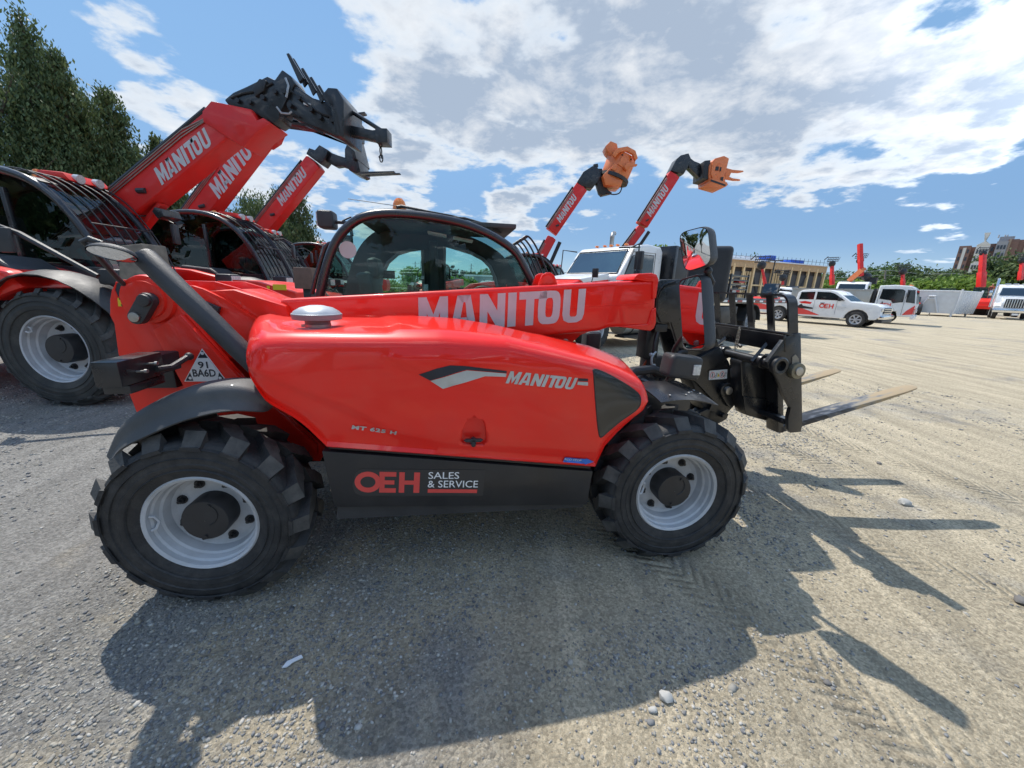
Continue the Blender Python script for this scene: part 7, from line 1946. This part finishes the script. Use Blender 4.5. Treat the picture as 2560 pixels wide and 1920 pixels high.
# concrete blocks
for i, (u, z) in enumerate([(2290, 46), (2265, 47), (2318, 47)]):
    g_ = on_ground(u, z); b = MB(); b.box((0, 0, .45), (2.2, .8, .9)); cbk = b.done('concrete_block', CONC, None, bevel=.04, loc=(g_.x, g_.y, 0), rot=(0, 0, R(-42)))
    tag(cbk, ['pale concrete block left of the white container, the middle one', 'pale concrete block behind the cab-over truck\'s windscreen', 'pale concrete block partly behind the white container\'s left edge'][i], 'concrete block', 'concrete blocks left of the container')
# ---- timber building under construction
bl, br = on_ground(1790, 57), on_ground(2040, 66)
dv = (br - bl); Lb = dv.length; tb = thing('timber_building', 'long timber-framed building under construction with blue tarpaulins on its white roof', 'building', (bl.x, bl.y, 0), math.atan2(dv.y, dv.x))
Hb = wz(2049, 676, 66).z
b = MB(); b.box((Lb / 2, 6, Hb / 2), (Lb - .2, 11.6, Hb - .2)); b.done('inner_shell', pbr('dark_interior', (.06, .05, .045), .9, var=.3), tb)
LUMB2 = pbr('fresh_lumber', (.78, .56, .30), .75, var=.1, scale=.5)
nb = 11
for k in range(nb + 1):
    b = MB(); b.box((k * Lb / nb, -.15, Hb / 2), (.34, .3, Hb)); b.done('post', LUMB2, tb)
b = MB(); b.box((Lb / 2, -.16, .2), (Lb, .3, .3)); b.done('sill_beam', LUMB2, tb)
for k in range(nb):
    if k in (1, 3, 4, 6, 8): b = MB(); b.box(((k + .5) * Lb / nb, -.14, Hb * .48), (Lb / nb - .35, .22, .22)); b.done('rail', LUMB2, tb)
for k in (0, 2, 5):
    for j in (1, 2, 3): b = MB(); b.box(((k + j / 4) * Lb / nb, -.1, Hb * .42), (.16, .2, Hb * .8)); b.done('stud', LUMB2, tb)
for k in range(nb):
    if k not in (0, 2, 5): b = MB(); b.box(((k + .5) * Lb / nb, .03, Hb * .42), (Lb / nb - .3, .04, Hb * .78)); b.done('mesh_panel', TARP, tb)
for k, s in ((1, 1), (3, -1), (8, 1)):
    x0, x1 = k * Lb / nb, (k + 1) * Lb / nb; b = MB(); b.tube([(x0 if s > 0 else x1, -.05, .3), (x1 if s > 0 else x0, -.05, Hb * .85)], .08, 4); b.done('brace', BLKM, tb)
b = MB(); b.box((Lb / 2, -.05, Hb + .0), (Lb + .4, .5, 1.0)); b.done('sheathing', OSB, tb)
b = MB(); b.prism([(-.3, Hb + .5), (Lb + .3, Hb + .5), (Lb + .3, Hb + .62), (-.3, Hb + .75)], -.5, 12); b.done('roof', ROOFW, tb)
b = MB()
for x, w_, h_ in ((Lb * .14, 2.5, .5), (Lb * .27, 3.5, .7), (Lb * .5, 2, .4)): b.box((x, 2, Hb + .9), (w_, 3, h_))
b.done('roof_bundles', ROOFW, tb, bevel=.1)
b = MB()
for x, w_, h_ in ((Lb * .44, 1.6, 1.2), (Lb * .70, 3.2, .5)): b.box((x, 1, Hb + 1.0), (w_, 2, h_))
b.done('blue_tarpaulin', BTARP, tb, bevel=.1)
b = MB()
for k in range(24): b.cyl((k * Lb / 23, -.3, Hb + .6), (k * Lb / 23, -.3, Hb + 1.5), .03, .03, 4)
b.tube([(0, -.3, Hb + 1.1), (Lb, -.3, Hb + 1.1)], .025, 4); b.done('roof_railing', BLKM, tb)
lp = thing('yard_lamp', 'double-headed lamp pole in front of the timber building roof', 'street lamp', (on_ground(1915, 50).x, on_ground(1915, 50).y, 0)); z1 = wz(1920, 653, 50).z
b = MB(); b.cyl((0, 0, 0), (0, 0, z1), .10, .08, 8); b.done('pole', BLKM, lp)
for s in (-.55, .55):
    b = MB(); b.box((s, 0, z1), (.8, .35, .12)); b.done('lamp_head', BLKM, lp)
# ---- apartment block
BRICK = pbr('brown_brick', (.21, .125, .10), .85, var=.1, scale=.3); BRICKT = pbr('tan_brick', (.36, .27, .2), .85, var=.08, scale=.3); APW = pbr('pale_cladding', (.62, .60, .55), .7, var=.05); APG = pbr('grey_cladding', (.30, .30, .31), .7, var=.08); WIN = pbr('dark_apartment_glass', (.04, .05, .065), .2, var=.3, scale=.5)
AD = 250.0
r0 = ray(2455, 700); r0.z = 0; r0.normalize(); aorg = r0 * AD; e_ = Vector((r0.y, -r0.x, 0))
ab = thing('apartment_building', 'brown and white high-rise apartment block far behind the trees at the right', 'building', aorg, math.atan2(e_.y, e_.x))
def apx(u, v):
    d_ = ray(u, v); t = AD / (d_.x * r0.x + d_.y * r0.y); w = Vector((d_.x * t, d_.y * t, 0)); return (w - aorg).dot(e_), CH + d_.z * t
def block(name, u0, u1, vt, mat, y0=0, dep=14):
    x0, x1 = apx(u0, 650)[0], apx(u1, 650)[0]; zt_ = apx((u0 + u1) / 2, vt)[1]
    b = MB(); b.box(((x0 + x1) / 2, y0 + dep / 2, zt_ / 2), (x1 - x0, dep, zt_)); return b.done(name, mat, ab)
block('left_wing', 2388, 2418, 615, BRICK); block('wall', 2416, 2432, 617, BRICK, 2); block('centre_bay', 2430, 2464, 612, APW, -1); block('wall', 2462, 2480, 609, BRICK, 1); block('right_bay', 2478, 2506, 604, APG, -1)
block('lift_tower', 2481, 2518, 590, APG, 3); block('brick_tower', 2504, 2532, 598, BRICK, 1); block('tan_column', 2507, 2512, 598, BRICKT, 0); block('brick_wing', 2530, 2620, 597, BRICK, 2); block('tan_column', 2549, 2554, 597, BRICKT, 1.5)
b = MB(); x0, x1 = apx(2430, 650)[0], apx(2464, 650)[0]; zt0 = apx(2447, 613)[1]; b.prism([(x0, zt0), (x0 + 2, zt0 + 1.5), ((x0 + x1) / 2 - .8, zt0 + 4.6), ((x0 + x1) / 2 + .8, zt0 + 4.6), (x1 - 2, zt0 + 1.5), (x1, zt0)], -1.2, 2); b.done('gable', APW, ab)
b = MB()
for x in (2494, 2510, 2516): b.cyl((apx(x, 600)[0], 6, apx(x, 591)[1]), (apx(x, 600)[0], 6, apx(x, 583)[1]), .25, .2, 5)
b.done('aerials', APG, ab)
nwin = 0
for (ua, ub, cols, y0, vtop, mt) in ((2391, 2398, 1, -.08, 620, 0), (2399, 2407, 1, -.1, 620, 1), (2409, 2416, 1, -.08, 620, 0), (2432, 2462, 4, -1.08, 621, 0), (2480, 2504, 3, -1.08, 610, 0), (2466, 2476, 1, .92, 614, 0), (2420, 2428, 1, 1.92, 622, 0)):
    for c in range(cols):
        ua_, ub_ = ua + (ub - ua) * c / cols, ua + (ub - ua) * (c + 1) / cols
        x0, x1 = apx(ua_, 650)[0], apx(ub_, 650)[0]; zt0 = apx((ua + ub) / 2, vtop)[1]
        if mt: b = MB(); b.box(((x0 + x1) / 2, y0, zt0 / 2), (x1 - x0, .2, zt0)); b.done('balcony_strip', APW, ab); continue
        for f in range(10):
            z = zt0 - 1.4 - f * 3.0
            if nwin >= 100: break
            nwin += 1
            b = MB(); b.box(((x0 + x1) / 2, y0, z), ((x1 - x0) * .62, .2, 1.5)); b.done('window', WIN, ab)
# ---- utility pole with wires
up_ = thing('utility_pole', 'leaning wooden utility pole carrying wires in front of the right-hand trees', 'utility pole', (on_ground(2206, 75).x, on_ground(2206, 75).y, 0))
b = MB(); tp_ = wz(2214, 676, 75) - Vector(up_.location); b.cyl((0, 0, 0), tp_, .22, .14, 8); b.done('pole', WOOD, up_)
b = MB()
for k, v in enumerate((678, 690, 694)):
    a_, c_, d_ = wz(2050, v + 2, 78) - Vector(up_.location), tp_ - Vector((0, 0, k * .9)), wz(2400, v + 6, 72) - Vector(up_.location)
    mid1 = (a_ + c_) / 2 - Vector((0, 0, .35)); mid2 = (c_ + d_) / 2 - Vector((0, 0, .35)); b.tube(spline([a_, mid1, c_, mid2, d_], 5), .035, 4)
b.done('wires', pbr('wire_grey', (.3, .31, .32), .6), up_)
# ---- what is seen through the cab
g_ = on_ground(1098, 23)
c0_ = copy_tree(m4, None, 'distant red telehandler with orange beacon seen through the cab windows', None, (g_.x, g_.y, 0), R(-97))
g_ = on_ground(1180, 75)
sh = thing('long_shed', 'long pale grey shed with tall doors seen through the front cab window', 'shed', (g_.x, g_.y, 0), R(-8))
SHM = pbr('shed_cladding', (.36, .38, .40), .6, var=.05)
z1 = wz(1220, 692, 75).z
b = MB(); b.box((12, 5, z1 / 2), (34, 10, z1)); b.done('wall', SHM, sh)
b = MB(); b.box((12, 4.9, z1 + .15), (34.6, 10.6, .3)); b.done('roof', ROOFW, sh)
b = MB()
for k in range(9): b.box((-2 + k * 3.4, -.04, z1 / 2), (.12, .1, z1))
b.done('door_frames', APG, sh)
b = MB()
for k in range(4): b.box((2.5 + k * 6.8, -.05, z1 * .5), (.35, .1, z1 * .6))
b.done('dark_slots', INK, sh)
g_ = on_ground(1225, 30)
wc = copy_tree(pk, None, 'white car roof low in the corner of the front cab window', None, (g_.x + 2, g_.y, 0), R(-20))
for ch in list(wc.children):
    for c2 in list(ch.children):
        if c2.name.startswith(('red_graphic', 'printed', 'lettering', 'small_print')): bpy.data.objects.remove(c2)
for i, (u, vt, z, lab) in enumerate([(1178, 660, 260, 'steel lattice pylon right of the conifers, seen through the cab'), (1054, 654, 300, 'taller steel lattice pylon left of the distant telehandler cab'), (1040, 655, 320, 'smaller steel lattice pylon furthest left in the front cab window')]):
    g_ = on_ground(u, z); py = thing('pylon', lab, 'pylon', (g_.x, g_.y, 0), 0, 'transmission pylons'); H = wz(u, vt, z).z
    b = MB()
    for sx in (-1, 1): b.tube([(sx * H * .10, 0, 0), (sx * H * .03, 0, H * .6), (sx * H * .01, 0, H)], H * .008, 4)
    for k in range(8):
        z_ = H * k / 8; w_ = H * (.10 - .07 * min(1, k / 5)); b.tube([(-w_, 0, z_), (w_ * .85, 0, z_ + H / 8)], H * .005, 4); b.tube([(w_, 0, z_), (-w_ * .85, 0, z_ + H / 8)], H * .005, 4)
    for k in (.62, .76, .9): b.tube([(-H * .13, 0, H * k), (0, 0, H * (k + .03)), (H * .13, 0, H * k)], H * .007, 4)
    b.done('lattice', pbr('pylon_steel', (.25, .27, .29), .6) if 'pylon_steel' not in MATS else MATS['pylon_steel'], py)
fn = thing('wire_fence', 'thin wire fence on dark posts behind the yard, seen through the cab', 'fence', (on_ground(700, 27).x, 26.5, 0))
b = MB()
for k in range(12): b.tube([(k * 2.6, 0, 0), (k * 2.6, 0, 2.2), (k * 2.6 + .25, 0, 2.5)], .035, 5)
b.done('fence_posts', BLKM, fn)
b = MB()
for z_ in (.1, 1.1, 2.15, 2.35): b.tube([(0, 0, z_), (28.6, 0, z_)], .012, 4)
b.done('fence_wires', STEEL, fn)
# red telehandler cab roof between the raised boom and the white truck
g_ = on_ground(1385, 21)
copy_tree(m4, None, 'red cab roof showing left of the white truck windscreen', None, (g_.x - .6, g_.y, 0), R(-60))
# ---- a few loose pieces on the ground
b = MB(); b.prism([(-.035, -.012), (-.02, .008), (.03, .014), (.036, -.002), (.0, -.006), (-.02, -.016)], 0, .004, 'z'); g_ = gp(732, 1657); o_ = b.done('paper_scrap', WHTM, None, loc=(g_.x, g_.y, .006), rot=(0, 0, .5)); tag(o_, 'small torn white scrap lying at the edge of the front shadow', 'scrap')
o_ = MB().tube(spline([(-.04, -.01, 0), (0, -.008, .002), (.04, .012, .002), (.055, .02, 0)], 4), .0025, 5).done('twig', WOOD, None); g_ = gp(530, 1635); o_.location = (g_.x, g_.y, .008); tag(o_, 'thin dark curved twig in the shadow below the rear wheel', 'twig')
for i, (u, v, s, lab) in enumerate([(1665, 1748, .030, 'largest loose pebble at the shadow edge in the lower middle'), (2262, 1258, .045, 'pale flat rock between the two fork shadows'), (1632, 1778, .016, 'pebble just left below the largest one'), (2555, 1505, .035, 'dark stone at the right picture edge'), (2198, 1160, .022, 'grey rock beyond the fork shadows'), (2070, 1705, .014, 'small grey stone right of the mirror shadow')]):
    g_ = gp(u, v); b = MB(); b.ball((0, 0, s * .3), (s, s * .8, s * .55), 10)
    for q in b.bm.verts: q.co += Vector((noise.noise(q.co * 40 + Vector((i, 0, 0))), noise.noise(q.co * 40 + Vector((0, i, 9))), noise.noise(q.co * 40 + Vector((3, 0, i))))) * s * .3
    o_ = b.done('stone', CONC if i in (0, 1, 2) else pbr('dark_stone', (.16, .15, .14), .85, var=.2, scale=20) if 'dark_stone' not in MATS else MATS['dark_stone'], None, loc=(g_.x, g_.y, gz(g_.x, g_.y)), ang=50); tag(o_, lab, 'stone')
# ================================================================== trees
def leafmat(name, c0, c1, trans=.25):
    m, N, K = newmat(name)
    out = N.new('ShaderNodeOutputMaterial'); ge = N.new('ShaderNodeNewGeometry'); cr = N.new('ShaderNodeValToRGB')
    K.new(ge.outputs['Random Per Island'], cr.inputs[0])
    cr.color_ramp.elements[0].color = (*c0, 1); cr.color_ramp.elements[1].color = (*c1, 1)
    d = N.new('ShaderNodeBsdfPrincipled'); d.inputs['Roughness'].default_value = .55; d.inputs['Specular IOR Level'].default_value = .3
    t = N.new('ShaderNodeBsdfTranslucent'); K.new(cr.outputs[0], d.inputs[0]); K.new(cr.outputs[0], t.inputs[0])
    mx = N.new('ShaderNodeMixShader'); mx.inputs[0].default_value = trans; K.new(d.outputs[0], mx.inputs[1]); K.new(t.outputs[0], mx.inputs[2]); K.new(mx.outputs[0], out.inputs[0])
    return m
LF_D = leafmat('dark_foliage', (.045, .075, .028), (.15, .20, .075))
LF_M = leafmat('green_foliage', (.05, .095, .025), (.12, .19, .05))
LF_L = leafmat('light_foliage', (.11, .19, .03), (.24, .34, .07), .35)
LF_C = leafmat('conifer_foliage', (.012, .03, .016), (.04, .07, .03))
BARK = pbr('bark', (.10, .08, .06), .9, var=.3, scale=10, bump=.8, bscale=30)

def leaf_mesh(name, C, N_, size, mat, seed=1, tri=False, droop=0):
    r = np.random.default_rng(seed); n = len(C)
    a = r.normal(size=(n, 3)); a /= np.linalg.norm(a, axis=1)[:, None]
    b_ = r.normal(size=(n, 3)); b_ -= a * (a * b_).sum(1)[:, None]; b_ /= np.linalg.norm(b_, axis=1)[:, None]
    if droop: a[:, 2] = -abs(a[:, 2]) - droop; a /= np.linalg.norm(a, axis=1)[:, None]
    s = size * r.uniform(.6, 1.4, n)[:, None]
    V = np.stack([C - a * s, C + b_ * s * .42, C + a * s, C - b_ * s * .42], 1).reshape(-1, 3)
    me = bpy.data.meshes.new(name); me.vertices.add(len(V)); me.vertices.foreach_set('co', V.ravel())
    me.loops.add(n * 4); me.loops.foreach_set('vertex_index', np.arange(n * 4, dtype=np.int32))
    me.polygons.add(n); me.polygons.foreach_set('loop_start', np.arange(0, n * 4, 4, dtype=np.int32)); me.polygons.foreach_set('loop_total', np.full(n, 4, dtype=np.int32))
    me.update(); me.materials.append(mat); return me

def tree(label, loc, h, rad, n, leaf, mat, seed, cb=.15, shape='round', group=None, name='tree', ncl=None, cat='tree', droop=0, ck=.21):
    t = thing(name, label, cat, loc, 0, group)
    r = np.random.default_rng(seed); ncl = ncl or max(14, n // 160)
    # clump centres inside a lobed crown
    cs = []
    lob = r.normal(size=(7, 3)); lob /= np.linalg.norm(lob, axis=1)[:, None]
    while len(cs) < ncl:
        u = r.normal(size=3); u /= np.linalg.norm(u); k = r.random() ** .38
        bump = 1 + .28 * max(0, (lob @ u).max() - .6) * 2 - .18
        if shape == 'cone':
            z = r.random() ** 1.5; rr_ = (1 - z) * rad * (.75 + .35 * r.random()) + .05 * rad; a = r.random() * 6.283
            kk = r.random() ** .4; cs.append((rr_ * kk * math.cos(a), rr_ * kk * math.sin(a), h * (cb + (1 - cb) * z))); continue
        if shape == 'tall': zf = 1.0
        z = (u[2] * k * bump * .5 + .5)
        w = rad * (1.0 if shape != 'tall' else (1.1 - .55 * max(0, z - .3)))
        cs.append((u[0] * k * bump * w, u[1] * k * bump * w, h * (cb + (1 - cb) * z * .93)))
    cs = np.array(cs); per = n // ncl
    csz = rad * (.17 if shape == 'cone' else ck) * r.uniform(.6, 1.35, ncl)
    off = r.normal(size=(ncl, per, 3)) * np.array([1, 1, .62])
    C = (cs[:, None, :] + off * csz[:, None, None] * .62).reshape(-1, 3)
    if droop: C[:, 2] -= droop * abs(off.reshape(-1, 3)[:, 0]) * rad * .1
    link('crown', leaf_mesh('crown', C, None, leaf, mat, seed, droop=droop * .5), t)
    b = MB(); rt = max(.05, h * .018)
    b.tube([(0, 0, -.05), (.02 * h, 0, h * .3), (0, .01 * h, h * .55), (0, 0, h * .78)], [rt * 1.3, rt, rt * .6, rt * .2], 8)
    for i in range(0, ncl, max(1, ncl // 16)):
        c = cs[i]; z0 = max(h * .15, c[2] * .6)
        b.tube([(0, 0, z0), (c[0] * .5, c[1] * .5, (z0 + c[2]) / 2 + .03 * h), tuple(c)], [rt * .45, rt * .28, rt * .08], 5)
    b.done('trunk', BARK, t)
    return t
TL = 'tall dark trees rising behind the left telehandlers'
for i, (u, vtop, Y, rad, n, sd) in enumerate([(25, -60, 15, 2.3, 26000, 3), (150, 150, 14.5, 2.6, 26000, 8), (330, 300, 16, 2.8, 24000, 5), (-160, -40, 13, 3, 12000, 12), (640, 430, 19, 2.6, 20000, 11), (700, 520, 18, 1.5, 9000, 17), (520, 470, 20, 3.0, 12000, 19)]):
    w = wy(u, vtop, Y)
    lb = ['tallest dark feathery tree at the left edge of the sky', 'dark tree right of the tallest one, above the roof lamps', 'dark tree whose crown slopes down to the first raised boom', 'dark tree cut by the left picture edge', 'dark tree between the second and third raised booms', 'slim dark tree right of the third boom\'s foot', 'dark tree crown showing between the first two raised booms'][i]
    tree(lb, (w.x, Y, 0), w.z, rad, int(n * 1.6), .068, LF_D, sd, .02, 'tall', TL, droop=1.6, ncl=330, ck=.135)
# bushes and conifers seen through the cab window
TM = 'greenery beyond the yard seen through the cab'
for i, (u, vt, Y, rad, n, mt, sh, sd) in enumerate([(1035, 668, 40, 2.2, 3500, LF_L, 'round', 21), (1150, 690, 34, 2.0, 4500, LF_L, 'round', 22), (1190, 702, 32, 1.8, 3500, LF_L, 'round', 23), (1143, 655, 60, 1.6, 3000, LF_C, 'cone', 24), (1130, 664, 58, 1.3, 2200, LF_C, 'cone', 25), (1158, 668, 62, 1.4, 2200, LF_C, 'cone', 26), (900, 680, 36, 3.0, 4500, LF_L, 'round', 27), (970, 690, 38, 2.4, 3500, LF_L, 'round', 28), (840, 688, 34, 2.0, 2500, LF_M, 'round', 29), (1230, 678, 90, 5, 3500, LF_M, 'round', 30), (1290, 674, 100, 5, 3000, LF_M, 'round', 31), (1190, 676, 95, 4, 3000, LF_M, 'round', 32)]):
    w = wy(u, vt, Y)
    lb = ['light green bush left of the distant telehandler cab, seen through the cab', 'light green bush right of the distant telehandler cab', 'low light green bush in front of the grey shed', 'tallest pointed conifer seen through the cab', 'smaller conifer left of the tallest one', 'thin conifer right of the tallest one', 'broad light green bush seen through the rear part of the cab', 'light green bush behind the cab pillar', 'green bush at the rear edge of the cab glass', 'far green tree above the grey shed', 'far green tree right of the shed', 'far green tree left of the pylon'][i]
    tree(lb, (w.x, Y, 0), w.z, rad, n, .16 if Y < 70 else .4, mt, sd, .02, sh, TM, name='bush' if 'bush' in lb else 'conifer_tree' if sh == 'cone' else 'tree', cat='bush' if 'bush' in lb else 'tree')
# tree line on the right
TR = 'trees along the far right side of the yard'
rows = [(2075, 688, 90, 6, LF_M), (2130, 672, 92, 7, LF_M), (2185, 662, 95, 7, LF_M), (2225, 655, 84, 6.5, LF_M), (2295, 662, 80, 6.5, LF_D), (2340, 668, 85, 6, LF_D), (2372, 664, 90, 4, LF_D), (2405, 676, 62, 6.0, LF_L), (2450, 680, 66, 4.5, LF_L), (2525, 676, 62, 4.5, LF_D), (2562, 640, 60, 5, LF_D), (2600, 600, 60, 6, LF_D), (2490, 690, 75, 5, LF_D), (2270, 690, 70, 5, LF_M), (2040, 700, 85, 5, LF_L), (2100, 702, 70, 5, LF_L), (2160, 700, 72, 5, LF_L)]
lbs = ['mid green tree directly right of the timber building', 'green tree behind the left pair of small red masts', 'green tree behind the taller of the two masts', 'tall green tree behind the leaning utility pole', 'dark green tree behind the single red mast', 'dark tree behind the left end of the white container', 'slim dark tree top left of the apartment block', 'bright light green tree behind the white container', 'light green tree left of the big red boom', 'dark tree left of the far right edge', 'dark tall tree at the right edge below the apartment block', 'dark tree cut by the right picture edge', 'dark tree below the apartment block behind the white truck', 'low green tree behind the white cab-over truck', 'low light green tree at the foot of the timber building', 'low light green tree below the left mast', 'low light green tree below the second mast']
for i, (u, vt, Y, rad, mt) in enumerate(rows):
    w = wy(u, vt, Y); tree(lbs[i], (w.x, Y, 0), w.z, rad, 6000, .33, mt, 60 + i, .0, 'round', TR, ncl=60)
for i, (u, vt, Y, rad) in enumerate([(1888, 634, 85, 6), (1935, 641, 88, 5), (1668, 606, 30, 2.6), (1655, 640, 28, 2.0)]):
    w = wy(u, vt, Y); tree(['tree top showing above the white roof of the timber building', 'smaller tree top right of it above the timber building roof', 'light green tree showing between the black tilt box and the wide mirror', 'light green branches below the mirror gap'][i], (w.x, Y, 0), w.z, rad, 4000, .3 if Y > 50 else .12, LF_M if Y > 50 else LF_L, 90 + i, .05, 'round')
# rough grass beyond the yard
r = np.random.default_rng(77); n = 9000
def grass(name, x0, x1, y0, y1, n, hgt, lab):
    X = r.uniform(x0, x1, n); Y = r.uniform(y0, y1, n); C = np.stack([X, Y, np.full(n, hgt * .4)], 1)
    me = leaf_mesh(name, C, None, hgt, LF_L, 5, droop=0); tag(link(name, me), lab, None, kind='stuff')
grass('grass', -28, 8, 27, 60, 14000, .35, 'strip of rough light green grass beyond the yard')

# dark wood behind the photographer, seen only in the mirrors and paint
for i in range(7):
    tree(['big dark tree behind the viewer, seen only in mirrors and paint'][0], (-16 + i * 6.5, -13 - (i % 3), 0), 9 + (i * 37 % 5), 3.6, 2500, .35, LF_D, 200 + i, .0, 'round', 'dark trees behind the viewer')

for i, (x, y, h_) in enumerate([(-21, 2, 9), (-19, -5, 10), (-24, 8, 10)]):
    tree('big dark tree beyond the left picture edge, seen only in the mirrors', (x, y, 0), h_, 3.6, 3500, .3, LF_D, 300 + i, .0, 'round', 'dark trees left of the picture')

for (u, vt, Y, rad, sd, lb) in ((45, 25, 14.2, 1.7, 401, 'feathery pointed treetop standing highest at the left edge'), (130, 120, 14.0, 1.3, 402, 'smaller feathery treetop just right of the highest one'), (265, 215, 15.0, 1.4, 403, 'feathery treetop above the first machine roof lamps'), (385, 335, 16, 1.2, 404, 'last feathery treetop before the first raised boom'), (735, 455, 19, 1.3, 405, 'feathery treetop right of the third raised boom')):
    w = wy(u, vt, Y); tree(lb, (w.x, Y, 0), w.z, rad, 9000, .07, LF_D, sd, .35, 'cone', TL, droop=1.4, ncl=230)
# render defaults
SC.view_settings.view_transform = 'Standard'
SC.view_settings.look = 'None'
SC.view_settings.gamma = 1
SC.view_settings.exposure = EXPO
bpy.context.view_layer.update()
